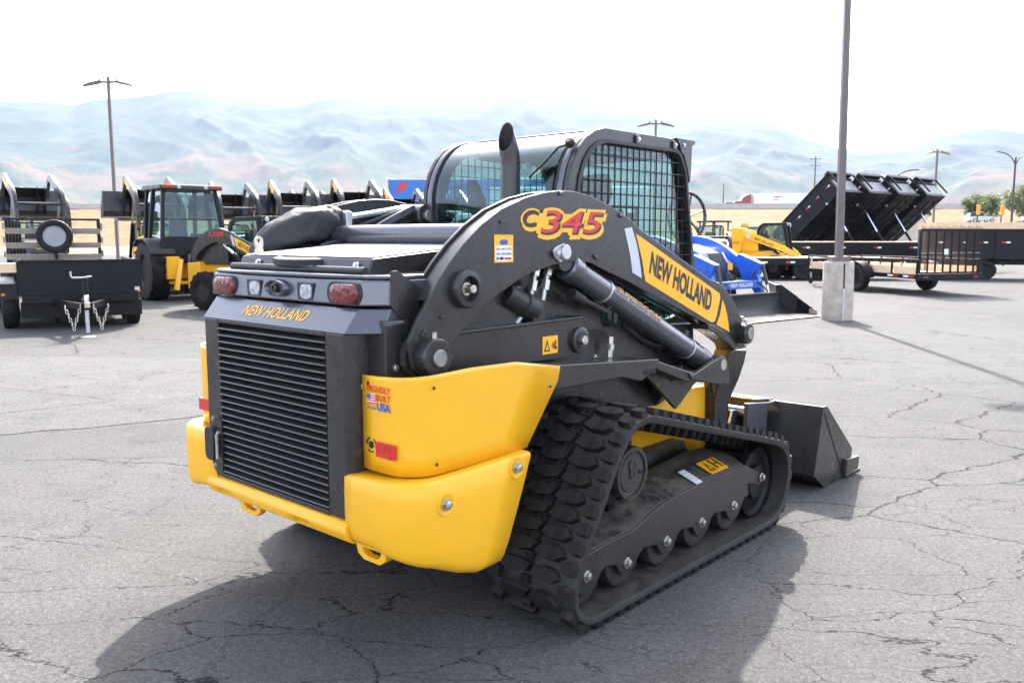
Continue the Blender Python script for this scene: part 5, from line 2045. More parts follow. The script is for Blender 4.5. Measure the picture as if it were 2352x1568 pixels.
        if s < 0:
            nd = panel(dp, o, e1, e2, 'yellow_decal', ar, 'name_decal', .002, .003)
            ang = math.atan2(1.128 - 1.384, 1.604 - .923)
            xd = e1 * math.cos(ang) + e2 * math.sin(ang)
            yd = e2 * math.cos(ang) - e1 * math.sin(ang)
            lettering('NEW HOLLAND', o + (e1 * .34 + e2 * 1.42 if radial else e1 * .962 + e2 * 1.415), xd, yd, .75 if radial else .65, .105, 'black_print', nd, .028, lift=.005)
            panel([(.10, 1.70), (.20, 1.66), (.14, 1.44), (.04, 1.48)] if radial else [(.735, 1.640), (.797, 1.648), (.89, 1.402), (.808, 1.432)], o, e1, e2, 'grey_print', ar, 'stripe_decal', .002, .003)
            if number:
                lettering(number, o + (e1 * -.55 + e2 * 1.25 if radial else e1 * .02 + e2 * 1.62), e1, e2, .38 if radial else .50, .10, 'red_print', ar, .03, .2, name='model_print', lift=.004)
        else:
            panel([(x, -z) for x, z in dp], o, e1, e2 * -1, 'yellow_decal', ar, 'name_decal', .002, .003)
        # lift cylinder
        top = mv(.45, 1.44)
        b = B()
        b.tube((1.25, s * .60, .90), (1.25 + (top[0] - 1.25) * .62, s * .60, .90 + (top[1] - .90) * .62), .05, n=12)
        b.build('lift_cylinder', 'black_paint', t, smooth=40)
        b = B()
        b.tube((1.25 + (top[0] - 1.25) * .6, s * .60, .90 + (top[1] - .90) * .6), (top[0], s * .60, top[1]), .028, n=10)
        b.build('cylinder_rod', 'chrome', t, smooth=40)
        # tower and rear link
        b = B()
        b.prism([(-.60, 1.0), (-.62, 1.30), (-.45, 1.40), (.0, 1.50), (.45, 1.45), (.50, 1.0)], 'y', s * .55, s * .49)
        b.build('tower', 'graphite' if arm_m == 'graphite' else arm_m, t, .008)
        if lift > .1:
            b = B()
            pp = mv(-.517, 1.162)
            b.bar((-.30, s * .58, 1.25), (pp[0] + .02, s * .58, pp[1]), .05, .12, up=(1, 0, 0))
            b.build('rear_link', 'graphite', t, .006)
    b = B()
    p = mv(-.02, 1.60)
    b.tube((p[0], -.57, p[1]), (p[0], .57, p[1]), .045, n=14)
    tag(b.build('cross_tubes', 'graphite', t, smooth=40), kind='stuff')
    # coupler and bucket, hung from the arm ends
    if bucket:
        e = Vector((mv(2.0, .30)[0], 0, mv(2.0, .30)[1]))
        bt = tilt - R(42) if tilt > .2 else 0.0
        dz_ = -.30 if tilt > .5 else 0.0
        bw = 1.12 if tilt > .5 else .92
        bh_ = .22 if tilt > .5 else 0.0
        cb, sb = math.cos(bt), math.sin(bt)

        def bm_(x, z):
            return (e.x + cb * x - sb * z, e.z + sb * x + cb * z + (dz_ if x > .3 or z < .2 else 0))
        b = B()
        for y in (-.55, -.35, .35, .55):
            b.prism([bm_(-.03, .30), bm_(.40, .30), bm_(.40, -.22), bm_(.10, -.25), bm_(-.06, -.02)], 'y', y - .012, y + .012)
        b.prism([bm_(.36, .30), bm_(.40, .30), bm_(.40, -.22), bm_(.36, -.22)], 'y', -.55, .55)
        b.prism([bm_(.02, .26), bm_(.40, .31), bm_(.40, .29), bm_(.02, .24)], 'y', -.55, .55)
        tag(b.build('coupler', 'black_paint', t, .004), kind='stuff')
        b = B()
        b.prism([bm_(.42, .30 + bh_), bm_(.44, .30 + bh_), bm_(.36, -.10), bm_(.50, -.24), bm_(1.05, -.27), bm_(1.05, -.29), bm_(.49, -.27), bm_(.33, -.11)], 'y', -bw, bw)
        bk_ = b.build('bucket', 'graphite', t, .006)
        for s in (1, -1):
            b = B()
            b.prism([bm_(.42, .30 + bh_), bm_(.48, .30 + bh_), bm_(.98, -.08), bm_(1.02, -.28), bm_(.49, -.27), bm_(.33, -.11)], 'y', s * bw, s * (bw + .015))
            b.build('bucket_side', 'graphite', bk_, .003)
    return t


GR = 'skid loaders parked in a row with their arms raised'
row = [((-13.6, 24.6), -38, 'leftmost skid loader with raised arms, behind the wooden stake trailer'),
       ((-10.6, 25.6), -33, 'raised-arm skid loader standing between the stake trailer and the glazed backhoe cab'),
       ((-9.15, 28.6), -29, 'raised-arm skid loader mostly hidden behind the backhoe cab'),
       ((-6.9, 27.6), -25, 'raised-arm skid loader just right of the backhoe cab'),
       ((-4.75, 26.9), -21, 'skid loader with the highest raised arms in the row'),
       ((-3.9, 32.0), -18, 'raised-arm skid loader whose arm tips show above the left lift arm of the big loader'),
       ((-2.35, 33.0), -15, 'raised-arm skid loader nearest the blue box trailer')]
first = None
for i, (loc, az, lab) in enumerate(row):
    if first is None:
        first = skid_steer('skid_loader', lab, loc, az, GR, lift=.72, tilt=R(40), detail=False)
        o = first
    else:
        o = copy_tree(first)
        o.location = (loc[0], loc[1], 0)
        o.rotation_euler = (0, 0, head(az))
        o['label'] = lab
for (x, y), az, lab in (((-16.9, 31.2), -38, 'back-row skid loader with raised arms at the far left edge'), ((-12.6, 31.0), -34, 'back-row skid loader with raised arms showing between the two leftmost ones'),
                        ((-7.7, 33.6), -28, 'back-row skid loader with raised arms behind the two right of the backhoe cab')):
    o = copy_tree(first)
    o.location = (x, y, 0)
    o.rotation_euler = (0, 0, head(az))
    o['label'] = lab
skid_steer('skid_loader', 'grey and yellow wheeled skid loader with lowered arms beside the backhoe', (-6.35, 19.4), 122, None, number='L328')
skid_steer('skid_loader', 'yellow-armed skid loader with clear cab parked beyond the blue tractor', (9.55, 34.6), 116, None, arm_m='yellow', number='C327', detail=False).scale = (1.06, 1.06, 1.06)
skid_steer('skid_loader', 'yellow skid loader with raised yellow arms in front of the tipped dump beds', (12.2, 42.5), 205, None, lift=.35, tilt=R(22), arm_m='yellow', detail=False, bucket=False)
skid_steer('skid_loader', 'grey-hooded skid loader seen from behind, past the cab of the big loader', (7.2, 30.8), 8, None, detail=False)

# ------------------------------------------------------------------ backhoe loader
BH = thing('backhoe_loader', (-8.55, 22.4, 0), head(-40), 'yellow backhoe loader with tall glazed cab, seen from behind', 'backhoe loader')
for s in (1, -1):
    wheel(BH, (0, s * .86, .75), .75, .52, .40, 'black_paint', (0, s, 0), lugs=16)
    wheel(BH, (2.3, s * .80, .48), .48, .32, .26, 'yellow', (0, s, 0))
b = B()
b.prism([(-.45, .55), (-.45, 1.15), (.40, 1.25), (3.0, 1.15), (3.05, .60), (.3, .50)], 'y', -.42, .42)
b.build('chassis', 'yellow', BH, .02)
b = B()
b.prism([(1.25, 1.15), (1.25, 1.75), (2.6, 1.60), (3.0, 1.45), (3.05, 1.0)], 'y', -.45, .45)
b.build('engine_hood', 'yellow', BH, .05)
for s in (1, -1):
    b = B()
    b.loft([[(x, s * .52, z), (x, s * 1.14, z), (x, s * 1.16, z - .05), (x, s * .52, z - .05)] for x, z in ((-.72, 1.22), (-.55, 1.46), (-.25, 1.58), (.30, 1.58), (.62, 1.40))])
    b.build('fender', 'black_plastic', BH, .02)
# cab of posts and panes
posts = [((-.62, .80, 1.32), (-.42, .66, 2.80)), ((-.62, -.80, 1.32), (-.42, -.66, 2.80)), ((1.15, .66, 1.45), (.95, .62, 2.80)), ((1.15, -.66, 1.45), (.95, -.62, 2.80)), ((.30, .82, 1.40), (.28, .68, 2.80)), ((.30, -.82, 1.40), (.28, -.68, 2.80))]
for p, q in posts:
    b = B()
    b.bar(p, q, .09, .10, up=(1, 0, 0))
    b.build('cab_post', 'black_paint', BH, .01)


def pane(parent, pts, m='glass', name='pane', th=.006):
    P = [Vector(p) for p in pts]
    n_ = (P[1] - P[0]).cross(P[2] - P[0]).normalized() * th
    k = len(P)
    b = B()
    b.add(P + [p + n_ for p in P], [tuple(range(k)), tuple(range(2 * k - 1, k - 1, -1))] + [(i, (i + 1) % k, k + (i + 1) % k, k + i) for i in range(k)])
    return b.build(name, m, parent, smooth=0)


pane(BH, [(-.60, .76, 1.62), (-.60, -.76, 1.62), (-.42, -.63, 2.76), (-.42, .63, 2.76)], name='rear_window')
for s in (1, -1):
    pane(BH, [(-.58, s * .80, 1.50), (.28, s * .82, 1.50), (.27, s * .68, 2.76), (-.42, s * .66, 2.76)], name='side_window')
    pane(BH, [(.32, s * .82, 1.45), (1.12, s * .66, 1.45), (.95, s * .62, 2.76), (.30, s * .68, 2.76)], name='side_window')
pane(BH, [(1.14, .62, 1.5), (1.14, -.62, 1.5), (.96, -.58, 2.76), (.96, .58, 2.76)], name='front_window')
b = B()
b.bar((-.53, .74, 2.05), (-.53, -.74, 2.05), .035, .03)
b.build('window_bar', 'black_plastic', BH)
b = B()
b.loft([[(-.66, -.80, 2.80), (-.66, .80, 2.80), (-.60, .78, 2.92), (-.60, -.78, 2.92)], [(1.05, -.76, 2.80), (1.05, .76, 2.80), (1.0, .72, 2.95), (1.0, -.72, 2.95)]])
rf_ = b.build('cab_roof', 'black_plastic', BH, .03)
for s in (1, -1):
    b = B()
    b.box(-.70, -.655, s * .60 - .16, s * .60 + .16, 2.82, 2.875)
    b.build('tail_lamp', 'red_lens', rf_, .008)
    b = B()
    b.box(-.70, -.655, s * .60 - .16, s * .60 + .16, 2.88, 2.915)
    b.build('turn_lamp', 'orange_lens', rf_, .008)
    b = B()
    b.lathe([(.05, 0), (.055, .02), (.05, .03), (.001, .032)], (-.66, s * .34, 2.865), (-1, 0, 0), 18)
    b.build('work_lamp', 'clear_lens', rf_, smooth=40)
b = B()
b.prism([(-.66, 1.10), (-.64, 1.62), (-.55, 1.62), (-.5, 1.10)], 'y', -.80, .80)
b.build('rear_panel', 'black_paint', BH, .02)
b = B()
b.pipe([(-.52, .15, 2.75), (-.60, .02, 2.42), (-.62, -.06, 2.30)], .012, 6)
b.build('wiper_arm', 'black_plastic', BH)
# backhoe boom, linkage and stabilisers folded behind
b = B()
b.prism([(-.95, .45), (-.95, 1.05), (-.45, 1.10), (-.45, .45)], 'y', -.75, .75) if False else b.box(-.80, -.60, -.95, .95, .95, 1.10)
b.build('rear_bar', 'black_paint', BH, .02)
for y, m_ in ((.62, 'yellow'), (-.62, 'yellow')):
    b = B()
    b.prism([(y - .16, .55), (y + .16, .55), (y + .16, 1.12), (y - .16, 1.12)], 'x', -.85, -.45)
    b.build('stabiliser_housing', m_, BH, .02)
    b = B()
    b.bar((-.82, y * .7, 1.05), (-.98, y * 1.0, .28), .12, .10, up=(1, 0, 0))
    b.build('stabiliser_leg', 'yellow', BH, .01)
    b = B()
    b.box(-1.08, -.86, y * 1.02 - .13, y * 1.02 + .13, .20, .26)
    b.build('stabiliser_foot', 'black_paint', BH, .01)
b = B()
b.bar((-.75, .05, .55), (-.80, .05, 1.28), .22, .16, up=(1, 0, 0))
b.build('swing_post', 'graphite', BH, .02)
b = B()
b.tube((-.92, .28, .50), (-.84, .22, 1.18), .045, n=12)
b.build('swing_cylinder', 'graphite', BH)
b = B()
b.box(-.75, -.55, -.7, .7, .42, .50)
b.build('lower_bar', 'yellow', BH, .02)
b = B()
b.box(-.05, .55, -.25, .25, 1.3, 1.5)
b.loft([[(.45, -.25, 1.45), (.58, -.25, 1.45), (.60, -.22, 2.05), (.52, -.22, 2.05)], [(.45, .25, 1.45), (.58, .25, 1.45), (.60, .22, 2.05), (.52, .22, 2.05)]])
b.build('seat', 'seat_fabric', BH, .03)

# ------------------------------------------------------------------ dump trailer with black front panel at the left
DT = thing('dump_trailer', (-7.58, 14.95, 0), head(151), 'black trailer with flat front panel, jack and safety chains, at the far left', 'trailer')
b = B()
b.box(-.05, 0, -.95, .98, .60, 1.21)
b.box(.0, .03, -.95, .98, 1.17, 1.215)
b.build('front_panel', 'black_paint', DT, .006)
for s in (1, -1):
    b = B()
    b.box(-3.6, -.05, s * .95 - .02, s * .95 + .02, .60, 1.19)
    b.build('side_panel', 'black_paint', DT, .006)
    for k in range(5):
        b = B()
        b.box(-.6 - k * .7, -.52 - k * .7, s * .97, s * 1.03, .60, 1.17)
        b.build('side_post', 'black_paint', DT, .004)
b = B()
b.box(-3.6, 0, -.92, .92, .46, .60)
b.build('deck_frame', 'black_paint', DT, .01)
b = B()
b.box(-.25, -.15, -.95, .98, .20, .48)
b.build('hydraulic_tray', 'black_paint', DT, .01)
for s in (1, -1):
    b = B()
    b.bar((-.1, s * .45, .48), (1.55, s * .06, .50), .07, .10)
    b.build('tongue', 'black_paint', DT, .006)
b = B()
b.bar((-.1, 0, .50), (1.80, 0, .52), .08, .12)
b.build('tongue_beam', 'black_paint', DT, .006)
b = B()
b.lathe([(.035, 0), (.035, .10), (.03, .11)], (1.68, 0, .58), (0, 0, 1), 14)
b.box(1.66, 1.88, -.04, .04, .50, .58)
b.build('hitch_coupler', 'zinc', DT, .004)
jk = None
b = B()
b.tube((1.55, .0, .08), (1.55, .0, .46), .030, n=14)
jk = b.build('jack_leg', 'galvanised', DT)
b = B()
b.box(1.45, 1.65, -.11, .11, .0, .012)
b.build('jack_foot', 'galvanised', jk)
b = B()
b.tube((1.55, 0, .44), (1.55, 0, .95), .042, n=14)
b.build('jack_tube', 'black_paint', jk)
b = B()
b.pipe([(1.55, .10, .98), (1.55, -.02, .96), (1.55, -.18, .96), (1.55, -.20, .99), (1.55, -.20, 1.06)], .014, 8)
b.build('jack_crank', 'galvanised', jk, smooth=50)
for ys in (.20, -.20):
    b = B()
    for k in range(11):
        t_ = k / 10
        y_ = ys + (.10 if ys > 0 else -.10) * math.sin(math.pi * t_) * .6
        z_ = .50 - .34 * (1 - abs(2 * t_ - 1))
        c_ = Vector((1.72 - .1 * t_, ys + (t_ - .5) * .22, z_))
        lk_ = [(c_.x + (.008 if k % 2 else .018) * math.cos(a) * (1 if not k % 2 else .3), c_.y + (.018 if k % 2 else .006) * math.cos(a), c_.z + .034 * math.sin(a)) for a in [2 * math.pi * j / 8 for j in range(8)]]
        b.pipe(lk_, .006, 5, closed=True)
    tag(b.build('safety_chain', 'zinc', DT, smooth=50), kind='stuff')
for x in (-.72, -1.58):
    for s in (1, -1):
        wheel(DT, (x, s * 1.12 if s < 0 else .86, .37), .37, .24, .21, 'black_paint', (0, s, 0))
for s in (-1,):
    b = B()
    b.loft([[(x, s * .98, z), (x, s * 1.28, z), (x, s * 1.28, z - .02), (x, s * .98, z - .02)] for x, z in ((-.22, .55), (-.28, .80), (-.45, .86), (-1.9, .86), (-2.05, .78), (-2.1, .55))])
    fd = b.build('fender', 'black_paint', DT, .006)
    b = B()
    b.box(-.24, -.215, s * 1.20 - .03, s * 1.20 + .03, .60, .64)
    b.build('marker_lamp', 'orange_lens', fd)
b = B()
b.box(.0, .02, .86, .94, .655, .715)
b.build('plate', 'grey_print', DT)
b = B()
b.box(-.03, .004, .905, .955, .62, .655)
b.build('marker_lamp', 'orange_lens', DT)
b = B()
b.box(-.30, -.06, -1.40, -.97, 1.0, 1.16)
b.build('timber_block', 'wood_new', DT, .006)

# ------------------------------------------------------------------ stake trailer with spare wheel behind it
ST = thing('stake_trailer', (-9.05, 16.9, 0), head(154), 'weathered wooden stake-sided trailer carrying a spare wheel on its front rails', 'trailer')
b = B()
b.box(-3.4, 0, -.85, .85, .62, .74)
b.build('deck_frame', 'black_paint', ST, .01)
for y in (-.80, .80):
    b = B()
    b.box(-.03, .03, y - .03, y + .03, .70, 1.97)
    b.build('stake', 'black_paint', ST, .004)
for z in (1.22, 1.44, 1.72):
    b = B()
    b.box(.032, .065, -.83, .83, z - .055, z + .055)
    b.build('front_board', 'wood_old', ST, .004)
for s in (1, -1):
    for z in (1.0, 1.28, 1.55, 1.82):
        b = B()
        b.box(-3.4, 0.02, s * .84, s * .872, z - .06, z + .06)
        b.build('side_board', 'wood_old', ST, .004)
    for k in range(4):
        b = B()
        b.box(-3.35 + k * .85, -3.29 + k * .85, s * .78, s * .838, .70, 1.95)
        b.build('stake', 'black_paint', ST, .004)
b = B()
b.bar((0, -.83, 1.95), (0, .83, 1.95), .04, .04)
b.build('top_rail', 'black_paint', ST, .004)
wheel(ST, (.20, .02, 1.62), .325, .22, .205, 'rim_grey', (1, 0, 0), name='spare_wheel', holes=8)
b = B()
b.box(.02, .10, .0, .05, .75, 1.45)
b.build('spare_bracket', 'black_paint', ST)
for x in (-1.3, -2.1):
    for s in (1, -1):
        wheel(ST, (x, s * 1.0, .36), .36, .22, .2, 'galvanised', (0, s, 0))
b = B()
b.bar((0, .45, .62), (1.1, 0, .60), .06, .10)
b.bar((0, -.45, .62), (1.1, 0, .60), .06, .10)
b.tube((1.02, 0, .0), (1.02, 0, .75), .03)
b.build('tongue', 'black_paint', ST)

# ------------------------------------------------------------------ blue tractor with front loader
TR = thing('tractor', (3.95, 18.05, 0), head(141.5), 'bright blue tractor with front loader bucket resting on the ground', 'tractor')
b = B()
hood_s = [(-1.25, 1.42, .46), (-.7, 1.47, .46), (-.2, 1.45, .44), (.15, 1.38, .42), (.38, 1.26, .38), (.46, 1.05, .35)]
rings = []
for x, zt, w in hood_s:
    rings.append([(x, -w, .78), (x, -w, zt - .20), (x, -w * .80, zt - .05), (x, -w * .4, zt), (x, w * .4, zt), (x, w * .80, zt - .05), (x, w, zt - .20), (x, w, .78)])
b.loft(rings)
hd = b.build('hood', 'blue_paint', TR, .01, 55)
b = B()
b.loft([[(.40, -.20, 1.28), (.40, .20, 1.28), (.36, .20, 1.28), (.36, -.20, 1.28)], [(.54, -.25, 1.05), (.54, .25, 1.05), (.42, .25, 1.05), (.42, -.25, 1.05)], [(.58, -.24, .60), (.58, .24, .60), (.45, .24, .60), (.45, -.24, .60)], [(.50, -.20, .42), (.50, .20, .42), (.42, .20, .42), (.42, -.20, .42)]])
gr = b.build('grille', 'black_plastic', hd, .02)
for s in (1, -1):
    b = B()
    b.loft([[(.39, s * .22, 1.30), (.36, s * .42, 1.22), (.30, s * .42, 1.22), (.33, s * .22, 1.30)], [(.56, s * .26, 1.05), (.48, s * .37, 1.05), (.40, s * .37, 1.05), (.46, s * .26, 1.05)], [(.59, s * .25, .60), (.54, s * .33, .60), (.44, s * .33, .60), (.48, s * .25, .60)], [(.52, s * .21, .40), (.48, s * .26, .40), (.40, s * .26, .40), (.44, s * .21, .40)]])
    b.build('grille_cheek', 'blue_paint', hd, .01)
    b = B()
    b.loft([[(.33, s * .36, 1.285), (.415, s * .25, 1.255), (.52, s * .27, 1.06), (.47, s * .36, 1.10)], [(.34, s * .37, 1.295), (.425, s * .25, 1.265), (.53, s * .27, 1.07), (.48, s * .365, 1.11)]])
    b.build('headlamp', 'clear_lens', hd, .004)
lettering('WORKMASTER', (-1.1, -.465, 1.05), (1, 0, 0), (0, 0, 1), .8, .10, 'white_print', hd, .02, .2) if False else lettering('60', (-.35, -.458, 1.05), (1, 0, 0), (0, 0, 1), .22, .13, 'white_print', hd, .02, .2)
b = B()
b.box(-2.6, .42, -.28, .28, .42, .80)
b.build('frame', 'black_paint', TR, .02)
for s in (1, -1):
    wheel(TR, (-.10, s * .72, .47), .47, .30, .26, 'white_paint', (0, s, 0), lugs=14)
    wheel(TR, (-2.05, s * .85, .70), .70, .42, .42, 'white_paint', (0, s, 0), lugs=16)
    b = B()
    b.loft([[(x, s * .55, z), (x, s * 1.08, z), (x, s * 1.08, z - .04), (x, s * .55, z - .04)] for x, z in ((-2.75, 1.15), (-2.55, 1.45), (-2.1, 1.55), (-1.65, 1.45), (-1.4, 1.2))])
    b.build('fender', 'blue_paint', TR, .02)
    # loader tower, arm, knee plate and tilt cylinder
    b = B()
    b.prism([(-.75, .50), (-.75, 1.10), (-.98, 1.50), (-.90, 1.60), (-.78, 1.58), (-.45, 1.05), (-.45, .50)], 'y', s * .56, s * .66)
    b.build('loader_tower', 'blue_paint', TR, .01)
    b = B()
    top = smooth_open([(-.96, 1.62), (-.60, 1.63), (-.25, 1.56), (.10, 1.42), (.45, 1.20), (.70, 1.02)], 4)
    bot = smooth_open([(.62, .88), (.35, 1.04), (.0, 1.26), (-.35, 1.40), (-.70, 1.46), (-.98, 1.48)], 4)
    b.prism(top + bot, 'y', s * .68, s * .82)
    ar = b.build('loader_arm', 'blue_paint', TR, .012)
    b = B()
    b.prism([(.42, 1.16), (.52, 1.26), (1.08, 1.06), (1.06, .98), (.86, .62), (.62, .72)], 'y', s * .66, s * .84)
    b.build('knee_plate', 'blue_paint', ar, .015)
    b = B()
    b.prism([(.66, .80), (.98, .84), (1.12, .42), (1.16, .18), (1.00, .18), (.92, .45)], 'y', s * .69, s * .81)
    b.build('lower_arm', 'blue_paint', ar, .012)
    b = B()
    b.tube((1.07, s * .75, 1.03), (1.20, s * .75, .62), .035, n=12)
    b.build('tilt_cylinder', 'graphite', TR)
    b = B()
    b.tube((1.19, s * .75, .65), (1.26, s * .75, .36), .022, n=10)
    b.build('cylinder_rod', 'chrome', TR)
    b = B()
    b.pipe(smooth_open([(1.05, s * .70, .98), (.90, s * .60, .78), (1.10, s * .52, .70), (1.30, s * .60, .52), (1.28, s * .70, .30)], 5), .016, 6)
    b.build('hose', 'black_plastic', TR, smooth=60)
b = B()
b.prism([(.98, .56), (1.12, .56), (1.12, .72), (.98, .72)], 'y', -.70, .70)
ct = b.build('cross_beam', 'blue_paint', TR, .012)
lettering('NEW HOLLAND', (1.123, -.36, .60), (0, 1, 0), (0, 0, 1), .72, .08, 'white_print', ct, .02)
b = B()
BK = [(1.28, .47), (1.34, .49), (1.37, .47), (1.36, .28), (1.45, .14), (1.60, .07), (2.12, .045), (2.12, .02), (1.58, .03), (1.38, .10), (1.30, .28)]
b.prism(BK, 'y', -1.22, 1.22)
lb = b.build('loader_bucket', 'black_paint', TR, .006)
for s in (1, -1):
    b = B()
    b.prism([(1.28, .47), (1.40, .48), (2.02, .14), (2.06, .03), (1.58, .03), (1.38, .10), (1.30, .28)], 'y', s * 1.22, s * 1.236)
    b.build('bucket_side', 'black_paint', lb, .003)
    b = B()
    b.prism([(1.90, .16), (2.08, .14), (2.08, .03), (1.90, .03)], 'y', s * 1.205, s * 1.219)
    b.build('side_cutter', 'cutting_edge', lb, .003)
b = B()
b.prism([(1.98, .047), (2.17, .030), (2.17, .018), (1.98, .024)], 'y', -1.235, 1.235)
b.build('cutting_edge', 'cutting_edge', lb, .002)
b = B()
for s in (1, -1):
    b.bar((-2.30, s * .52, .9), (-2.30, s * .50, 2.3), .07, .07)
b.bar((-2.30, -.53, 2.3), (-2.30, .53, 2.3), .07, .07)
b.build('roll_bar', 'black_paint', TR, .01)
b = B()
b.box(-2.15, -1.65, -.25, .25, .95, 1.1)
b.box(-2.22, -2.1, -.25, .25, 1.05, 1.6)
b.build('seat', 'seat_fabric', TR, .03)
# second, black bucket lying beside the concrete base
SB = thing('spare_bucket', (6.1, 18.3, 0), head(100), 'black loader bucket lying on the asphalt behind the concrete lamp base', 'bucket')
b = B()
b.prism([(-.5, .62), (-.44, .62), (-.42, .10), (.35, .03), (.35, .0), (-.46, .0)], 'y', -.75, .75)
b.build('bucket_shell', 'black_paint', SB, .006)
for s in (1, -1):
    b = B()
    b.prism([(-.5, .62), (-.38, .62), (.32, .10), (.35, .0), (-.46, .0)], 'y', s * .75, s * .765)
    b.build('bucket_side', 'black_paint', SB, .003)

# ------------------------------------------------------------------ ramp-gate utility trailer at the right
UT = thing('utility_trailer', (12.1, 23.6, 0), head(-14), 'single-axle utility trailer with plank floor and tall mesh ramp gate', 'trailer')
for s in (1, -1):
    b = B()
    b.bar((-.05, s * 1.0, .52), (5.2, s * 1.0, .52), .06, .12)
    b.build('side_rail', 'black_paint', UT, .005)
    b = B()
    b.bar((-.05, s * 1.0, .98), (5.2, s * 1.0, .98), .05, .05)
    b.build('top_rail', 'black_paint', UT, .005)
    for k in range(6):
        b = B()
        b.bar((.02 + k * 1.03, s * 1.0, .57), (.02 + k * 1.03, s * 1.0, .96), .05, .05, up=(1, 0, 0))
        b.build('upright', 'black_paint', UT, .004)
    for k in range(5):
        b = B()
        b.box(.05 + k * 1.03, 1.01 + k * 1.03, s * .955, s * .975, .56, .80)
        b.build('side_plank', 'wood_new', UT, .004)
    w_ = wheel(UT, (2.25, s * 1.20, .40), .40, .24, .215, 'black_paint', (0, s, 0), holes=8)
    b = B()
    rg = []
    for k in range(9):
        a = math.pi * k / 8
        rg.append([(2.25 - .50 * math.cos(a), s * 1.05, .42 + .48 * math.sin(a)), (2.25 - .50 * math.cos(a), s * 1.36, .42 + .48 * math.sin(a)), (2.25 - .47 * math.cos(a), s * 1.36, .42 + .45 * math.sin(a)), (2.25 - .47 * math.cos(a), s * 1.05, .42 + .45 * math.sin(a))])
    b.loft(rg)
    b.build('fender', 'black_paint', UT, smooth=50)
    for k in (0.10, .75):
        for j, m_ in enumerate(('red_reflector', 'white_print')):
            b = B()
            b.box(k + .22 * j, k + .22 * j + .21, s * 1.031, s * 1.034, .50, .55)
            b.build('reflector_tape', m_, UT)
for k in range(9):
    b = B()
    b.box(0, 5.2, -.95 + k * .212, -.95 + k * .212 + .2, .56, .60)
    b.build('floor_plank', 'wood_new', UT, .003)
b = B()
b.box(-.10, -.03, -1.05, 1.05, .42, .60)
tb = b.build('tail_beam', 'black_paint', UT, .006)
for y in (-.82, .82):
    b = B()
    b.prism(rect_round(.17, .07, .03, 4, y, .51), 'x', -.115, -.10)
    b.build('tail_lamp', 'red_lens', tb, .003)
for y in (-.09, 0, .09):
    b = B()
    b.box(-.112, -.10, y - .025, y + .025, .495, .525)
    b.build('marker_lamp', 'red_lens', tb, .003)
# ramp gate
gt = B()
gt.bar((-.06, -1.0, .62), (-.06, -1.0, 1.78), .05, .05, up=(1, 0, 0))
gt.bar((-.06, 1.0, .62), (-.06, 1.0, 1.78), .05, .05, up=(1, 0, 0))
gt.bar((-.06, -1.0, 1.80), (-.06, 1.0, 1.80), .05, .06)
gt.bar((-.06, -1.0, .63), (-.06, 1.0, .63), .05, .05)
gate = gt.build('ramp_gate', 'black_paint', UT, .004)
for k in range(1, 8):
    b = B()
    b.box(-.085, -.04, -1.0 + k * .25 - .018, -1.0 + k * .25 + .018, .65, 1.78)
    b.build('gate_bar', 'black_paint', gate, .003)
b = B()
b.box(-.045, -.03, -1.0, 1.0, 1.16, 1.18)
b.build('gate_rail', 'galvanised', gate)
b = B()
for k in range(62):
    z0 = .60 + k * .0205
    for j in range(8):
        y0 = -.985 + j * .25
        b.bar((-.055, y0, z0), (-.055, y0 + .235, z0 + .075), .004, .009, up=(1, 0, 0))
tag(b.build('gate_mesh', 'black_paint', gate, smooth=0), kind='stuff')
b = B()
b.box(-.092, -.086, .12, .25, 1.13, 1.28)
b.build('warning_label', 'white_print', gate)
b = B()
b.bar((5.2, .9, .52), (6.6, 0, .55), .06, .10)
b.bar((5.2, -.9, .52), (6.6, 0, .55), .06, .10)
b.build('tongue', 'black_paint', UT, .005)
b = B()
b.tube((6.35, .12, .18), (6.35, .12, .95), .028)
tj = b.build('tongue_jack', 'galvanised', UT)
b = B()
b.lathe([(.10, -.03), (.11, 0), (.10, .03)], (6.35, .12, .11), (0, 1, 0), 18)
b.build('jockey_wheel', 'rubber', tj, smooth=40)
b = B()
b.bar((5.2, -.95, .98), (5.2, .95, .98), .05, .05)
b.bar((5.2, -.95, .74), (5.2, .95, .74), .04, .04)
b.build('front_rail', 'black_paint', UT, .004)

# ------------------------------------------------------------------ dump trailers, beds tipped up


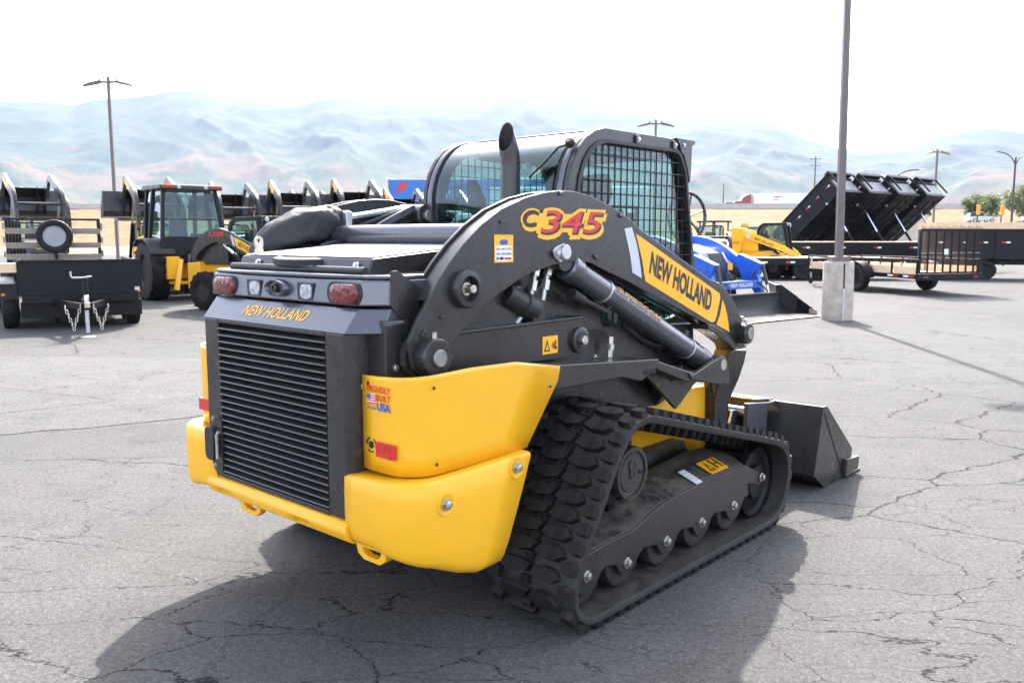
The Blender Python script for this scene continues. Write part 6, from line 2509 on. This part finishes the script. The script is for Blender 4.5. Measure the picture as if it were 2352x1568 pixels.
def dump_trailer(label, loc, az, tilt, group=None, boards=False):
    t = thing('tipping_trailer', (loc[0], loc[1], 0), head(az), label, 'dump trailer', group)
    b = B()
    for s in (1, -1):
        b.bar((-2.3, s * .45, .70), (2.6, s * .45, .70), .10, .20)
        b.bar((2.5, s * .45, .70), (3.9, 0, .62), .09, .16)
    b.bar((-2.3, -.5, .70), (-2.3, .5, .70), .12, .18)
    b.bar((2.5, -.5, .70), (2.5, .5, .70), .12, .18)
    b.build('chassis', 'black_paint', t, .006)
    for x in (-1.25, -.35):
        for s in (1, -1):
            wheel(t, (x, s * 1.02, .39), .39, .24, .21, 'black_paint', (0, s, 0))
    for s in (1, -1):
        b = B()
        b.loft([[(x, s * .88, z), (x, s * 1.20, z), (x, s * 1.20, z - .03), (x, s * .88, z - .03)] for x, z in ((-1.85, .60), (-1.7, .86), (-1.45, .92), (-.15, .92), (.10, .86), (.25, .60))])
        b.build('fender', 'black_paint', t, .006)
    c, s_ = math.cos(tilt), math.sin(tilt)

    def M(x, y, z):
        dx, dz = x + 2.35, z - .84
        return (-2.35 + c * dx - s_ * dz, y, .84 + s_ * dx + c * dz)
    L0, L1, H_ = -2.45, 2.15, 1.15

    def bx(b_, x0, x1, y0, y1, z0, z1):
        p = [M(x, y, z) for x in (x0, x1) for y in (y0, y1) for z in (z0, z1)]
        b_.add(p, [(0, 1, 3, 2), (4, 6, 7, 5), (0, 4, 5, 1), (2, 3, 7, 6), (0, 2, 6, 4), (1, 5, 7, 3)])
    b = B()
    bx(b, L0, L1, -1.0, 1.0, .88, .93)
    bed = b.build('bed_floor', 'black_paint', t)
    for k in range(9):
        b = B()
        bx(b, L0 + .2 + k * .55, L0 + .27 + k * .55, -.98, .98, .80, .879)
        b.build('cross_member', 'black_paint', bed, .004)
    for y in (-.35, .35):
        b = B()
        bx(b, L0, L1 - .1, y - .04, y + .04, .72, .80)
        b.build('bed_rail', 'black_paint', bed, .004)
    for s in (1, -1):
        b = B()
        bx(b, L0, L1, s * 1.0, s * 1.03, .86, .86 + H_)
        sd = b.build('bed_side', 'black_paint', t, .004)
        b = B()
        bx(b, L0, L1, s * .98, s * 1.08, .84 + H_, .92 + H_)
        b.build('top_rail', 'black_paint', sd, .004)
        b = B()
        bx(b, L0, L1, s * 1.03, s * 1.07, .84, .92)
        b.build('bottom_rail', 'black_paint', sd, .004)
        for k in range(5):
            x0 = L0 + .02 + k * 1.19
            b = B()
            bx(b, x0, x0 + .09, s * 1.031, s * 1.08, .92, .84 + H_)
            b.build('side_post', 'black_paint', sd, .004)
        for k in range(6):
            x0 = L0 + .35 + k * .76
            for j, m_ in enumerate(('red_reflector', 'white_print')):
                b = B()
                bx(b, x0 + j * .14, x0 + j * .14 + .138, s * 1.0305, s * 1.036, 1.50, 1.56)
                b.build('reflector_tape', m_, sd)
        b = B()
        p = M(L1 - .9, s * 1.075, .88)
        b.lathe([(.06, 0), (.06, .03), (.05, .035)], p, (0, s, 0), 14)
        b.build('tarp_roller', 'galvanised', sd)
    b = B()
    bx(b, L1 - .04, L1, -1.0, 1.0, .86, .86 + H_)
    hb = b.build('headboard', 'black_paint', t, .004)
    b = B()
    bx(b, L1, L1 + .012, -.85, .85, 1.02, 1.72)
    b.build('head_panel', 'panel_grey', hb, .004)
    b = B()
    bx(b, L1 - .02, L1 + .06, -1.04, 1.04, 1.80, 1.88)
    b.build('head_rail', 'black_paint', hb, .004)
    b = B()
    bx(b, L1 - .06, L1 + .22, -1.06, 1.06, 1.98, 2.16)
    b.build('tarp_housing', 'black_paint', hb, .02)
    b = B()
    bx(b, L0, L0 + .04, -1.0, 1.0, .90, .86 + H_)
    b.build('tailgate', 'black_paint', t, .004)
    if boards:
        for s in (1, -1):
            b = B()
            bx(b, L0, L1, s * 1.0, s * 1.04, .95 + H_, 1.20 + H_)
            b.build('side_board', 'wood_new', t, .004)
    if tilt > .2:
        p = M(.9, 0, .80)
        b = B()
        b.tube((1.6, 0, .75), (1.6 + (p[0] - 1.6) * .5, 0, .75 + (p[2] - .75) * .5), .07, n=12)
        b.build('hoist_cylinder', 'black_paint', t)
        b = B()
        b.tube((1.6 + (p[0] - 1.6) * .5, 0, .75 + (p[2] - .75) * .5), p, .05, n=12)
        b.build('hoist_rod', 'chrome', t)
    b = B()
    b.box(2.7, 3.15, -.22, .22, .78, 1.12)
    b.build('pump_box', 'black_paint', t, .01)
    b = B()
    b.tube((3.6, .1, .1), (3.6, .1, 1.1), .04)
    b.box(3.5, 3.7, .0, .2, .0, .10)
    b.build('tongue_jack', 'galvanised', t)
    return t


GD = 'black dump trailers with tipped beds'
dlab = ['nearest tipped black dump trailer, its bed side showing beside the lamp pole', 'second tipped dump trailer, right of the lamp pole',
        'third tipped dump trailer in the row', 'rightmost tipped dump trailer, farthest from the lamp pole']
d0 = None
for i in range(4):
    loc = (17.1 + 2.15 * i, 45.6 + 1.35 * i, 0)
    if d0 is None:
        d0 = dump_trailer(dlab[0], loc, 143, R(43), GD)
    else:
        o = copy_tree(d0)
        o.location = loc
        o['label'] = dlab[i]
        if i == 3:
            o.rotation_euler = (0, 0, head(141))
e0 = dump_trailer('level black dump trailer with tan side boards, behind the ramp gate', (18.6, 33.2), 108, 0, None, True)
e0.scale = (1, 1, .92)
e1_ = dump_trailer('level black dump trailer with tan side boards at the right edge', (25.2, 35.6), 196, 0, None, True)

# flatbed trailers with reflector tape


def flatbed(label, loc, az, L=6.0, dz=0.0, bh=.26):
    t = thing('flatbed_trailer', (loc[0], loc[1], 0), head(az), label, 'trailer', 'low flatbed trailers')
    for s in (1, -1):
        b = B()
        b.bar((-L / 2, s * 1.05, .81 + dz - bh / 2), (L / 2, s * 1.05, .81 + dz - bh / 2), .06, bh)
        b.build('side_beam', 'black_paint', t, .005)
        for k in range(6):
            x0 = -L / 2 + .4 + k * (L - .9) / 5
            for j, m_ in enumerate(('red_reflector', 'white_print')):
                b = B()
                b.box(x0 + j * .17, x0 + j * .17 + .165, s * 1.081, s * 1.086, .70 + dz - bh * .25, .77 + dz - bh * .25)
                b.build('reflector_tape', m_, t)
        for x in (-.9, .1):
            wheel(t, (x, s * .92, .40), .40, .24, .21, 'black_paint', (0, s, 0))
    for k in range(10):
        b = B()
        b.box(-L / 2, L / 2, -1.05 + k * .21, -1.05 + k * .21 + .2, .81 + dz, .85 + dz)
        b.build('deck_plank', 'wood_new', t, .004)
    b = B()
    for s in (1, -1):
        b.bar((L / 2, s * .8, .66), (L / 2 + 1.4, 0, .60), .07, .14)
    b.build('tongue', 'black_paint', t)
    return t


flatbed('low black flatbed trailer with red and white tape, just right of the blue tractor', (11.9, 33.0), 92)
flatbed('higher black flatbed trailer parked in front of the tipped dump beds', (17.6, 40.4), 93, 9.0, .55, .62)

# ------------------------------------------------------------------ lamp posts
LPB = thing('lamp_post', (6.36, 16.55, 0), 0, 'brown square lamp pole on a round concrete base, right foreground', 'lamp post')
b = B()
prof = [(.285, 0), (.29, .02), (.288, .6), (.284, 1.10), (.272, 1.135)]
b.lathe(prof, (0, 0, 0), (0, 0, 1), 40)
cb = b.build('concrete_base', 'concrete', LPB, smooth=50)
b = B()
b.box(-.012, .022, -.300, -.270, .0, .62)
b.build('conduit', 'galvanised', cb, .004)
b = B()
b.box(-.010, .016, -.2915, -.265, .62, 1.10)
b.build('joint', 'dark_void', cb)
b = B()
b.box(-.17, .17, -.17, .17, 1.132, 1.235)
b.build('base_cover', 'pole_brown', LPB, .006)
b = B()
b.loft([[(-.066, -.066, 1.23), (.066, -.066, 1.23), (.066, .066, 1.23), (-.066, .066, 1.23)], [(-.055, -.055, 8.0), (.055, -.055, 8.0), (.055, .055, 8.0), (-.055, .055, 8.0)]])
b.build('pole', 'pole_brown', LPB, .006)
LPB.rotation_euler = (0, R(-.8), 0)
for s in (1, -1):
    b = B()
    b.loft([[(s * x, -w, z), (s * x, w, z), (s * x, w, z + h), (s * x, -w, z + h)] for x, w, z, h in ((.05, .03, 7.86, .06), (.30, .035, 7.85, .06), (.36, .15, 7.83, .09), (.80, .16, 7.80, .07), (.95, .08, 7.79, .04))])
    b.build('lamp_head', 'pole_brown', LPB, .01)


def lot_lamp(label, loc, rz=0):
    t = thing('lot_lamp', (*loc, 0), rz, label, 'lamp post', 'twin-head lot lamps in the distance')
    b = B()
    b.box(-.07, .07, -.07, .07, 0, 9.2)
    b.build('pole', 'pole_brown', t, .01)
    for s in (1, -1):
        b = B()
        b.loft([[(s * x, -w, z), (s * x, w, z), (s * x, w, z + h), (s * x, -w, z + h)] for x, w, z, h in ((.05, .05, 8.90, .10), (.34, .06, 8.92, .10), (.42, .17, 8.90, .12), (.92, .18, 8.80, .10), (1.20, .10, 8.74, .05))])
        b.build('lamp_head', 'pole_brown', t, .01)
        b = B()
        b.tube((s * .40, 0, 9.0), (s * .40, 0, 9.14), .04, n=8)
        b.build('sensor', 'pole_brown', t)
    return t


lot_lamp('tall twin-head lamp rising behind the machines at the left', (-19.3, 41.8), .05)
lot_lamp('twin-head lamp whose top shows above the big loader cab', (9.4, 56.8), -.05)
lot_lamp('twin-head lamp rising behind the tipped dump trailers', (37.1, 75.5), .08)


def wood_pole(label, loc, h, arms=1):
    t = thing('utility_pole', loc, .1, label, 'utility pole', 'wooden utility poles along the freeway')
    b = B()
    b.tube((0, 0, -.3), (0, 0, h), .22, .14, 10)
    b.build('pole', 'pole_wood', t)
    for k in range(arms):
        b = B()
        b.bar((-1.4, 0, h - .6 - 1.6 * k), (1.4, 0, h - .6 - 1.6 * k), .14, .16)
        b.build('cross_arm', 'pole_wood', t)
    return t


wood_pole('utility pole standing left of the tipped dump bed, behind the freeway', (75.5, 215, 6.5), 15.0, 2)
wood_pole('short utility pole above the silver car on the freeway', (58.0, 236, 9.2), 6.8, 0)
wood_pole('tallest utility pole at the right edge', (91.5, 150, 0), 22.5, 3)
wood_pole('thinner utility pole beside the tallest one at the right edge', (99.0, 158, 0), 19.0, 1)
b = B()
for z0, z1 in ((20.6, 20.2), (19.6, 18.6), (17.4, 16.6)):
    pts = []
    for k in range(15):
        u = k / 14
        pts.append((75.5 + (160 - 75.5) * u, 215 - 60 * u, z0 + (z1 - z0) * u - 2.0 * math.sin(math.pi * u)))
    b.pipe(pts, .03, 4)
wr = b.build('power_lines', 'galvanised', None, smooth=0)
tag(wr, 'thin power lines strung between the utility poles at the right', 'power lines', kind='stuff')

# street light with two curved arms and one with a single arm
SL = thing('street_light', (63.5, 109, 0), 0, 'dark street light with two curved arms at the right edge', 'street light')
b = B()
b.tube((0, 0, 0), (0, 0, 11.6), .16, .11, 12)
b.build('pole', 'pole_dark', SL)
for s in (1, -1):
    b = B()
    b.pipe(smooth_open([(0, 0, 10.6), (s * .5, 0, 11.5), (s * 1.4, 0, 12.1), (s * 2.6, 0, 12.3)], 4), .07, 8)
    am = b.build('arm', 'pole_dark', SL, smooth=60)
    b = B()
    b.box(s * 2.5, s * 3.3, -.16, .16, 12.24, 12.36)
    b.build('lamp_head', 'silver_paint', am, .03)
b = B()
b.bar((.1, 0, 3.4), (7.5, 0, 5.0), .14, .16)
b.build('mast_arm', 'pole_dark', SL)
S2 = thing('street_light', (44.3, 100, 0), 0, 'street light with a single long curved arm above the dump trailers', 'street light')
b = B()
b.pipe(smooth_open([(0, 0, 0), (0, 0, 4), (0, 0, 7.6), (.4, 0, 8.7), (1.3, 0, 9.2), (2.4, 0, 9.35), (3.1, 0, 9.4)], 4), .09, 8)
b.build('pole', 'pole_dark', S2, smooth=60)
b = B()
b.box(2.8, 3.6, -.15, .15, 9.32, 9.44)
b.build('lamp_head', 'silver_paint', S2, .03)
for i, (x, lab) in enumerate(((48.9, 'yellow traffic signal left of the parked silver car'), (51.4, 'yellow traffic signal right of the parked silver car'))):
    t = thing('traffic_signal', (x, 90, 0), 0, lab, 'traffic signal', 'yellow traffic signals by the hillside')
    b = B()
    b.tube((0, .15, 0), (0, .15, 4.9), .07, n=8)
    b.build('post', 'pole_dark', t)
    b = B()
    b.box(-.17, .17, -.12, .12, 3.95, 4.95)
    hs = b.build('housing', 'signal_yellow', t, .03)
    for k in range(3):
        b = B()
        b.lathe([(.12, 0), (.12, .10), (.10, .10), (.10, .03), (.001, .03)], (0, -.12, 4.05 + k * .37), (0, -1, 0), 14)
        b.build('visor', 'signal_yellow', hs, smooth=40)

# ------------------------------------------------------------------ cars, truck, box trailers


def car(label, loc, az, m, group=None, wag=True, cat='car'):
    t = thing('parked_car', loc, head(az), label, cat, group)
    b = B()
    side = [(-2.3, .35), (-2.35, .75), (-2.25, 1.0), (-.2, 1.05), (.95, 1.0), (2.1, .85), (2.3, .65), (2.3, .35)]
    b.loft([[(x, y * w, z) for x, z in side] for y, w in ((-.92, .97), (-.80, 1.08), (.80, 1.08), (.92, .97))])
    b.build('body', m, t, .05, seg=3)
    b = B()
    gh = [(-2.2, 1.0), (-1.95 if wag else -1.5, 1.62), (-.0, 1.70), (.35, 1.55), (1.05, 1.0)]
    b.loft([[(x, -.80, z) if z < 1.2 else (x, -.66, z) for x, z in gh], [(x, .80, z) if z < 1.2 else (x, .66, z) for x, z in gh]])
    b.build('glasshouse', 'glass_dark', t, .04)
    b = B()
    b.loft([[(-1.9, -.66, 1.63), (-.0, -.66, 1.71), (.30, -.64, 1.62)], [(-1.9, .66, 1.63), (-.0, .66, 1.71), (.30, .64, 1.62)], [(-1.9, .6, 1.70), (-.0, .6, 1.77), (.30, .6, 1.64)], [(-1.9, -.6, 1.70), (-.0, -.6, 1.77), (.30, -.6, 1.64)]])
    b.build('roof', m, t, .02)
    for x in (-1.35, 1.4):
        for s in (1, -1):
            wheel(t, (x, s * .86, .34), .34, .22, .22, 'silver_paint', (0, s, 0))
    for s in (1, -1):
        b = B()
        b.box(-2.37, -2.28, s * .70 - .12, s * .70 + .12, .72, .92)
        b.build('tail_lamp', 'red_lens', t, .02)
        b = B()
        b.box(2.2, 2.31, s * .68 - .15, s * .68 + .15, .66, .78)
        b.build('headlamp', 'clear_lens', t, .02)
    return t


car('silver car driving on the freeway in front of the red semi truck', (57.5, 231, 9.2), 272, 'silver_paint')
car('silver car parked on the hillside between the traffic signals', (76.5, 140, 3.95), 90, 'silver_paint')
car('white car at the right edge beyond the traffic signals', (86.5, 141, 3.95), 90, 'white_paint')
car('maroon car showing behind the black cloth cover of the big loader', (-7.05, 24.4, 0), 50, 'maroon_paint')

TK = thing('semi_truck', (66.5, 232, 9.2), head(-90), 'red semi truck hauling a white box trailer along the freeway', 'truck')
b = B()
b.prism([(6.8, .6), (6.9, 1.6), (6.5, 2.0), (4.9, 2.15), (4.5, 3.0), (3.6, 3.75), (2.2, 3.9), (2.2, .6)], 'y', -1.2, 1.2)
b.build('cab', 'maroon_paint', TK, .08)
b = B()
b.prism([(4.85, 2.2), (4.5, 2.95), (4.2, 2.95), (4.0, 2.2)], 'y', -1.22, 1.22)
b.build('windscreen', 'glass_dark', TK)
b = B()
b.box(-14.0, 1.6, -1.28, 1.28, 1.15, 4.05)
bx_ = b.build('box', 'white_paint', TK, .04)
for s in (1, -1):
    panel([(0, 0), (1.9, .15), (2.1, .45), (.3, .35)], (-3.6, s * 1.285, 2.9), (s * -1, 0, 0) if s > 0 else (1, 0, 0), (0, 0, 1), 'red_print', bx_, 'logo_mark', .01, .02)
    panel([(0, 0), (1.5, .1), (1.6, .3), (.2, .2)], (-3.5, s * 1.285, 2.3), (s * -1, 0, 0) if s > 0 else (1, 0, 0), (0, 0, 1), 'red_print', bx_, 'logo_mark', .01, .02)
for x in (5.8, 1.9, .7, -12.4, -13.5):
    for s in (1, -1):
        wheel(TK, (x, s * 1.05, .5), .5, .35, .28, 'silver_paint', (0, s, 0))
b = B()
b.box(-13.6, 6.4, -.5, .5, .55, 1.14)
b.build('frame', 'black_paint', TK)

BT = thing('box_trailer', (-.55, 39.2, 0), head(94), 'blue box trailer standing behind the row of skid loaders', 'trailer')
b = B()
b.box(-4.9, 4.9, -1.25, 1.25, 1.15, 4.15)
bb_o = b.build('box', 'far_blue', BT, .03)
b = B()
for y in (-1.27, 1.27):
    b.box(-5.0, -4.86, y - .06, y + .06, 1.1, 4.2)
b.box(-5.0, -4.86, -1.3, 1.3, 4.1, 4.22)
b.build('door_frame', 'galvanised', bb_o, .01)
b = B()
b.box(-2.9, -2.82, 1.256, 1.262, 1.2, 4.1)
b.build('panel_seam', 'galvanised', bb_o)
# swirling white mark with a red stroke on its near side
sw = [(.0, .35), (.5, .75), (1.2, .85), (1.5, .60), (1.35, .30), (.9, .18), (.5, .22)]
panel([(x - .2, z + .1) for x, z in sw], (-3.4, -1.256, 2.9), (1, 0, 0), (0, 0, 1), 'white_print', bb_o, 'logo_mark', .006, .01)
lettering('!', (-1.8, -1.262, 2.95), (1, 0, 0), (0, 0, 1), .16, .95, 'red_print', bb_o, .03, .1, lift=.02)
panel([(0, .0), (.55, .35), (.15, .55)], (-4.5, -1.256, 3.5), (1, 0, 0), (0, 0, 1), 'red_print', bb_o, 'logo_mark', .006, .01)
for x in (-3.9, -2.8):
    for s in (1, -1):
        wheel(BT, (x, s * 1.0, .5), .5, .3, .28, 'white_paint', (0, s, 0))
b = B()
b.box(-4.8, 4.8, -.5, .5, .7, 1.14)
b.box(3.2, 3.4, -.7, .7, 0, .72)
b.build('frame', 'black_paint', BT)

WT = thing('box_truck', (1.6, 31.5, 0), head(-86), 'white box truck seen through the windows of the big loader', 'truck')
b = B()
b.box(-3.4, 2.3, -1.2, 1.2, .95, 3.35)
b.build('box', 'white_paint', WT, .03)
b = B()
b.prism([(2.4, .6), (2.4, 2.45), (3.5, 2.45), (4.1, 1.6), (4.7, 1.4), (4.8, .6)], 'y', -1.0, 1.0)
b.build('cab', 'white_paint', WT, .06)
b = B()
b.prism([(2.7, 1.55), (2.75, 2.25), (3.4, 2.25), (3.85, 1.6)], 'y', -1.015, 1.015)
b.build('cab_window', 'glass_dark', WT)
for x in (-2.0, 3.8):
    for s in (1, -1):
        wheel(WT, (x, s * .95, .42), .42, .28, .24, 'silver_paint', (0, s, 0))
b = B()
b.box(-3.3, 4.4, -.45, .45, .5, .94)
b.build('frame', 'black_paint', WT)

# ------------------------------------------------------------------ small machines at the right of the cab
HR = thing('wheel_rake', (4.55, 22.3, 0), head(60), 'grey hoop of a wheel rake sticking out behind the big loader cab', 'rake')
b = B()
hoop = [(.0 + .62 * math.cos(a), 0, 2.12 + .62 * math.sin(a)) for a in [2 * math.pi * k / 40 for k in range(40)]]
b.pipe(hoop, .045, 8, closed=True)
hp = b.build('hoop', 'graphite', HR, smooth=60)
for k in range(6):
    a = math.pi * 2 * k / 6 + .3
    b = B()
    b.bar((0, 0, 2.12), (.62 * math.cos(a), 0, 2.12 + .62 * math.sin(a)), .03, .05, up=(0, 1, 0))
    b.build('spoke', 'graphite', HR)
b = B()
b.tube((0, .02, 0), (0, .02, 2.12), .05)
b.box(-.5, .5, -.4, .4, 0, .08)
b.build('stand', 'graphite', HR)

CN = thing('canopy_carrier', (8.55, 36.4, 0), head(60), 'small machine with black roll-over canopy, seen beside the big loader cab', 'carrier')
for x in (-.5, .6):
    for y in (-.5, .5):
        b = B()
        b.bar((x, y, .9), (x * .96, y, 2.42), .06, .06)
        b.build('canopy_post', 'black_paint', CN, .006)
b = B()
b.box(-.65, .75, -.6, .6, 2.42, 2.50)
b.build('canopy_roof', 'black_paint', CN, .02)
b = B()
b.box(-.9, .9, -.55, .55, .35, .95)
b.build('body', 'black_paint', CN, .04)
b = B()
b.box(-.35, .15, -.25, .25, .96, 1.12)
b.loft([[(-.42, -.25, 1.1), (-.30, -.25, 1.1), (-.36, -.22, 1.75), (-.46, -.22, 1.75)], [(-.42, .25, 1.1), (-.30, .25, 1.1), (-.36, .22, 1.75), (-.46, .22, 1.75)]])
b.build('seat', 'seat_fabric', CN, .03)
for s in (1, -1):
    for x in (-.55, .6):
        wheel(CN, (x, s * .68, .36), .36, .26, .2, 'graphite', (0, s, 0))

CN.scale = (.8, .8, .92)

# ------------------------------------------------------------------ concrete structures by the road
RW = thing('retaining_wall', (61.5, 132, 0), .05, 'tan concrete wall of the underpass at the right, beyond the trailers', 'wall')
b = B()
b.box(-9.5, 2.5, 0, 1.2, 0, 4.6)
b.build('wall_panel', 'concrete_pale', RW, .05)
b = B()
b.box(-9.7, 2.7, -.15, 1.35, 4.6, 5.0)
b.build('coping', 'concrete_pale', RW, .03)
b = B()
b.box(-6.5, -1.0, -.10, -.0, .0, 2.9)
b.build('door_bay', 'concrete_pale', RW, .03)
SWL = thing('sound_wall', (60.5, 140, 0), .05, 'pale grey sound wall panels above the underpass at the right', 'wall')
for k in range(2):
    b = B()
    b.box(-4.2 + k * 3.4, -.85 + k * 3.4, 0, .4, 0, 7.2)
    b.build('panel', 'silver_paint', SWL, .03)

# low hill at the right
b = B()
rows = []
rnd = random.Random(9)
for j in range(9):
    v = j / 8
    rows.append([(66 + 70 * i / 20, 118 + 40 * v, max(-.02, 4.0 * math.sin(min(1, v * 1.5) * math.pi / 2) * min(1, i / 4)) + (rnd.uniform(-.15, .15) if 0 < v < .6 else 0)) for i in range(21)])
b.loft(rows, closed=False, cap=False)
tag(b.build('roadside_hill', 'dry_grass', None, smooth=60), kind='structure')

# ------------------------------------------------------------------ trees


def leaf_material():
    m, n, l, b_ = node_mat('leaves')
    oi = n.new('ShaderNodeNewGeometry')
    tc = n.new('ShaderNodeTexCoord')
    nz = n.new('ShaderNodeTexNoise')
    nz.inputs['Scale'].default_value = 1.2
    l.new(tc.outputs['Object'], nz.inputs['Vector'])
    cr = n.new('ShaderNodeValToRGB')
    cr.color_ramp.elements[0].position = .3
    cr.color_ramp.elements[0].color = (.045, .075, .018, 1)
    cr.color_ramp.elements[1].position = .7
    cr.color_ramp.elements[1].color = (.12, .16, .045, 1)
    l.new(nz.outputs['Fac'], cr.inputs[0])
    l.new(cr.outputs[0], b_.inputs['Base Color'])
    b_.inputs['Roughness'].default_value = .6
    b_.inputs['Subsurface Weight'].default_value = 0.0
    tr = n.new('ShaderNodeBsdfTranslucent')
    tr.inputs['Color'].default_value = (.16, .22, .04, 1)
    mx = n.new('ShaderNodeMixShader')
    mx.inputs[0].default_value = .4
    out = n['Material Output']
    l.new(b_.outputs[0], mx.inputs[1])
    l.new(tr.outputs[0], mx.inputs[2])
    l.new(mx.outputs[0], out.inputs['Surface'])
    MATS['leaves'] = m


leaf_material()


def tree(label, loc, h, w, seed, group='green trees at the right edge'):
    rnd = random.Random(seed)
    t = thing('roadside_tree', loc, 0, label, 'tree', group)
    b = B()
    b.tube((0, 0, -.2), (0, 0, h * .45), .28, .16, 8)
    limbs = []
    for k in range(7):
        a = rnd.uniform(0, 6.28)
        r_ = w * rnd.uniform(.2, .42)
        e = Vector((math.cos(a) * r_, math.sin(a) * r_, h * rnd.uniform(.5, .9)))
        limbs.append(e)
        b.tube((0, 0, h * rnd.uniform(.2, .42)), e, .11, .03, 6)
    b.build('trunk', 'pole_wood', t)
    b = B()
    cl = limbs + [Vector((rnd.gauss(0, w * .17), rnd.gauss(0, w * .17), h * rnd.uniform(.35, .92))) for _ in range(26)]
    for c in cl:
        cr_ = w * rnd.uniform(.09, .17)
        for _ in range(190):
            d = Vector((rnd.gauss(0, 1), rnd.gauss(0, 1), rnd.gauss(0, .8)))
            p = c + d.normalized() * cr_ * rnd.uniform(.5, 1.1)
            s = rnd.uniform(.12, .24)
            u = Vector((rnd.uniform(-1, 1), rnd.uniform(-1, 1), rnd.uniform(-1, 1))).normalized()
            v = u.orthogonal().normalized()
            b.add([p + u * s, p + v * s * .6, p - u * s, p - v * s * .6], [(0, 1, 2, 3)])
    me = b.mesh('crown', 0, recalc=False)
    place('crown', me, 'leaves', t)
    return t


tree('largest green tree, between the street light and the traffic signals', (79.5, 146, 3.2), 5.6, 7.5, 1)
tree('round green tree touching the right edge', (89.5, 150, 3.2), 7.2, 8.5, 2)
tree('smaller green tree left of the largest one', (70.0, 149, 3.0), 3.6, 4.5, 3)
tree('green bush showing behind the white semi trailer', (94.5, 246, 8.8), 7.6, 8.0, 4)
